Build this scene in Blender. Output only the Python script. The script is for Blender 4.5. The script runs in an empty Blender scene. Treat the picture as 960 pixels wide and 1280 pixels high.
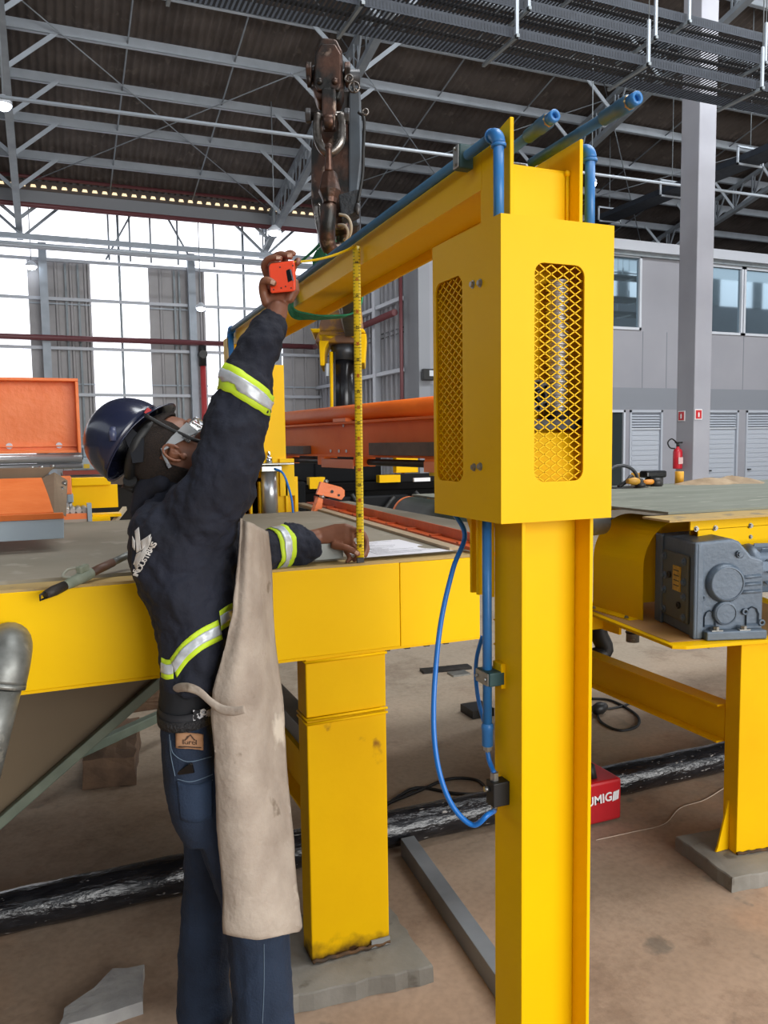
import bpy, bmesh, math, random
from mathutils import Vector, Matrix, Quaternion
rnd = random.Random(7)
S = bpy.context.scene
COL = S.collection
V = Vector
PI = math.pi
R = math.radians

# ---------------------------------------------------------------- camera
FPX, CAMH = 1000.0, 1.7
YAW, PITCH, ROLL = R(22.75), math.atan(87/1000), R(0.8)
_F = V((math.sin(YAW), math.cos(YAW), 0)); _R = V((_F.y, -_F.x, 0)); _Z = V((0, 0, 1))
CD = _F*math.cos(PITCH) - _Z*math.sin(PITCH)
_U = _F*math.sin(PITCH) + _Z*math.cos(PITCH)
CR = _R*math.cos(ROLL) - _U*math.sin(ROLL)
CU = _R*math.sin(ROLL) + _U*math.cos(ROLL)
CO = V((0, 0, CAMH))
cam = bpy.data.cameras.new('camera'); cam_o = bpy.data.objects.new('camera', cam); COL.objects.link(cam_o)
m = Matrix((CR, CU, -CD)).transposed().to_4x4(); m.translation = CO
cam_o.matrix_world = m
cam.sensor_fit = 'VERTICAL'; cam.sensor_height = 24; cam.lens = FPX/1280*24
cam.clip_start = 0.05; cam.clip_end = 300
S.camera = cam_o

# ---------------------------------------------------------------- world, light, exposure
W = bpy.data.worlds.new('world'); S.world = W; W.use_nodes = True
bg = W.node_tree.nodes['Background']; bg.inputs[0].default_value = (0.86, 0.93, 1.0, 1); bg.inputs[1].default_value = 1.6
S.view_settings.view_transform = 'Standard'; S.view_settings.look = 'None'
S.view_settings.exposure = -0.12; S.view_settings.gamma = 1.0; S.view_settings.use_curve_mapping = False
S.display_settings.display_device = 'sRGB'

def area(name, loc, target, sx, sy, watts, colr):
    l = bpy.data.lights.new(name, 'AREA'); l.shape = 'RECTANGLE'; l.size = sx; l.size_y = sy; l.energy = watts; l.color = colr
    o = bpy.data.objects.new(name, l); COL.objects.link(o); o.location = loc
    o.rotation_euler = (V(target)-V(loc)).to_track_quat('-Z', 'Z').to_euler()
    o['label'] = 'daylight and added fill light'; o['kind'] = 'light'
    return o
area('open_doorway_daylight', (9, -13.6, 4.2), (9, 0, 3.2), 18, 7.5, 3600, (1.0, 0.99, 0.965))
area('roof_fill_light', (7, 2.0, 13.9), (7, 3.0, 0), 12, 3, 1700, (0.96, 0.985, 1.0))  # added fill lamp under the closed roof, no opening above it
area('ridge_fill_light', (14, 7.0, 12.7), (13, 15, 1), 20, 2.5, 2600, (0.95, 0.98, 1.0))  # added lamp below the closed ridge, brightens the deeper hall

# ---------------------------------------------------------------- unprojection (sight line onto a real plane)
def U(px, py, **k):
    d = CD + CR*((px-480)/FPX) + CU*((640-py)/FPX)
    if 'X' in k: t = k['X']/d.x
    elif 'Y' in k: t = k['Y']/d.y
    elif 'Z' in k: t = (k['Z']-CAMH)/d.z
    else: t = k['t']
    return CO + d*t

# ---------------------------------------------------------------- helpers
def s2l(c):
    c = c/255.0
    return c/12.92 if c <= 0.04045 else ((c+0.055)/1.055)**2.4
def hexc(h):
    return (s2l(int(h[0:2], 16)), s2l(int(h[2:4], 16)), s2l(int(h[4:6], 16)), 1)

def mat(name, col, rough=0.5, metal=0.0, col2=None, scale=6.0, bump=0.0, bscale=40.0, spots=None, spscale=9.0, spth=0.62,
        coat=0.0, stretch=None, emit=None, alpha=None, spec=None, detail=6, mixpow=(0.35, 0.7), spots2=None):
    M = bpy.data.materials.new(name); M.use_nodes = True
    nt = M.node_tree; N = nt.nodes; L = nt.links
    b = N['Principled BSDF']
    c = hexc(col) if isinstance(col, str) else col
    b.inputs['Base Color'].default_value = c
    b.inputs['Roughness'].default_value = rough; b.inputs['Metallic'].default_value = metal
    if spec is not None: b.inputs['Specular IOR Level'].default_value = spec
    if coat: b.inputs['Coat Weight'].default_value = coat; b.inputs['Coat Roughness'].default_value = 0.12
    tc = N.new('ShaderNodeTexCoord'); out = tc.outputs['Object']
    if stretch:
        mp = N.new('ShaderNodeMapping'); mp.inputs['Scale'].default_value = stretch; L.new(out, mp.inputs[0]); out = mp.outputs[0]
    cur = None
    if col2:
        n = N.new('ShaderNodeTexNoise'); n.inputs['Scale'].default_value = scale; n.inputs['Detail'].default_value = detail; L.new(out, n.inputs['Vector'])
        r = N.new('ShaderNodeValToRGB'); r.color_ramp.elements[0].position = mixpow[0]; r.color_ramp.elements[1].position = mixpow[1]
        r.color_ramp.elements[0].color = c; r.color_ramp.elements[1].color = hexc(col2)
        L.new(n.outputs['Fac'], r.inputs[0]); cur = r.outputs[0]
        rr = N.new('ShaderNodeMapRange'); rr.inputs[3].default_value = max(0, rough-0.08); rr.inputs[4].default_value = min(1, rough+0.1)
        L.new(n.outputs['Fac'], rr.inputs[0]); L.new(rr.outputs[0], b.inputs['Roughness'])
    for sp, sc, th in ([(spots, spscale, spth)] if spots else []) + ([spots2] if spots2 else []):
        n2 = N.new('ShaderNodeTexNoise'); n2.inputs['Scale'].default_value = sc; n2.inputs['Detail'].default_value = 8; L.new(out, n2.inputs['Vector'])
        r2 = N.new('ShaderNodeValToRGB'); r2.color_ramp.elements[0].position = th; r2.color_ramp.elements[1].position = th+0.06
        L.new(n2.outputs['Fac'], r2.inputs[0])
        mx = N.new('ShaderNodeMix'); mx.data_type = 'RGBA'; L.new(r2.outputs[0], mx.inputs[0])
        if cur: L.new(cur, mx.inputs[6])
        else: mx.inputs[6].default_value = c
        mx.inputs[7].default_value = hexc(sp); cur = mx.outputs[2]
    if cur: L.new(cur, b.inputs['Base Color'])
    if bump:
        n3 = N.new('ShaderNodeTexNoise'); n3.inputs['Scale'].default_value = bscale; n3.inputs['Detail'].default_value = 5; L.new(out, n3.inputs['Vector'])
        bp = N.new('ShaderNodeBump'); bp.inputs['Strength'].default_value = bump; bp.inputs['Distance'].default_value = 0.01
        L.new(n3.outputs['Fac'], bp.inputs['Height']); L.new(bp.outputs[0], b.inputs['Normal'])
    if emit:
        b.inputs['Emission Color'].default_value = hexc(emit[0]); b.inputs['Emission Strength'].default_value = emit[1]
    if alpha is not None: b.inputs['Alpha'].default_value = alpha
    return M

def frame(axis):
    a = V(axis).normalized()
    u = a.cross(V((0, 0, 1)))
    if u.length < 1e-3: u = V((1, 0, 0))
    u.normalize(); v = a.cross(u).normalized()
    return a, u, v

class MB:
    """collects shapes in world coordinates, builds ONE mesh object"""
    def __init__(s): s.v = []; s.f = []; s.sm = []; s.mi = []; s.cur = 0
    def add(s, vs, fs, smooth=False):
        o = len(s.v); s.v += [V(x) for x in vs]
        for f in fs: s.f.append([i+o for i in f]); s.sm.append(smooth); s.mi.append(s.cur)
        return s
    def box(s, a, b, M=None):
        x0, y0, z0 = [min(p, q) for p, q in zip(a, b)]; x1, y1, z1 = [max(p, q) for p, q in zip(a, b)]
        vs = [V(p) for p in ((x0,y0,z0),(x1,y0,z0),(x1,y1,z0),(x0,y1,z0),(x0,y0,z1),(x1,y0,z1),(x1,y1,z1),(x0,y1,z1))]
        if M: vs = [M @ p for p in vs]
        return s.add(vs, [(0,3,2,1),(4,5,6,7),(0,1,5,4),(1,2,6,5),(2,3,7,6),(3,0,4,7)])
    def bar(s, p0, p1, w, h, up=(0,0,1)):
        """rectangular bar from p0 to p1; w sideways, h along up"""
        p0, p1 = V(p0), V(p1); a = (p1-p0).normalized(); u = a.cross(V(up))
        if u.length < 1e-4: u = a.cross(V((0, 1, 0)))
        u.normalize(); v = u.cross(a).normalized()
        vs = [p + u*(i*w/2) + v*(j*h/2) for p in (p0, p1) for i, j in ((-1,-1),(1,-1),(1,1),(-1,1))]
        return s.add(vs, [(0,3,2,1),(4,5,6,7),(0,1,5,4),(1,2,6,5),(2,3,7,6),(3,0,4,7)])
    def cyl(s, p0, p1, r0, r1=None, n=16, caps=True, smooth=True):
        r1 = r0 if r1 is None else r1; p0, p1 = V(p0), V(p1); a, u, v = frame(p1-p0)
        vs = []
        for p, r in ((p0, r0), (p1, r1)):
            for i in range(n):
                t = 2*PI*i/n; vs.append(p + u*(math.cos(t)*r) + v*(math.sin(t)*r))
        s.add(vs, [(i, (i+1) % n, n+(i+1) % n, n+i) for i in range(n)], smooth)
        if caps:
            o = len(s.v)-2*n
            s.f.append([o+i for i in range(n)][::-1]); s.sm.append(False); s.mi.append(s.cur)
            s.f.append([o+n+i for i in range(n)]); s.sm.append(False); s.mi.append(s.cur)
        return s
    def ring(s, p0, p1, ro, ri, n=20):
        """hollow tube with end annuli"""
        p0, p1 = V(p0), V(p1); a, u, v = frame(p1-p0); vs = []
        for p, r in ((p0, ro), (p1, ro), (p1, ri), (p0, ri)):
            for i in range(n):
                t = 2*PI*i/n; vs.append(p + u*(math.cos(t)*r) + v*(math.sin(t)*r))
        fs = []
        for k in range(4):
            for i in range(n): fs.append((k*n+i, k*n+(i+1) % n, ((k+1) % 4)*n+(i+1) % n, ((k+1) % 4)*n+i))
        return s.add(vs, fs, True)
    def lathe(s, o, axis, prof, n=24, smooth=True, ref=None):
        """prof: (radius, distance along axis)"""
        a, u, v = frame(axis); o = V(o); vs = []
        for r, d in prof:
            for i in range(n):
                t = 2*PI*i/n; vs.append(o + a*d + u*(math.cos(t)*r) + v*(math.sin(t)*r))
        fs = [(k*n+i, k*n+(i+1) % n, (k+1)*n+(i+1) % n, (k+1)*n+i) for k in range(len(prof)-1) for i in range(n)]
        return s.add(vs, fs, smooth)
    def tube(s, pts, r, n=10, caps=True, rs=None, flat=None):
        pts = [V(p) for p in pts]; m_ = len(pts); u = None; vs = []
        for k, p in enumerate(pts):
            a = (pts[min(k+1, m_-1)] - pts[max(k-1, 0)]).normalized()
            if u is None: u = frame(a)[1]
            u = (u - a*u.dot(a)).normalized(); v = a.cross(u)
            rr = rs[k] if rs else r
            for i in range(n):
                t = 2*PI*i/n; q = u*(math.cos(t)*rr) + v*(math.sin(t)*rr)
                if flat: q = q - V(flat[0])*(q.dot(V(flat[0]))*(1-flat[1]))
                vs.append(p + q)
        fs = [(k*n+i, k*n+(i+1) % n, (k+1)*n+(i+1) % n, (k+1)*n+i) for k in range(m_-1) for i in range(n)]
        s.add(vs, fs, True)
        if caps:
            o = len(s.v)-m_*n
            s.f.append([o+i for i in range(n)][::-1]); s.sm.append(False); s.mi.append(s.cur)
            s.f.append([o+(m_-1)*n+i for i in range(n)]); s.sm.append(False); s.mi.append(s.cur)
        return s
    def sphere(s, c, r, n=12, m_=8, sc=(1,1,1), M=None):
        vs = []
        for j in range(m_+1):
            ph = PI*j/m_
            for i in range(n):
                t = 2*PI*i/n; q = V((math.sin(ph)*math.cos(t)*r*sc[0], math.sin(ph)*math.sin(t)*r*sc[1], math.cos(ph)*r*sc[2]))
                vs.append(V(c) + ((M @ q) if M else q))
        return s.add(vs, [(j*n+i, j*n+(i+1) % n, (j+1)*n+(i+1) % n, (j+1)*n+i) for j in range(m_) for i in range(n)], True)
    def prism(s, poly, o, u, v, d, smooth=False):
        """poly 2D points in the plane (u,v) at origin o, extruded by vector d"""
        o, u, v, d = V(o), V(u), V(v), V(d); n = len(poly)
        a = [o + u*x + v*y for x, y in poly]; b = [p + d for p in a]
        s.add(a + b, [tuple(range(n))[::-1], tuple(range(n, 2*n))]); off = len(s.v)-2*n
        for i in range(n):
            s.f.append([off+i, off+(i+1) % n, off+n+(i+1) % n, off+n+i]); s.sm.append(smooth); s.mi.append(s.cur)
        return s
    def quad(s, a, b, c, d): return s.add([a, b, c, d], [(0, 1, 2, 3)])
    def build(s, name, m, parent=None, bevel=0, seg=2, subd=0, weld=False, fixn=True, auto=None):
        me = bpy.data.meshes.new(name)
        base = parent_world(parent) if parent else V((0, 0, 0))
        if not parent:
            xs = [p.x for p in s.v]; ys = [p.y for p in s.v]; zs = [p.z for p in s.v]
            base = V(((min(xs)+max(xs))/2, (min(ys)+max(ys))/2, min(zs)))
        me.from_pydata([p-base for p in s.v], [], s.f)
        for p, sm, mi in zip(me.polygons, s.sm, s.mi): p.use_smooth = sm; p.material_index = mi
        if weld or fixn:
            bm = bmesh.new(); bm.from_mesh(me)
            if weld: bmesh.ops.remove_doubles(bm, verts=bm.verts, dist=weld if weld is not True else 1e-4)
            if fixn: bmesh.ops.recalc_face_normals(bm, faces=bm.faces)
            bm.to_mesh(me); bm.free()
        me.update()
        for mm in (m if isinstance(m, (list, tuple)) else [m]): me.materials.append(mm)
        o = bpy.data.objects.new(name, me); COL.objects.link(o)
        if parent: o.parent = parent
        else: o.location = base
        if bevel:
            b = o.modifiers.new('bevel', 'BEVEL'); b.width = bevel; b.segments = seg; b.limit_method = 'ANGLE'; b.angle_limit = R(40)
        if subd:
            b = o.modifiers.new('sub', 'SUBSURF'); b.levels = subd; b.render_levels = subd
        return o

def parent_world(p):
    l = V((0, 0, 0))
    while p: l = l + p.location; p = p.parent
    return l
def tag(o, label=None, cat=None, group=None, kind=None):
    if label: o['label'] = label
    if cat: o['category'] = cat
    if group: o['group'] = group
    if kind: o['kind'] = kind
    return o
def thing(name, label, cat, loc, group=None):
    o = bpy.data.objects.new(name, None); COL.objects.link(o); o.location = loc; o.empty_display_size = 0.05
    return tag(o, label, cat, group)
def struct_empty(name, loc=(0, 0, 0)):
    o = bpy.data.objects.new(name, None); COL.objects.link(o); o.location = loc; o['kind'] = 'structure'; return o
def struct(mb, name, m, **k):
    o = mb.build(name, m, None, **k); o['kind'] = 'structure'; return o
def clone(o, name=None, parent=None, loc=None):
    c = o.copy(); COL.objects.link(c)
    if name: c.name = name
    if parent is not None: c.parent = parent
    if loc is not None: c.location = loc
    return c
def text_part(name, body, size, depth, m, parent, Mw, align='CENTER', bold=0.0, spacing=1.0):
    """flat lettering as real shallow geometry; Mw: world matrix of the text plane"""
    cu = bpy.data.curves.new(name, 'FONT'); cu.body = body; cu.size = size; cu.extrude = depth; cu.align_x = align; cu.align_y = 'CENTER'
    cu.offset = bold; cu.space_character = spacing; cu.resolution_u = 3
    tmp = bpy.data.objects.new('tmp', cu); COL.objects.link(tmp)
    dg = bpy.context.evaluated_depsgraph_get(); dg.update()
    me = bpy.data.meshes.new_from_object(tmp.evaluated_get(dg)); bpy.data.objects.remove(tmp)
    base = parent_world(parent)
    me.transform(Matrix.Translation(-base) @ Mw)
    me.materials.clear(); me.materials.append(m)
    o = bpy.data.objects.new(name, me); COL.objects.link(o); o.parent = parent
    return o
def basis(o, x, y):
    x = V(x).normalized(); y = V(y); y = (y - x*y.dot(x)).normalized(); z = x.cross(y)
    M = Matrix((x, y, z)).transposed().to_4x4(); M.translation = V(o); return M
def smooth_path(pts, n=8):
    """Catmull-Rom through pts"""
    P = [V(p) for p in pts]; P = [P[0]*2-P[1]] + P + [P[-1]*2-P[-2]]; out = []
    for i in range(1, len(P)-2):
        for k in range(n):
            t = k/n; a, b, c, d = P[i-1:i+3]
            out.append(0.5*((2*b) + (c-a)*t + (2*a-5*b+4*c-d)*t*t + (3*b-a-3*c+d)*t**3))
    out.append(P[-2]); return out

# ---------------------------------------------------------------- materials
YEL = mat('yellow_paint', 'f0c000', 0.42, col2='ecb900', scale=2.2, bump=0.05, bscale=25, spots='9a7420', spscale=5.5, spth=0.765, spec=0.12)
YELD = mat('yellow_paint_worn', 'ebb900', 0.5, col2='e3af00', scale=3, bump=0.08, bscale=30, spots='8a5a22', spscale=4.0, spth=0.72, spec=0.12)
ORG = mat('orange_paint', 'f08244', 0.45, col2='e67434', scale=7, bump=0.25, bscale=35)
ORGD = mat('orange_rust_paint', 'c9541c', 0.45, col2='b04a1c', scale=9, bump=0.1, bscale=60)
BLU = mat('blue_pipe_plastic', '2f77b8', 0.4, col2='2a6cab', scale=20, bump=0.03)
BLUD = mat('blue_pipe_aged', '35617f', 0.5, col2='2c5675', scale=12)
HOSE = mat('blue_hose', '0c6cc0', 0.35)
GRN = mat('green_fabric_sling', '2f8b62', 0.9, col2='1f6a4a', scale=60, bump=0.4, bscale=200)
CLAMP = mat('dark_green_clamp', '24484a', 0.5)
ZINC = mat('zinc_steel', 'a9aaa6', 0.35, 0.85, col2='8c8d8a', scale=18)
CHROME = mat('chrome', 'd5d7da', 0.15, 1.0)
GALV = mat('galvanised_steel', '8f918d', 0.45, 0.6, col2='6f706c', scale=25, spots='a4a49c', spscale=30, spth=0.6)
GALVG = mat('painted_steel_grey', '8d959a', 0.5, 0.1, col2='7d858b', scale=5)
DKST = mat('dark_steel', '2a2a2b', 0.45, 0.5, col2='393634', scale=12)
BLK = mat('black_rubber', '141414', 0.55)
BLKG = mat('black_gloss', '101012', 0.15)
ROOF = mat('fibre_cement_roof', '625a56', 0.9, col2='4d4643', scale=1.6, spots='6a625d', spscale=3, spth=0.62)
PURL = mat('light_grey_paint_steel', 'acb5bf', 0.5, col2='a0a9b3', scale=3)
TRUS = mat('truss_grey_paint', '8f979f', 0.5, col2='7f878f', scale=3)
TRAY = mat('cable_tray_steel', '262d38', 0.7, 0.0, col2='1f252f', scale=8)
FLOORM = mat('dusty_concrete', 'ac917a', 0.85, col2='907862', scale=1.7, bump=0.3, bscale=18, spots='b08a6c', spscale=0.7, spth=0.52, spots2=('7b6b5b', 5.0, 0.66), detail=10, mixpow=(0.3, 0.72))
def _floor_dust():
    """reddish dust blown in near the open side, greyer bare concrete deeper in the hall, fine grit everywhere"""
    nt = FLOORM.node_tree; N = nt.nodes; L = nt.links; b = N['Principled BSDF']
    prev = b.inputs['Base Color'].links[0].from_socket
    tc = N.new('ShaderNodeTexCoord'); sx = N.new('ShaderNodeSeparateXYZ'); L.new(tc.outputs['Object'], sx.inputs[0])
    nz = N.new('ShaderNodeTexNoise'); nz.inputs['Scale'].default_value = 0.8; nz.inputs['Detail'].default_value = 8; L.new(tc.outputs['Object'], nz.inputs['Vector'])
    ad = N.new('ShaderNodeMath'); ad.operation = 'MULTIPLY_ADD'; L.new(nz.outputs['Fac'], ad.inputs[0]); ad.inputs[1].default_value = 5.0; L.new(sx.outputs['Y'], ad.inputs[2])
    mr = N.new('ShaderNodeMapRange'); mr.inputs[1].default_value = -2.2; mr.inputs[2].default_value = 1.2; L.new(ad.outputs[0], mr.inputs[0])
    mx = N.new('ShaderNodeMix'); mx.data_type = 'RGBA'; L.new(mr.outputs[0], mx.inputs[0]); L.new(prev, mx.inputs[6]); mx.inputs[7].default_value = hexc('9a8d7c')
    g = N.new('ShaderNodeTexNoise'); g.inputs['Scale'].default_value = 45; g.inputs['Detail'].default_value = 6; L.new(tc.outputs['Object'], g.inputs['Vector'])
    gr = N.new('ShaderNodeValToRGB'); gr.color_ramp.elements[0].position = 0.30; gr.color_ramp.elements[0].color = (0.72, 0.70, 0.68, 1); gr.color_ramp.elements[1].position = 0.62; gr.color_ramp.elements[1].color = (1.08, 1.06, 1.04, 1); L.new(g.outputs['Fac'], gr.inputs[0])
    m2 = N.new('ShaderNodeMix'); m2.data_type = 'RGBA'; m2.blend_type = 'MULTIPLY'; m2.inputs[0].default_value = 0.45; L.new(mx.outputs[2], m2.inputs[6]); L.new(gr.outputs[0], m2.inputs[7])
    st = N.new('ShaderNodeTexNoise'); st.inputs['Scale'].default_value = 2.3; st.inputs['Detail'].default_value = 12; st.inputs['Roughness'].default_value = 0.75; L.new(tc.outputs['Object'], st.inputs['Vector'])
    sr = N.new('ShaderNodeValToRGB'); sr.color_ramp.elements[0].position = 0.36; sr.color_ramp.elements[0].color = (0.66, 0.61, 0.58, 1); sr.color_ramp.elements[1].position = 0.50; sr.color_ramp.elements[1].color = (1, 1, 1, 1); L.new(st.outputs['Fac'], sr.inputs[0])
    m3 = N.new('ShaderNodeMix'); m3.data_type = 'RGBA'; m3.blend_type = 'MULTIPLY'; m3.inputs[0].default_value = 0.8; L.new(m2.outputs[2], m3.inputs[6]); L.new(sr.outputs[0], m3.inputs[7])
    L.new(m3.outputs[2], b.inputs['Base Color'])
_floor_dust()
YLEG = mat('yellow_paint_scorched_foot', 'ebb900', 0.5, col2='e3af00', scale=3, bump=0.08, bscale=30, spots='8a5a22', spscale=6.0, spth=0.70, spec=0.12)
def _scorch():
    nt = YLEG.node_tree; N = nt.nodes; L = nt.links; b = N['Principled BSDF']; prev = b.inputs['Base Color'].links[0].from_socket
    tc = N.new('ShaderNodeTexCoord'); sx = N.new('ShaderNodeSeparateXYZ'); L.new(tc.outputs['Object'], sx.inputs[0])
    nz = N.new('ShaderNodeTexNoise'); nz.inputs['Scale'].default_value = 14; nz.inputs['Detail'].default_value = 6; L.new(tc.outputs['Object'], nz.inputs['Vector'])
    ad = N.new('ShaderNodeMath'); ad.operation = 'MULTIPLY_ADD'; L.new(nz.outputs['Fac'], ad.inputs[0]); ad.inputs[1].default_value = -0.13; L.new(sx.outputs['Z'], ad.inputs[2])
    mr = N.new('ShaderNodeMapRange'); mr.inputs[1].default_value = -0.055; mr.inputs[2].default_value = -0.005; mr.inputs[3].default_value = 1; mr.inputs[4].default_value = 0; L.new(ad.outputs[0], mr.inputs[0])
    mx = N.new('ShaderNodeMix'); mx.data_type = 'RGBA'; L.new(mr.outputs[0], mx.inputs[0]); L.new(prev, mx.inputs[6]); mx.inputs[7].default_value = hexc('3b2714'); L.new(mx.outputs[2], b.inputs['Base Color'])
_scorch()
# ================================================================ SETTING
YB, XS, YM = 26.0, 8.65, 18.03
def floor_build():
    mb = MB(); mb.box((-16, -14, -0.15), (64, 27, 0))
    return struct(mb, 'floor', FLOORM)
floor_build()

PANG = mat('grey_ribbed_cladding', 'aaa7a8', 0.6, col2='9b999a', scale=1.5)
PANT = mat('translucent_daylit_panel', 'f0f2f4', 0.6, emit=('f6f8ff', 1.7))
SIDG = mat('side_cladding_grey', 'b0b0b5', 0.6, col2='a2a3a9', scale=1.2)
WALM = mat('grey_wall_panel', '9b9ba2', 0.7, col2='8f9098', scale=0.5, mixpow=(0.3, 0.8))
WALD = mat('grey_wall_band', '83878f', 0.7)
LG = mat('light_frame_paint', 'b8bcc4', 0.4)
MAROON = mat('maroon_pipe', '6b3a3e', 0.45)
REDP = mat('red_pipe', 'b83a3c', 0.45)

def ribbed(mb, x0, x1, z0, z1, y, pitch, d, rib=0.05):
    """trapezoid-ribbed sheet facing -Y"""
    prof = []; x = x0
    while x < x1-1e-6:
        e = min(x+pitch, x1)
        prof += [(x, 0), (max(x, e-rib*2.2), 0), (max(x, e-rib*1.6), -d), (max(x, e-rib*0.6), -d)]
        x += pitch
    prof.append((x1, 0))
    vs = [(a, y+b, z) for z in (z0, z1) for a, b in prof]; n = len(prof)
    mb.add(vs, [(i, i+1, n+i+1, n+i) for i in range(n-1)])
    return mb

# back wall: alternating translucent and grey ribbed bays
wb = struct_empty('wall_back', (0, YB, 0))
mbk = MB(); mbk.box((-16, YB+0.25, 0), (XS+0.3, YB+0.45, 3.0)); mbk.build('lower_masonry', WALD, wb)
edges = [-16, -13.2, -11.5, -9.0, -7.3, -4.72, -3.0, -0.28, 1.45, 3.13, 4.85, 7.35, XS]
kinds = 'tgtgtgtgtgtg'
grey0 = None
for (a, b, k) in zip(edges[:-1], edges[1:], kinds):
    if k == 'g':
        g = ribbed(MB(), a, b, 0.0, 7.15, YB, 0.41, 0.06).build('grey_panel', PANG, wb)
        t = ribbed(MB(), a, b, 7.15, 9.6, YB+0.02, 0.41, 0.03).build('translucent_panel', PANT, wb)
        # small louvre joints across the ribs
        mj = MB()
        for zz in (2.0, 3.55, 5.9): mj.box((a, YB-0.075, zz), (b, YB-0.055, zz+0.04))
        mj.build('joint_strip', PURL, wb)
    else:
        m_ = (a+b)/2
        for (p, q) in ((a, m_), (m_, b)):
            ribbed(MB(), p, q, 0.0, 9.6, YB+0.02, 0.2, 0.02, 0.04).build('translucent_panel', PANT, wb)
        MB().box((m_-0.035, YB-0.06, 0), (m_+0.035, YB, 9.0)).build('mullion', GALVG, wb)
for zz in (1.7, 3.25, 4.62, 6.05, 7.17):
    MB().box((-16, YB-0.16, zz-0.045), (XS, YB-0.08, zz+0.045)).build('girt', LG, wb)
for x in (-13.0, -8.0, -3.4, 0.15, 2.0, 4.40, 7.1):
    w = 0.11 if x not in (2.0, ) else 0.0
    if w: MB().box((x-w, YB-0.36, 0), (x+w, YB-0.16, 7.6)).build('pilaster', PURL, wb)
for x in (0.75, 1.1, 3.9, 5.25, 4.05):
    MB().box((x-0.03, YB-0.1, 0), (x+0.03, YB-0.06, 7.1)).build('vertical_rail', GALVG, wb)

# long lattice girder under the eave, with braces, in front of the translucent strip
lg = MB()
lg.bar((-16, 25.2, 7.62), (XS, 25.2, 7.62), 0.12, 0.14); lg.build('trim_5', PURL)['kind'] = 'structure'
t6 = MB(); t6.cyl((-16, 24.9, 7.28), (XS, 24.9, 7.28), 0.06, n=8); t6.build('trim_6', LG)['kind'] = 'structure'
br = struct_empty('trim_4', (0, 25.4, 7.6))
for x in (-7.5, -0.32, 6.67):
    for dx in (-1, 1):
        MB().bar((x, 25.2, 7.62), (x+dx*1.5, 25.3, 9.0), 0.09, 0.07).build('brace', TRUS, br)
        MB().bar((x+dx*2.2, 25.5, 7.2), (x+dx*3.2, 25.5, 9.0), 0.06, 0.05).build('brace', TRUS, br)
    for dx in (2.3, 2.9, 3.5, 4.3, 5.4):
        MB().bar((x+dx, 25.5, 7.2), (x+dx, 25.5, 9.0), 0.05, 0.04, up=(0, 1, 0)).build('hanger', TRUS, br)
# eave beam (wide grey gutter band) and maroon pipe beneath it
eb = struct_empty('trim_1', (0, 24.6, 8.2))
MB().box((-16, 24.55, 8.33), (XS, 24.7, 8.72)).build('gutter_band', mat('gutter_grey', '84878c', 0.6), eb)
MB().cyl((-16, 24.45, 8.30), (XS, 24.45, 8.30), 0.07, n=8).build('maroon_pipe', MAROON, eb)
MB().cyl((-16, 24.35, 9.02), (XS, 24.35, 9.02), 0.05, n=8).build('maroon_pipe', MAROON, eb)
# daylight slots between corrugations at the eave
sl = MB(); x = -15.9
while x < XS-0.1:
    sl.prism([(-0.075, 0), (0.075, 0), (0.05, 0.07), (-0.05, 0.07)], (x, 24.5, 8.80), (1, 0, 0), (0, 0, 1), (0, 0.02, 0)); x += 0.265
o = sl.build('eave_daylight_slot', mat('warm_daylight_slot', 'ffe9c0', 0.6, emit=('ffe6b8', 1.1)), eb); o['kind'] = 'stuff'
MB().box((-16, 24.53, 8.72), (XS, 24.6, 8.98)).build('eave_board', mat('eave_board', '5b5350', 0.9), eb)

# fire water pipe along the back wall
fp = thing('sprinkler_pipe', 'long maroon water pipe running along the back wall and round the corner', 'pipe', (0, 25.5, 4.8))
MB().cyl((-15.9, 25.55, 4.87), (XS-0.35, 25.55, 4.87), 0.085, n=10).build('back_run', MAROON, fp)
MB().tube([(XS-0.36, 25.55, 4.87), (XS-0.35, 25.45, 4.87), (XS-0.35, 18.9, 4.98)], 0.085, 10).build('side_run', MAROON, fp)
rp = thing('red_standpipe', 'vertical bright red standpipe dropping from the maroon pipe to the floor', 'pipe', (4.62, 25.4, 0))
MB().cyl((4.62, 25.45, 0.0), (4.62, 25.45, 4.15), 0.09, n=10).build('riser', REDP, rp)
MB().cyl((4.62, 25.45, 4.15), (4.62, 25.45, 4.78), 0.12, n=10).cyl((4.62, 25.3, 4.5), (4.62, 25.6, 4.5), 0.13, n=10).build('valve', DKST, rp)
p2 = thing('maroon_drop_pipe', 'thin maroon pipe running down the corrugated side wall near the corner post', 'pipe', (XS-0.25, 18.75, 0))
MB().cyl((XS-0.25, 18.75, 0.0), (XS-0.25, 18.75, 6.7), 0.05, n=8).build('riser', MAROON, p2)

# side wall: ribbed grey cladding in plane X=XS from YB to YM
ws = struct_empty('wall_right', (XS, YM, 0))
def ribbed_x(y0, y1, z0, z1):
    prof = []; y = y0; pitch = 0.33
    while y < y1-1e-6:
        e = min(y+pitch, y1); prof += [(y, 0), (max(y, e-0.11), 0), (max(y, e-0.085), -0.06), (max(y, e-0.03), -0.06)]; y += pitch
    prof.append((y1, 0)); vs = [(XS+b, a, z) for z in (z0, z1) for a, b in prof]; n = len(prof)
    return MB().add(vs, [(i, i+1, n+i+1, n+i) for i in range(n-1)])
for y0, y1 in ((18.9, 20.6), (20.75, 22.4), (22.55, 24.2), (24.35, 26.0)):
    ribbed_x(y0, y1, 0, 7.15).build('cladding_panel', SIDG, ws)
for y in (20.68, 22.47, 24.27):
    MB().box((XS-0.22, y-0.1, 0), (XS, y+0.1, 7.15)).build('wall_post', LG, ws)
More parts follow.
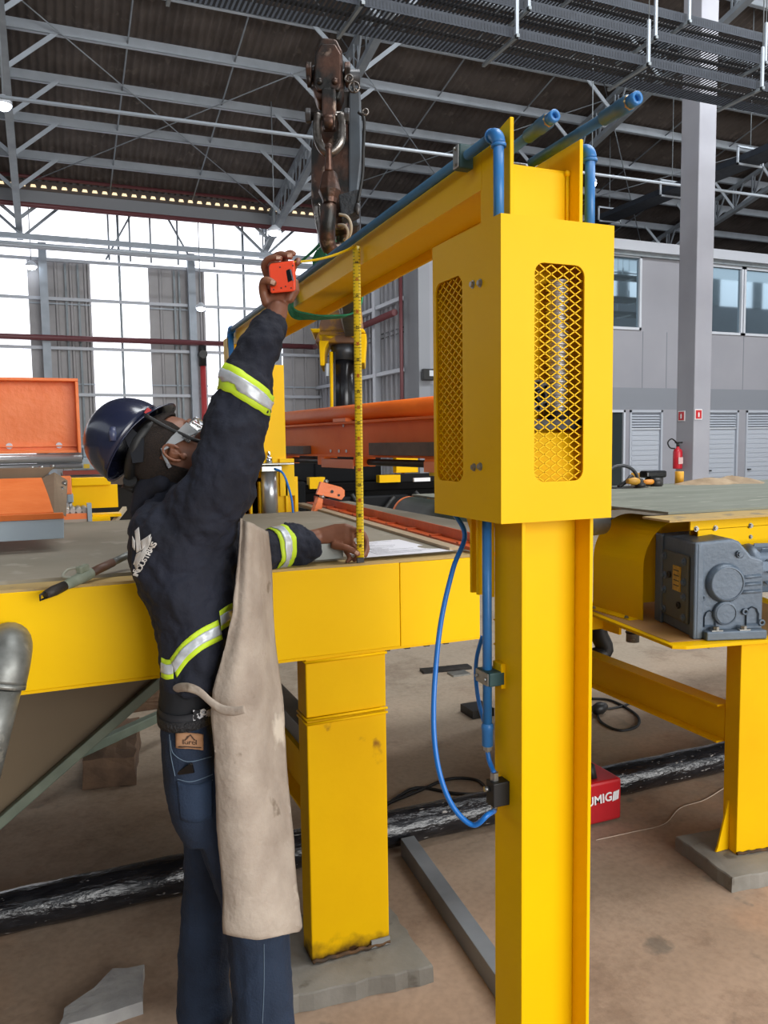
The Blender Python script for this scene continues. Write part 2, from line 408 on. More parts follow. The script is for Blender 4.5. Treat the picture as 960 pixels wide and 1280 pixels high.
for zz in (1.7, 3.55, 5.35, 7.1):
    MB().box((XS-0.2, 18.9, zz-0.05), (XS-0.08, 26, zz+0.05)).build('girt', LG, ws)
for zz in (2.35, 4.55, 6.3):
    for y in [18.95+0.33*i for i in range(21)]:
        pass
jm = MB()
for zz in (2.30, 2.42, 4.50, 4.62, 6.3, 6.42):
    y = 19.0
    while y < 26: jm.box((XS-0.075, y, zz), (XS-0.062, y+0.16, zz+0.035)); y += 0.33
o = jm.build('rib_bracket', DKST, ws); o['kind'] = 'stuff'
MB().box((XS-0.1, YM, 0), (XS+0.2, 18.9, 7.05)).build('corner_pier', mat('corner_grey', '8b8e94', 0.6), ws)

# mezzanine office wall, plane Y=YM facing the hall
wm = struct_empty('wall_front', (XS, YM, 0))
holes = [(13.2, 15.36, 4.70, 6.72), (17.62, 19.10, 4.70, 6.68), (19.14, 20.9, 4.70, 6.68), (20.94, 22.6, 4.70, 6.68)]
doors = [(13.7, 14.86, 0, 2.50), (15.02, 16.18, 0, 2.50), (16.9, 17.76, 0, 2.5), (17.80, 19.05, 0, 2.50), (19.36, 20.6, 0, 2.50), (20.9, 22.2, 0, 2.5)]
def wall_cells(hs, x0, x1, z0, z1):
    xs = sorted({x0, x1} | {a for h in hs for a in h[:2]}); zs = sorted({z0, z1} | {a for h in hs for a in h[2:]})
    mb = MB()
    for a, b in zip(xs[:-1], xs[1:]):
        for c, d in zip(zs[:-1], zs[1:]):
            cx, cz = (a+b)/2, (c+d)/2
            if any(h[0] < cx < h[1] and h[2] < cz < h[3] for h in hs): continue
            mb.box((a, YM, c), (b, YM+0.2, d))
    return mb
wall_cells([h for h in doors], XS+0.2, 30, 0, 2.52).build('lower_wall', WALM, wm)
wall_cells([], XS+0.2, 30, 2.52, 3.12).build('band_panel', WALD, wm)
wall_cells([h for h in holes], XS+0.2, 30, 3.12, 6.75).build('upper_panel', WALM, wm)
# sheet joints proud of the wall, cap beam
for x in (11.4, 15.45, 16.3, 19.2, 21.4, 24): MB().box((x-0.012, YM-0.008, 3.12), (x+0.012, YM+0.02, 4.68)).build('panel_joint', WALD, wm)
MB().box((XS+0.2, YM-0.25, 6.78), (30, YM+0.25, 7.05)).build('cap_beam', LG, wm)
MB().box((XS+0.2, YM-0.12, 6.68), (30, YM-0.0, 6.78)).build('cap_lip', GALVG, wm)

GLAS = mat('office_glass', '1c2226', 0.04, spec=0.8)
FRM = mat('window_frame_white', 'c9ced6', 0.4)
ROOM = mat('office_interior', '8b949b', 0.8)
def window(i, h, dividers=()):
    w = struct_empty('window_%d' % i, ((h[0]+h[1])/2, YM, h[2]))
    a, b, c, d = h; t = 0.07
    for (p, q) in (((a, c), (b, c+t)), ((a, d-t), (b, d)), ((a, c), (a+t, d)), ((b-t, c), (b, d))):
        MB().box((p[0], YM-0.04, p[1]), (q[0], YM+0.1, q[1])).build('window_frame', FRM, w)
    MB().box((a+t, YM+0.03, c+t), (b-t, YM+0.045, d-t)).build('pane', GLASR, w)
    return w
# half mirror glazing: real glass, reflects the bright hall
GLASR = bpy.data.materials.new('mirror_glazing'); GLASR.use_nodes = True
_b = GLASR.node_tree.nodes['Principled BSDF']; _b.inputs['Base Color'].default_value = hexc('8fa2ad'); _b.inputs['Metallic'].default_value = 0.85; _b.inputs['Roughness'].default_value = 0.03
for i, h in enumerate(holes): window(i+1, h)
DOORG = mat('louvred_door_paint', 'b4bac4', 0.5)
def door(i, h, dark=False):
    a, b, c, d = h
    w = struct_empty('door_%d' % i, ((a+b)/2, YM, 0))
    t = 0.06
    for (p, q) in (((a, 0), (a+t, d)), ((b-t, 0), (b, d)), ((a, d-t), (b, d))):
        MB().box((p[0], YM-0.03, p[1]), (q[0], YM+0.1, q[1])).build('door_frame', FRM if dark else DOORG, w)
    if dark:
        MB().box((a+t, YM+0.03, 0), (b-t, YM+0.05, d-t)).build('pane', mat('dark_glass_door', '30383a', 0.1), w)
        MB().box((a+0.55, YM+0.0, 1.05), (a+0.62, YM+0.03, 1.12)).build('door_sticker', FRM, w)
        return
    MB().box((a+t, YM+0.05, 0), (b-t, YM+0.08, 1.96)).build('door_leaf', DOORG, w)
    for k in range(13):
        MB().box((a+t+0.06, YM+0.03, 0.12+k*0.14), (b-t-0.06, YM+0.05, 0.225+k*0.14)).build('door_board', DOORG, w)
    MB().box((a+t, YM+0.0, 1.96), (b-t, YM+0.08, 2.0)).build('transom', FRM, w)
    for k in range(6):
        zz = 2.03+k*0.075
        MB().add([(a+t, YM+0.01, zz), (b-t, YM+0.01, zz), (b-t, YM+0.06, zz+0.06), (a+t, YM+0.06, zz+0.06)], [(0, 1, 2, 3)]).build('louvre_slat', DOORG, w)
    MB().box((a+t, YM+0.07, 2.0), (b-t, YM+0.09, d-t)).build('louvre_back', mat('louvre_back_%d' % i, '6f757d', 0.7), w)
    MB().box((a+0.12, YM-0.03, 0.72), (a+0.24, YM+0.02, 0.755)).build('door_handle', BLK, w)
for i, h in enumerate(doors): door(i+1, h, dark=(i == 0))

# concrete column in front of the mezzanine wall
cc = MB(); cc.box((11.543, 12.0, 0), (11.96, 12.47, 11.85))
trc = struct_empty('trim_2', (11.7, 12.2, 0))
cc.build('concrete_column', mat('column_grey', 'a2a3ab', 0.7, col2='94959e', scale=0.8), trc, bevel=0.015)

# other walls that close the hall
wl = MB(); wl.box((-16.2, -14, 0), (-16, 27, 8.7)); struct(wl, 'wall_left', mat('far_left_wall_grey', '77797c', 0.8))
# wall behind the camera: doorway open to the yard, daylit strip above; wall over the office block
wn = struct_empty('wall_near', (9, -14, 0))
for a, b in (((-16, -14.2, 0), (-0.5, -14, 12.3)), ((18.5, -14.2, 0), (64, -14, 12.3)), ((-0.5, -14.2, 8.1), (18.5, -14, 12.3))): MB().box(a, b).build('wall_panel', WALM, wn)
for k in range(13): MB().box((4.6+k*4.6, -14.05, 12.3), (8.2+k*4.6, -14, 14.4)).build('translucent_panel', PANT, wn)
for k in range(13): MB().box((8.2+k*4.6, -14.1, 12.3), (9.2+k*4.6, -13.9, 14.4)).build('post', GALVG, wn)
MB().box((XS, YB+0.25, 0), (64, YB+0.45, 9.2)).build('upper_back_panel', SIDG, wb)
# ---------------------------------------------------------------- roof
SL = 0.234; ZE = 8.72
def zr(y): return ZE + SL*(YB-y) if y >= 0 else ZE + SL*YB - 0.02*(-y)
cl = struct_empty('ceiling', (0, 8, 12))
amp, wl_ = 0.035, 0.178
rows = [(26.3-1.42*i) for i in range(26)]
def roof_row(y1, y0, k):
    xs = []; x = -16.0; i = 0
    vs = []; n = 0
    N = int((64+16)/wl_*5)
    lift = 0.03
    for e, y in enumerate((y1, y0)):
        zz = zr(y) + (0.0 if e == 0 else lift)
        for i in range(N+1):
            x = -16 + i*wl_/5
            vs.append((x, y, zz + amp*math.cos(2*PI*x/wl_)))
    return MB().add(vs, [(i, i+1, N+2+i, N+1+i) for i in range(N)], True).build('roof_sheet', ROOF, cl, fixn=False)
ys = [26.2-1.53*i for i in range(25)]
for k in range(len(ys)-1):
    a, b = ys[k], ys[k+1]-0.12
    if b < -14: break
    roof_row(a, b, k)
# purlins (C sections)
for k in range(24):
    y = 24.7-1.53*k
    if y < -12.5: break
    z = zr(y)-0.06
    mb = MB(); mb.box((-16, y-0.03, z-0.21), (64, y+0.03, z)); mb.box((-16, y-0.03, z-0.215), (64, y+0.06, z-0.2))
    mb.build('purlin', PURL, cl)
# sag rods between purlins
for x in (-3.4, 2.0, 4.3, 9.4, 11.9, 16.6, 19.0, -9):
    MB().tube([(x+0.0, 25.5, zr(25.5)-0.2), (x+0.35*0, 8.3, zr(8.3)-0.2)], 0.02, 5).build('sag_rod', TRUS, cl)
for (xa, xb) in ((-0.32, 6.67), (6.67, 13.75), (13.75, 20.9)):
    for (ya, yb) in ((24.5, 17.5), (17.5, 10.5)):
        MB().tube([(xa, ya, zr(ya)-0.28), (xb, yb, zr(yb)-0.28)], 0.014, 5).build('wind_brace_rod', TRUS, cl)
        MB().tube([(xb, ya, zr(ya)-0.28), (xa, yb, zr(yb)-0.28)], 0.014, 5).build('wind_brace_rod', TRUS, cl)
# trusses
for X in (-7.4, -0.42, 6.67, 13.75, 20.9, 28.0):
    y0t, y1t = 8.0, 25.8
    bz = lambda y: zr(y)-1.07
    tr = MB().bar((X, y0t, bz(y0t)), (X, y1t, bz(y1t)), 0.17, 0.12).build('truss_chord', TRUS, cl)
    MB().bar((X, y0t, zr(y0t)-0.34), (X, y1t, zr(y1t)-0.34), 0.14, 0.1).build('truss_chord', TRUS, cl)
    y = 25.4; k = 0
    while y > 8.6:
        for dx in (-0.05, 0.05):
            MB().bar((X+dx, y, bz(y)), (X+dx, y, zr(y)-0.34), 0.035, 0.035, up=(0, 1, 0)).build('truss_post', TRUS, cl)
        MB().bar((X, y, bz(y)), (X, y-0.37, zr(y-0.37)-0.34), 0.04, 0.04).build('truss_diagonal', TRUS, cl)
        y -= 0.75
    for k in range(12):
        yy = 24.7-1.53*k
        if yy < 8.2: break
        for sx in (-1, 1):
            MB().bar((X, yy, bz(yy)), (X+sx*1.05, yy-0.04, zr(yy)-0.2), 0.09, 0.03, up=(0, 1, 0)).build('fly_brace', PURL, cl)
# ================================================================ GANTRY
XL, XR_ = 0.888, 1.066      # outer flange faces
YF, YK = 1.39, 1.50         # near column front / back
FT = 0.009
def recolor(*a): pass
g = thing('gantry_frame', 'tall yellow steel portal frame with mesh-windowed guard box on its near column', 'frame', (0.977, 1.445, 0))
# near column (H section, web in the XZ plane), upper plates and crossbeam (web horizontal)
c = MB()
c.box((XL, YF, 0), (XL+FT, YK, 2.13)); c.box((XR_-FT, YF, 0), (XR_, YK, 2.13)); c.box((XL+FT, 1.441, 0), (XR_-FT, 1.449, 2.13))
c.build('column', YEL, g, bevel=0.0015)
h = MB()
h.prism([(1.55, 2.13), (1.435, 2.13), (1.435, 2.348), (1.45, 2.345), (1.55, 2.322)], (XL, 0, 0), (0, 1, 0), (0, 0, 1), (FT, 0, 0))
h.prism([(1.55, 2.13), (1.435, 2.13), (1.435, 2.326), (1.45, 2.328), (1.55, 2.322)], (XR_-FT, 0, 0), (0, 1, 0), (0, 0, 1), (FT, 0, 0))
h.box((XL+FT, 1.475, 2.13), (XR_-FT, 1.483, 2.268))
h.build('head_plate', YEL, g, bevel=0.0015)
wl1 = MB(); wl1.tube([(XR_-FT-0.004, 1.472, 2.13), (XR_-FT-0.004, 1.472, 2.262)], 0.004, 8); wl1.sphere((XR_-FT-0.004, 1.472, 2.266), 0.007)
wl1.build('weld_bead', YEL, g)
ZB0, ZB1, ZW = 2.238, 2.322, 2.268
YE = 4.18
b = MB()
def bz_(y): return -0.0165*(y-1.5)     # the beam sags / dips slightly to the far end
for (x0, x1) in ((XL, XL+FT), (XR_-FT, XR_)):
    b.prism([(1.55, ZB0), (YE, ZB0+bz_(YE)), (YE, ZB1+bz_(YE)), (1.55, ZB1)], (x0, 0, 0), (0, 1, 0), (0, 0, 1), (x1-x0, 0, 0))
b.prism([(1.483, ZW), (YE, ZW+bz_(YE)), (YE, ZW+0.007+bz_(YE)), (1.483, ZW+0.007)], (XL+FT, 0, 0), (0, 1, 0), (0, 0, 1), (XR_-XL-2*FT, 0, 0))
b.build('crossbeam', YEL, g, bevel=0.001)
st = MB(); st.box((XL+0.001, 1.55, 2.13), (XL+FT, 1.556, ZB0)); st.build('end_stiffener', YEL, g)
# far column
f_ = MB()
f_.box((XL, YE-0.02, 1.0), (XL+FT, YE+0.10, 2.25)); f_.box((XR_-FT, YE-0.02, 1.0), (XR_, YE+0.10, 2.25)); f_.box((XL, YE+0.04, 0), (XR_, YE+0.05, 2.25))
f_.build('far_column', YEL, g)
f_ = MB(); f_.box((XR_+0.005, YE+0.02, 1.0), (XR_+0.125, YE+0.06, 2.12)); f_.box((XR_+0.0, YE+0.06, 1.0), (XR_+0.02, YE+0.2, 2.12)); f_.build('far_guide_plate', YEL, g)
MB().box((0.93, YE+0.0, 1.42), (1.0, YE+0.03, 1.62)).build('clamp_plate', YEL, g); MB().box((1.15, YE+0.0, 1.42), (1.23, YE+0.03, 1.62)).build('clamp_plate', YEL, g)
# guard box: bent sheet with two slots closed by expanded metal
BX0, BX1, BY0, BY1, BZ0, BZ1 = 0.816, 1.082, 1.352, 1.645, 1.537, 2.131
BT = 0.004
gb = MB()
def rslot(cx0, cx1, z0, z1, r, n=5):
    pts = []
    for (x, z, a0) in ((cx1-r, z1-r, 0), (cx0+r, z1-r, 90), (cx0+r, z0+r, 180), (cx1-r, z0+r, 270)):
        for i in range(n+1):
            a = R(a0+90*i/n); pts.append((x+r*math.cos(a), z+r*math.sin(a)))
    return pts
def panel_with_slot(mb, w0, w1, z0, z1, slot, mk, t):
    """outer rect with slot hole; mk(u,z,depth)->world"""
    n = len(slot); cx = sum(p[0] for p in slot)/n; cz = sum(p[1] for p in slot)/n
    outer = []
    for (x, z) in slot:      # project to rectangle radially by angle class
        dx, dz = x-cx, z-cz
        k = 1e9
        if dx > 1e-9: k = min(k, (w1-cx)/dx)
        if dx < -1e-9: k = min(k, (w0-cx)/dx)
        if dz > 1e-9: k = min(k, (z1-cz)/dz)
        if dz < -1e-9: k = min(k, (z0-cz)/dz)
        outer.append((cx+dx*k, cz+dz*k))
    # insert corners
    corners = [(w1, z1), (w0, z1), (w0, z0), (w1, z0)]
    ring_o = outer[:]
    for (qx, qz) in corners:
        j = min(range(n), key=lambda i: abs(math.atan2(ring_o[i][1]-cz, (ring_o[i][0]-cx)) - math.atan2(qz-cz, qx-cx)))
        ring_o[j] = (qx, qz)
    for d0 in (0, t):
        vs = [mk(x, z, d0) for x, z in ring_o] + [mk(x, z, d0) for x, z in slot]
        mb.add(vs, [(i, (i+1) % n, n+(i+1) % n, n+i) for i in range(n)])
    vs = [mk(x, z, 0) for x, z in slot] + [mk(x, z, t) for x, z in slot]
    mb.add(vs, [(i, (i+1) % n, n+(i+1) % n, n+i) for i in range(n)])
    vs = [mk(x, z, 0) for x, z in ring_o] + [mk(x, z, t) for x, z in ring_o]
    mb.add(vs, [(i, (i+1) % n, n+(i+1) % n, n+i) for i in range(n)])
fs = rslot(0.892, 1.010, 1.617, 2.046, 0.022)
ls = rslot(1.507, 1.632, 1.613, 2.048, 0.022)
panel_with_slot(gb, BX0, BX1, BZ0, BZ1, fs, lambda x, z, d: (x, BY0+d, z), BT)
panel_with_slot(gb, BY0+BT+0.0002, BY1, BZ0, BZ1, ls, lambda y, z, d: (BX0+d, y, z), BT)
gb.box((BX1-BT, BY0+BT+0.0002, BZ0), (BX1-0.0002, BY1, BZ1))
gb.box((BX0+BT+0.0002, BY1-BT, BZ0), (BX1-BT-0.0004, BY1-0.0002, BZ1)); gb.box((BX0+BT, BY0+BT, BZ1-BT-0.012), (BX1-BT, BY1-BT, BZ1-0.012))  # back and unseen top plate, added to keep the box interior dark
gbo = gb.build('guard_box', YEL, g, fixn=True)
def expanded(slot, mk, name, w0, w1, z0, z1):
    mb = MB(); pw, ph = 0.0285, 0.0182; r = 0.0011
    def inside(x, z):
        rr = 0.022
        if not (w0 < x < w1 and z0 < z < z1): return False
        for cx, cz, sx, sz in ((w0+rr, z0+rr, -1, -1), (w1-rr, z0+rr, 1, -1), (w0+rr, z1-rr, -1, 1), (w1-rr, z1-rr, 1, 1)):
            if (x-cx)*sx > 0 and (z-cz)*sz > 0 and math.hypot(x-cx, z-cz) > rr: return False
        return True
    for sgn in (1, -1):
        k = -40
        while k < 80:
            c0 = z0 + k*ph
            # walk the diagonal line z = c0 + sgn*(x-w0)*ph/pw*1
            seg = []
            for i in range(0, 61):
                x = w0 + (w1-w0)*i/60; z = c0 + sgn*(x-w0)*ph/pw
                if inside(x, z): seg.append((x, z))
            if len(seg) > 1:
                a, b_ = seg[0], seg[-1]
                mb.bar(mk(a[0], a[1]), mk(b_[0], b_[1]), 0.0022, 0.0022)
            k += 1
    return mb.build(name, YEL, gbo)
expanded(fs, lambda x, z: (x, BY0+BT+0.003, z), 'expanded_mesh', 0.892, 1.010, 1.617, 2.046)
expanded(ls, lambda y, z: (BX0+BT+0.003, y, z), 'expanded_mesh', 1.507, 1.632, 1.613, 2.048)
def bolt(name, p, ax, r, parent, m=None, washer=True, n=6):
    mb = MB(); p = V(p); a = V(ax).normalized()
    if washer: mb.cyl(p, p+a*r*0.25, r*1.35, n=14)
    mb.cyl(p+a*r*0.2, p+a*r*1.0, r, r*0.94, n=n, smooth=False)
    mb.cyl(p+a*r*0.95, p+a*r*1.05, r*0.6, n=10)
    return mb.build(name, m or ZINC, parent)
for y, z in ((1.461, 2.018), (1.431, 2.015), (1.459, 1.646), (1.433, 1.648)):
    bolt('bolt', (BX0, y, z), (-1, 0, 0), 0.0062, gbo)
# drive behind the mesh
ms = MB(); n_t = 34
prof = []
for i in range(n_t):
    z = 1.74 + i*(0.29/n_t); prof += [(0.018, z), (0.024, z+0.0025), (0.018, z+0.0055)]
ms.lathe((0.985, 1.41, 0), (0, 0, 1), prof, 18)
ms.build('lead_screw', mat('dull_screw_steel', 'b9b6b0', 0.4, 0.6), gbo)
mb = MB(); mb.box((0.87, 1.376, 1.722), (1.04, 1.43, 1.742)); mb.cyl((0.985, 1.41, 1.742), (0.985, 1.41, 1.76), 0.026, n=16); mb.build('screw_bearing', DKST, gbo)
mb = MB(); mb.cyl((0.925, 1.385, 1.79), (0.925, 1.40, 1.79), 0.032, n=20); mb.ring((0.925, 1.375, 1.79), (0.925, 1.39, 1.79), 0.014, 0.008)
for i in range(8):
    t = 2*PI*i/8; mb.cyl((0.925+0.025*math.cos(t), 1.376, 1.79+0.025*math.sin(t)), (0.925+0.025*math.cos(t), 1.386, 1.79+0.025*math.sin(t)), 0.004, n=6)
mb.build('drive_sprocket', DKST, gbo)
mb = MB(); mb.add([(0.9, 1.372, 1.60), (1.05, 1.372, 1.60), (1.05, 1.40, 1.715), (0.9, 1.40, 1.715)], [(0, 1, 2, 3)]); mb.build('inner_bracket', YEL, gbo)
# bracket channel under the box, behind the pipe
mb = MB()
mb.box((0.868, 1.535, 1.36), (0.888, 1.545, 1.54)); mb.box((0.868, 1.565, 1.36), (0.888, 1.573, 1.54)); mb.box((0.880, 1.50, 1.36), (0.888, 1.573, 1.54))
mb.prism([(1.573, 1.54), (1.605, 1.54), (1.573, 1.49)], (0.872, 0, 0), (0, 1, 0), (0, 0, 1), (0.006, 0, 0))
mb.build('guide_bracket', YEL, g)
# air pipes ------------------------------------------------------
PR = 0.0108
mb = MB(); XP = 0.866
mb.tube([(XP, 4.0, 2.262), (XP, 1.475, 2.316)], PR, 14)
mb.build('air_pipe', BLUD, g)
def elbow(mb, p, d0, d1, r, rb):
    p, d0, d1 = V(p), V(d0).normalized(), V(d1).normalized(); pts = []
    for i in range(9):
        t = i/8; a = PI/2*t; pts.append(p + d0*rb*(1-math.sin(a)) + d1*rb*(1-math.cos(a)))
    mb.tube(pts, r, 14)
    mb.cyl(pts[0], pts[0]+d0*0.006, r*1.12, n=16); mb.cyl(pts[-1], pts[-1]+d1*0.006, r*1.12, n=16)
mb = MB(); elbow(mb, (XP, 1.443, 2.318), (0, 1, 0), (0, 0, -1), PR*1.28, 0.024); mb.build('pipe_elbow', BLU, g)
mb = MB(); mb.cyl((XP, 1.443, 2.30), (XP, 1.443, BZ1-0.02), PR, n=16); mb.build('air_pipe', BLU, g)
mb = MB(); elbow(mb, (1.095, 1.45, 2.318), (0, 1, 0), (0, 0, -1), PR*1.28, 0.024); mb.build('pipe_elbow', BLU, g)
mb = MB(); mb.cyl((1.095, 1.45, 2.30), (1.095, 1.45, BZ1-0.02), PR, n=16).tube([(1.095, 1.475, 2.318), (1.095, 4.0, 2.27)], PR, 12); mb.build('air_pipe', BLU, g)
def stub(x, y0, z0, y1, z1):
    d = (V((x, y1, z1))-V((x, y0, z0))).normalized(); e = V((x, y1, z1))
    MB().tube([(x, y0, z0), e-d*0.09], PR, 16).build('air_pipe', BLUD, g)
    MB().lathe(e-d*0.10, d, [(PR, 0), (PR*1.32, 0.004), (PR*1.32, 0.042), (PR*1.45, 0.046), (PR*1.45, 0.075), (PR*1.2, 0.078)], 20).build('pipe_socket', BLUD, g)
    mb = MB(); mb.lathe(e-d*0.03, d, [(PR*1.15, 0), (PR*1.30, 0.002), (PR*1.30, 0.008), (PR*1.12, 0.010)], 8); mb.build('brass_nipple', mat('brass_nut', 'b59a6a', 0.3, 0.9), g)
    mb = MB(); mb.ring(e-d*0.02, e, PR*1.12, PR*0.62, 18); mb.cyl(e-d*0.012, e-d*0.010, PR*0.64, n=14); mb.build('thread_end', BLU, g)
stub(0.952, 1.98, 2.29, 1.372, 2.336)
stub(1.02, 1.56, 2.312, 1.213, 2.318)
def pipe_clamp(c_, ax, up, out, s=1.0, nut=True):
    """two-half clamp block around a pipe: ax pipe axis, out away from the frame"""
    root = MB(); c_ = V(c_); ax = V(ax).normalized(); up = V(up).normalized(); out = V(out).normalized()
    Mx = Matrix((ax, up, out)).transposed().to_4x4(); Mx.translation = c_
    root.box((-0.016*s, -0.03*s, -0.022*s), (0.016*s, 0.03*s, 0.018*s), Mx)
    o = root.build('pipe_clamp', CLAMP, g, bevel=0.003)
    p = MB(); p.box((-0.0145*s, -0.028*s, 0.018*s), (0.0145*s, 0.028*s, 0.022*s), Mx)
    p.build('clamp_plate', ZINC, o, bevel=0.002)
    for k in (-1, 1):
        q = Mx @ V((0, k*0.019*s, 0.022*s)); bolt('clamp_bolt', q, out, 0.0045*s, o, washer=False)
    return o
pipe_clamp((XP-0.004, 1.585, 2.312), (0, 1, 0), (0, 0, 1), (-1, 0, 0), 0.85)
pipe_clamp((1.0, 1.60, 2.30), (0, 1, 0), (1, 0, 0), (0, 0, 1), 0.9)
# supply pipe going down the column side, its clamp, valve and hoses
XQ, YQ = 0.862, 1.487
MB().cyl((XQ, YQ, 1.075), (XQ, YQ, 1.56), PR*0.95, n=16).build('air_pipe', BLU, g)
mb = MB(); mb.lathe((XQ, YQ, 1.085), (0, 0, -1), [(PR, 0), (PR*1.25, 0.004), (PR*1.3, 0.012), (PR*1.18, 0.014), (PR*1.18, 0.05), (PR*0.9, 0.052)], 18); mb.build('pipe_socket', BLU, g)
mb = MB(); mb.lathe((XQ, YQ, 1.034), (0, 0, -1), [(0.009, 0), (0.0105, 0.002), (0.0105, 0.009), (0.006, 0.010), (0.006, 0.016)], 6, smooth=False); mb.build('hose_fitting', ZINC, g)
pipe_clamp((XQ+0.004, YQ-0.004, 1.19), (0, 0, 1), (0, 1, 0), (-1, 0, 0), 0.95)
MB().box((0.878, 1.455, 1.168), (0.888, 1.49, 1.222)).build('clamp_foot', YEL, g)
mb = MB(); mb.box((0.848, 1.437, 0.915), (0.888, 1.47, 0.968)); mb.build('valve_block', BLK, g, bevel=0.002)
mb = MB(); mb.cyl((0.862, 1.458, 0.968), (0.862, 1.458, 0.985), 0.010, n=6, smooth=False); mb.build('valve_fitting', ZINC, g); MB().cyl((0.848, 1.458, 0.95), (0.838, 1.46, 0.95), 0.006, n=8).build('valve_fitting', ZINC, g); MB().cyl((0.862, 1.458, 0.915), (0.862, 1.458, 0.900), 0.007, n=8).build('valve_fitting', ZINC, g)
hp = smooth_path([(XQ, YQ, 1.02), (0.863, 1.48, 1.0), (0.862, 1.458, 0.982)], 5)
MB().tube(hp, 0.0055, 10).build('air_hose', HOSE, g)
pts = [U(581, 668, t=1.83), U(566, 712, t=1.80), U(550, 785, t=1.76), U(542, 880, t=1.72), U(546, 950, t=1.69), U(563, 1003, t=1.67), U(590, 1031, t=1.66), U(610, 1018, t=1.655), V((0.862, 1.458, 0.898))]
MB().tube(smooth_path([V((0.862, 1.60, 1.60)), V((0.845, 1.62, 1.555))] + pts, 8), 0.0058, 10).build('air_hose', HOSE, g)
pts = [U(603, 795, t=1.9), U(596, 822, t=1.9), U(595, 850, t=1.9), U(599, 880, t=1.88), U(606, 905, t=1.85)]
MB().tube(smooth_path(pts, 6), 0.0052, 8).build('air_hose', HOSE, g)
# far column air pipe drop
mb = MB(); mb.cyl((0.866, 3.99, 2.262), (0.866, 3.99, 1.9), PR*1.3, n=10); mb.build('air_pipe', BLU, g)
elb = MB(); elbow(elb, (0.866, 4.0, 2.262), (0, -1, 0), (0, 0, -1), PR*1.6, 0.03); elb.build('pipe_elbow', BLU, g)
# pneumatic cylinder at the far column
cy = thing('pneumatic_cylinder', 'silver pneumatic cylinder standing upright by the far gantry column', 'cylinder', (1.08, 4.16, 1.32))
mb = MB(); mb.cyl((1.085, 4.16, 1.32), (1.085, 4.16, 1.555), 0.043, n=20); mb.build('barrel', mat('aluminium_barrel', 'b9bcc0', 0.3, 0.8), cy)
mb = MB(); mb.box((1.03, 4.10, 1.555), (1.14, 4.2, 1.585)); mb.box((0.99, 4.07, 1.59), (1.20, 4.2, 1.60)); mb.build('end_cap', ZINC, cy, bevel=0.003)
mb = MB(); mb.cyl((1.085, 4.16, 1.585), (1.085, 4.16, 1.66), 0.010, n=10).cyl((1.085, 4.16, 1.60), (1.085, 4.16, 1.63), 0.02, n=6); mb.build('piston_rod', CHROME, cy)
MB().tube(smooth_path([(1.10, 4.1, 1.57), (1.14, 4.07, 1.54), (1.18, 4.08, 1.42), (1.19, 4.08, 1.32)], 6), 0.006, 8).build('air_hose', HOSE, cy)
mb = MB()
for x in (0.965, 1.16):
    mb.box((x, 4.22, 1.26), (x+0.1, 4.25, 1.52)); mb.box((x+0.02, 4.18, 1.26), (x+0.03, 4.22, 1.5)); mb.box((x+0.07, 4.18, 1.26), (x+0.08, 4.22, 1.5))
mb.box((0.95, 4.16, 1.26), (1.22, 4.25, 1.30)); mb.build('mounting_bracket', YEL, cy)

# ================================================================ LEFT TABLE (roller table side beam on box legs)
YT = 2.306
TOPG = mat('grey_rubber_top', '8a8374', 0.8, col2='7a7465', scale=2.5, spots='8f897b', spscale=9, spth=0.6, bump=0.05)
TOPY = mat('dusty_yellow_flange', 'b8995a', 0.7, col2='a08a5c', scale=4, spots='8a7a5c', spscale=12, spth=0.6)
t = thing('steel_table', 'long yellow steel work table with grey rubber top the worker leans against', 'table', (0.3, YT+0.6, 0))
mb = MB(); mb.box((-3.4, YT, 1.048), (1.0175, YT+0.012, 1.318)); mb.build('side_beam', YEL, t, bevel=0.002)
mb = MB(); mb.box((1.0195, YT+0.0005, 1.046), (1.31, YT+0.012, 1.317)); mb.build('side_beam', YEL, t, bevel=0.002)
MB().box((-3.4, YT+0.0, 1.040), (1.31, YT+0.10, 1.048)).build('bottom_flange', YELD, t)
MB().box((-3.4, YT+0.002, 1.318), (1.31, YT+0.12, 1.326)).build('top_flange', TOPY, t)
MB().box((-3.4, 4.03, 1.05), (1.31, 4.12, 1.32)).build('rear_beam', YELD, t)
MB().box((-3.4, 2.40, 1.322), (1.34, 4.13, 1.336)).build('rubber_top', TOPG, t)
MB().box((1.36, 2.33, 1.325), (1.75, 4.75, 1.333)).build('side_apron_plate', TOPG, t)
MB().box((-3.4, 2.46, 1.17), (1.30, 4.02, 1.315)).build('under_tray', mat('under_tray_brown', '4a4234', 0.8), t)
def leg_box(x0, x1, y0, y1, z0, z1, name='leg'):
    o = MB().box((x0, y0, z0), (x1, y1, z1)).build(name, YELD, t, bevel=0.004); return o
SOOT = mat('burnt_paint_edge', '3a2c20', 0.8, col2='6a4a28', scale=30)
lg_ = MB().box((0.700, YT+0.002, 0.06), (0.966, YT+0.095, 0.845)).build('leg', YLEG, t, bevel=0.004)
lg_.data.transform(Matrix.Translation((0, 0, -0.06))); lg_.location.z = 0.06
leg_box(0.700, 0.966, YT+0.002, YT+0.095, 0.856, 1.046, 'leg_extension')
for z in (0.852, 0.838, 1.032):
    w = 0.004
    MB().tube([(0.699, YT+0.095, z), (0.698, YT-w+0.001, z), (0.968, YT-w+0.001, z+0.002)], 0.0045, 8).build('weld_bead', YELD, t)
mb = MB(); mb.tube([(0.70+i*0.0133, YT-0.003+0.002*math.sin(i*2.1), 0.066+0.003*math.sin(i*1.7)) for i in range(21)], 0.006, 8); mb.build('burnt_weld', SOOT, t)
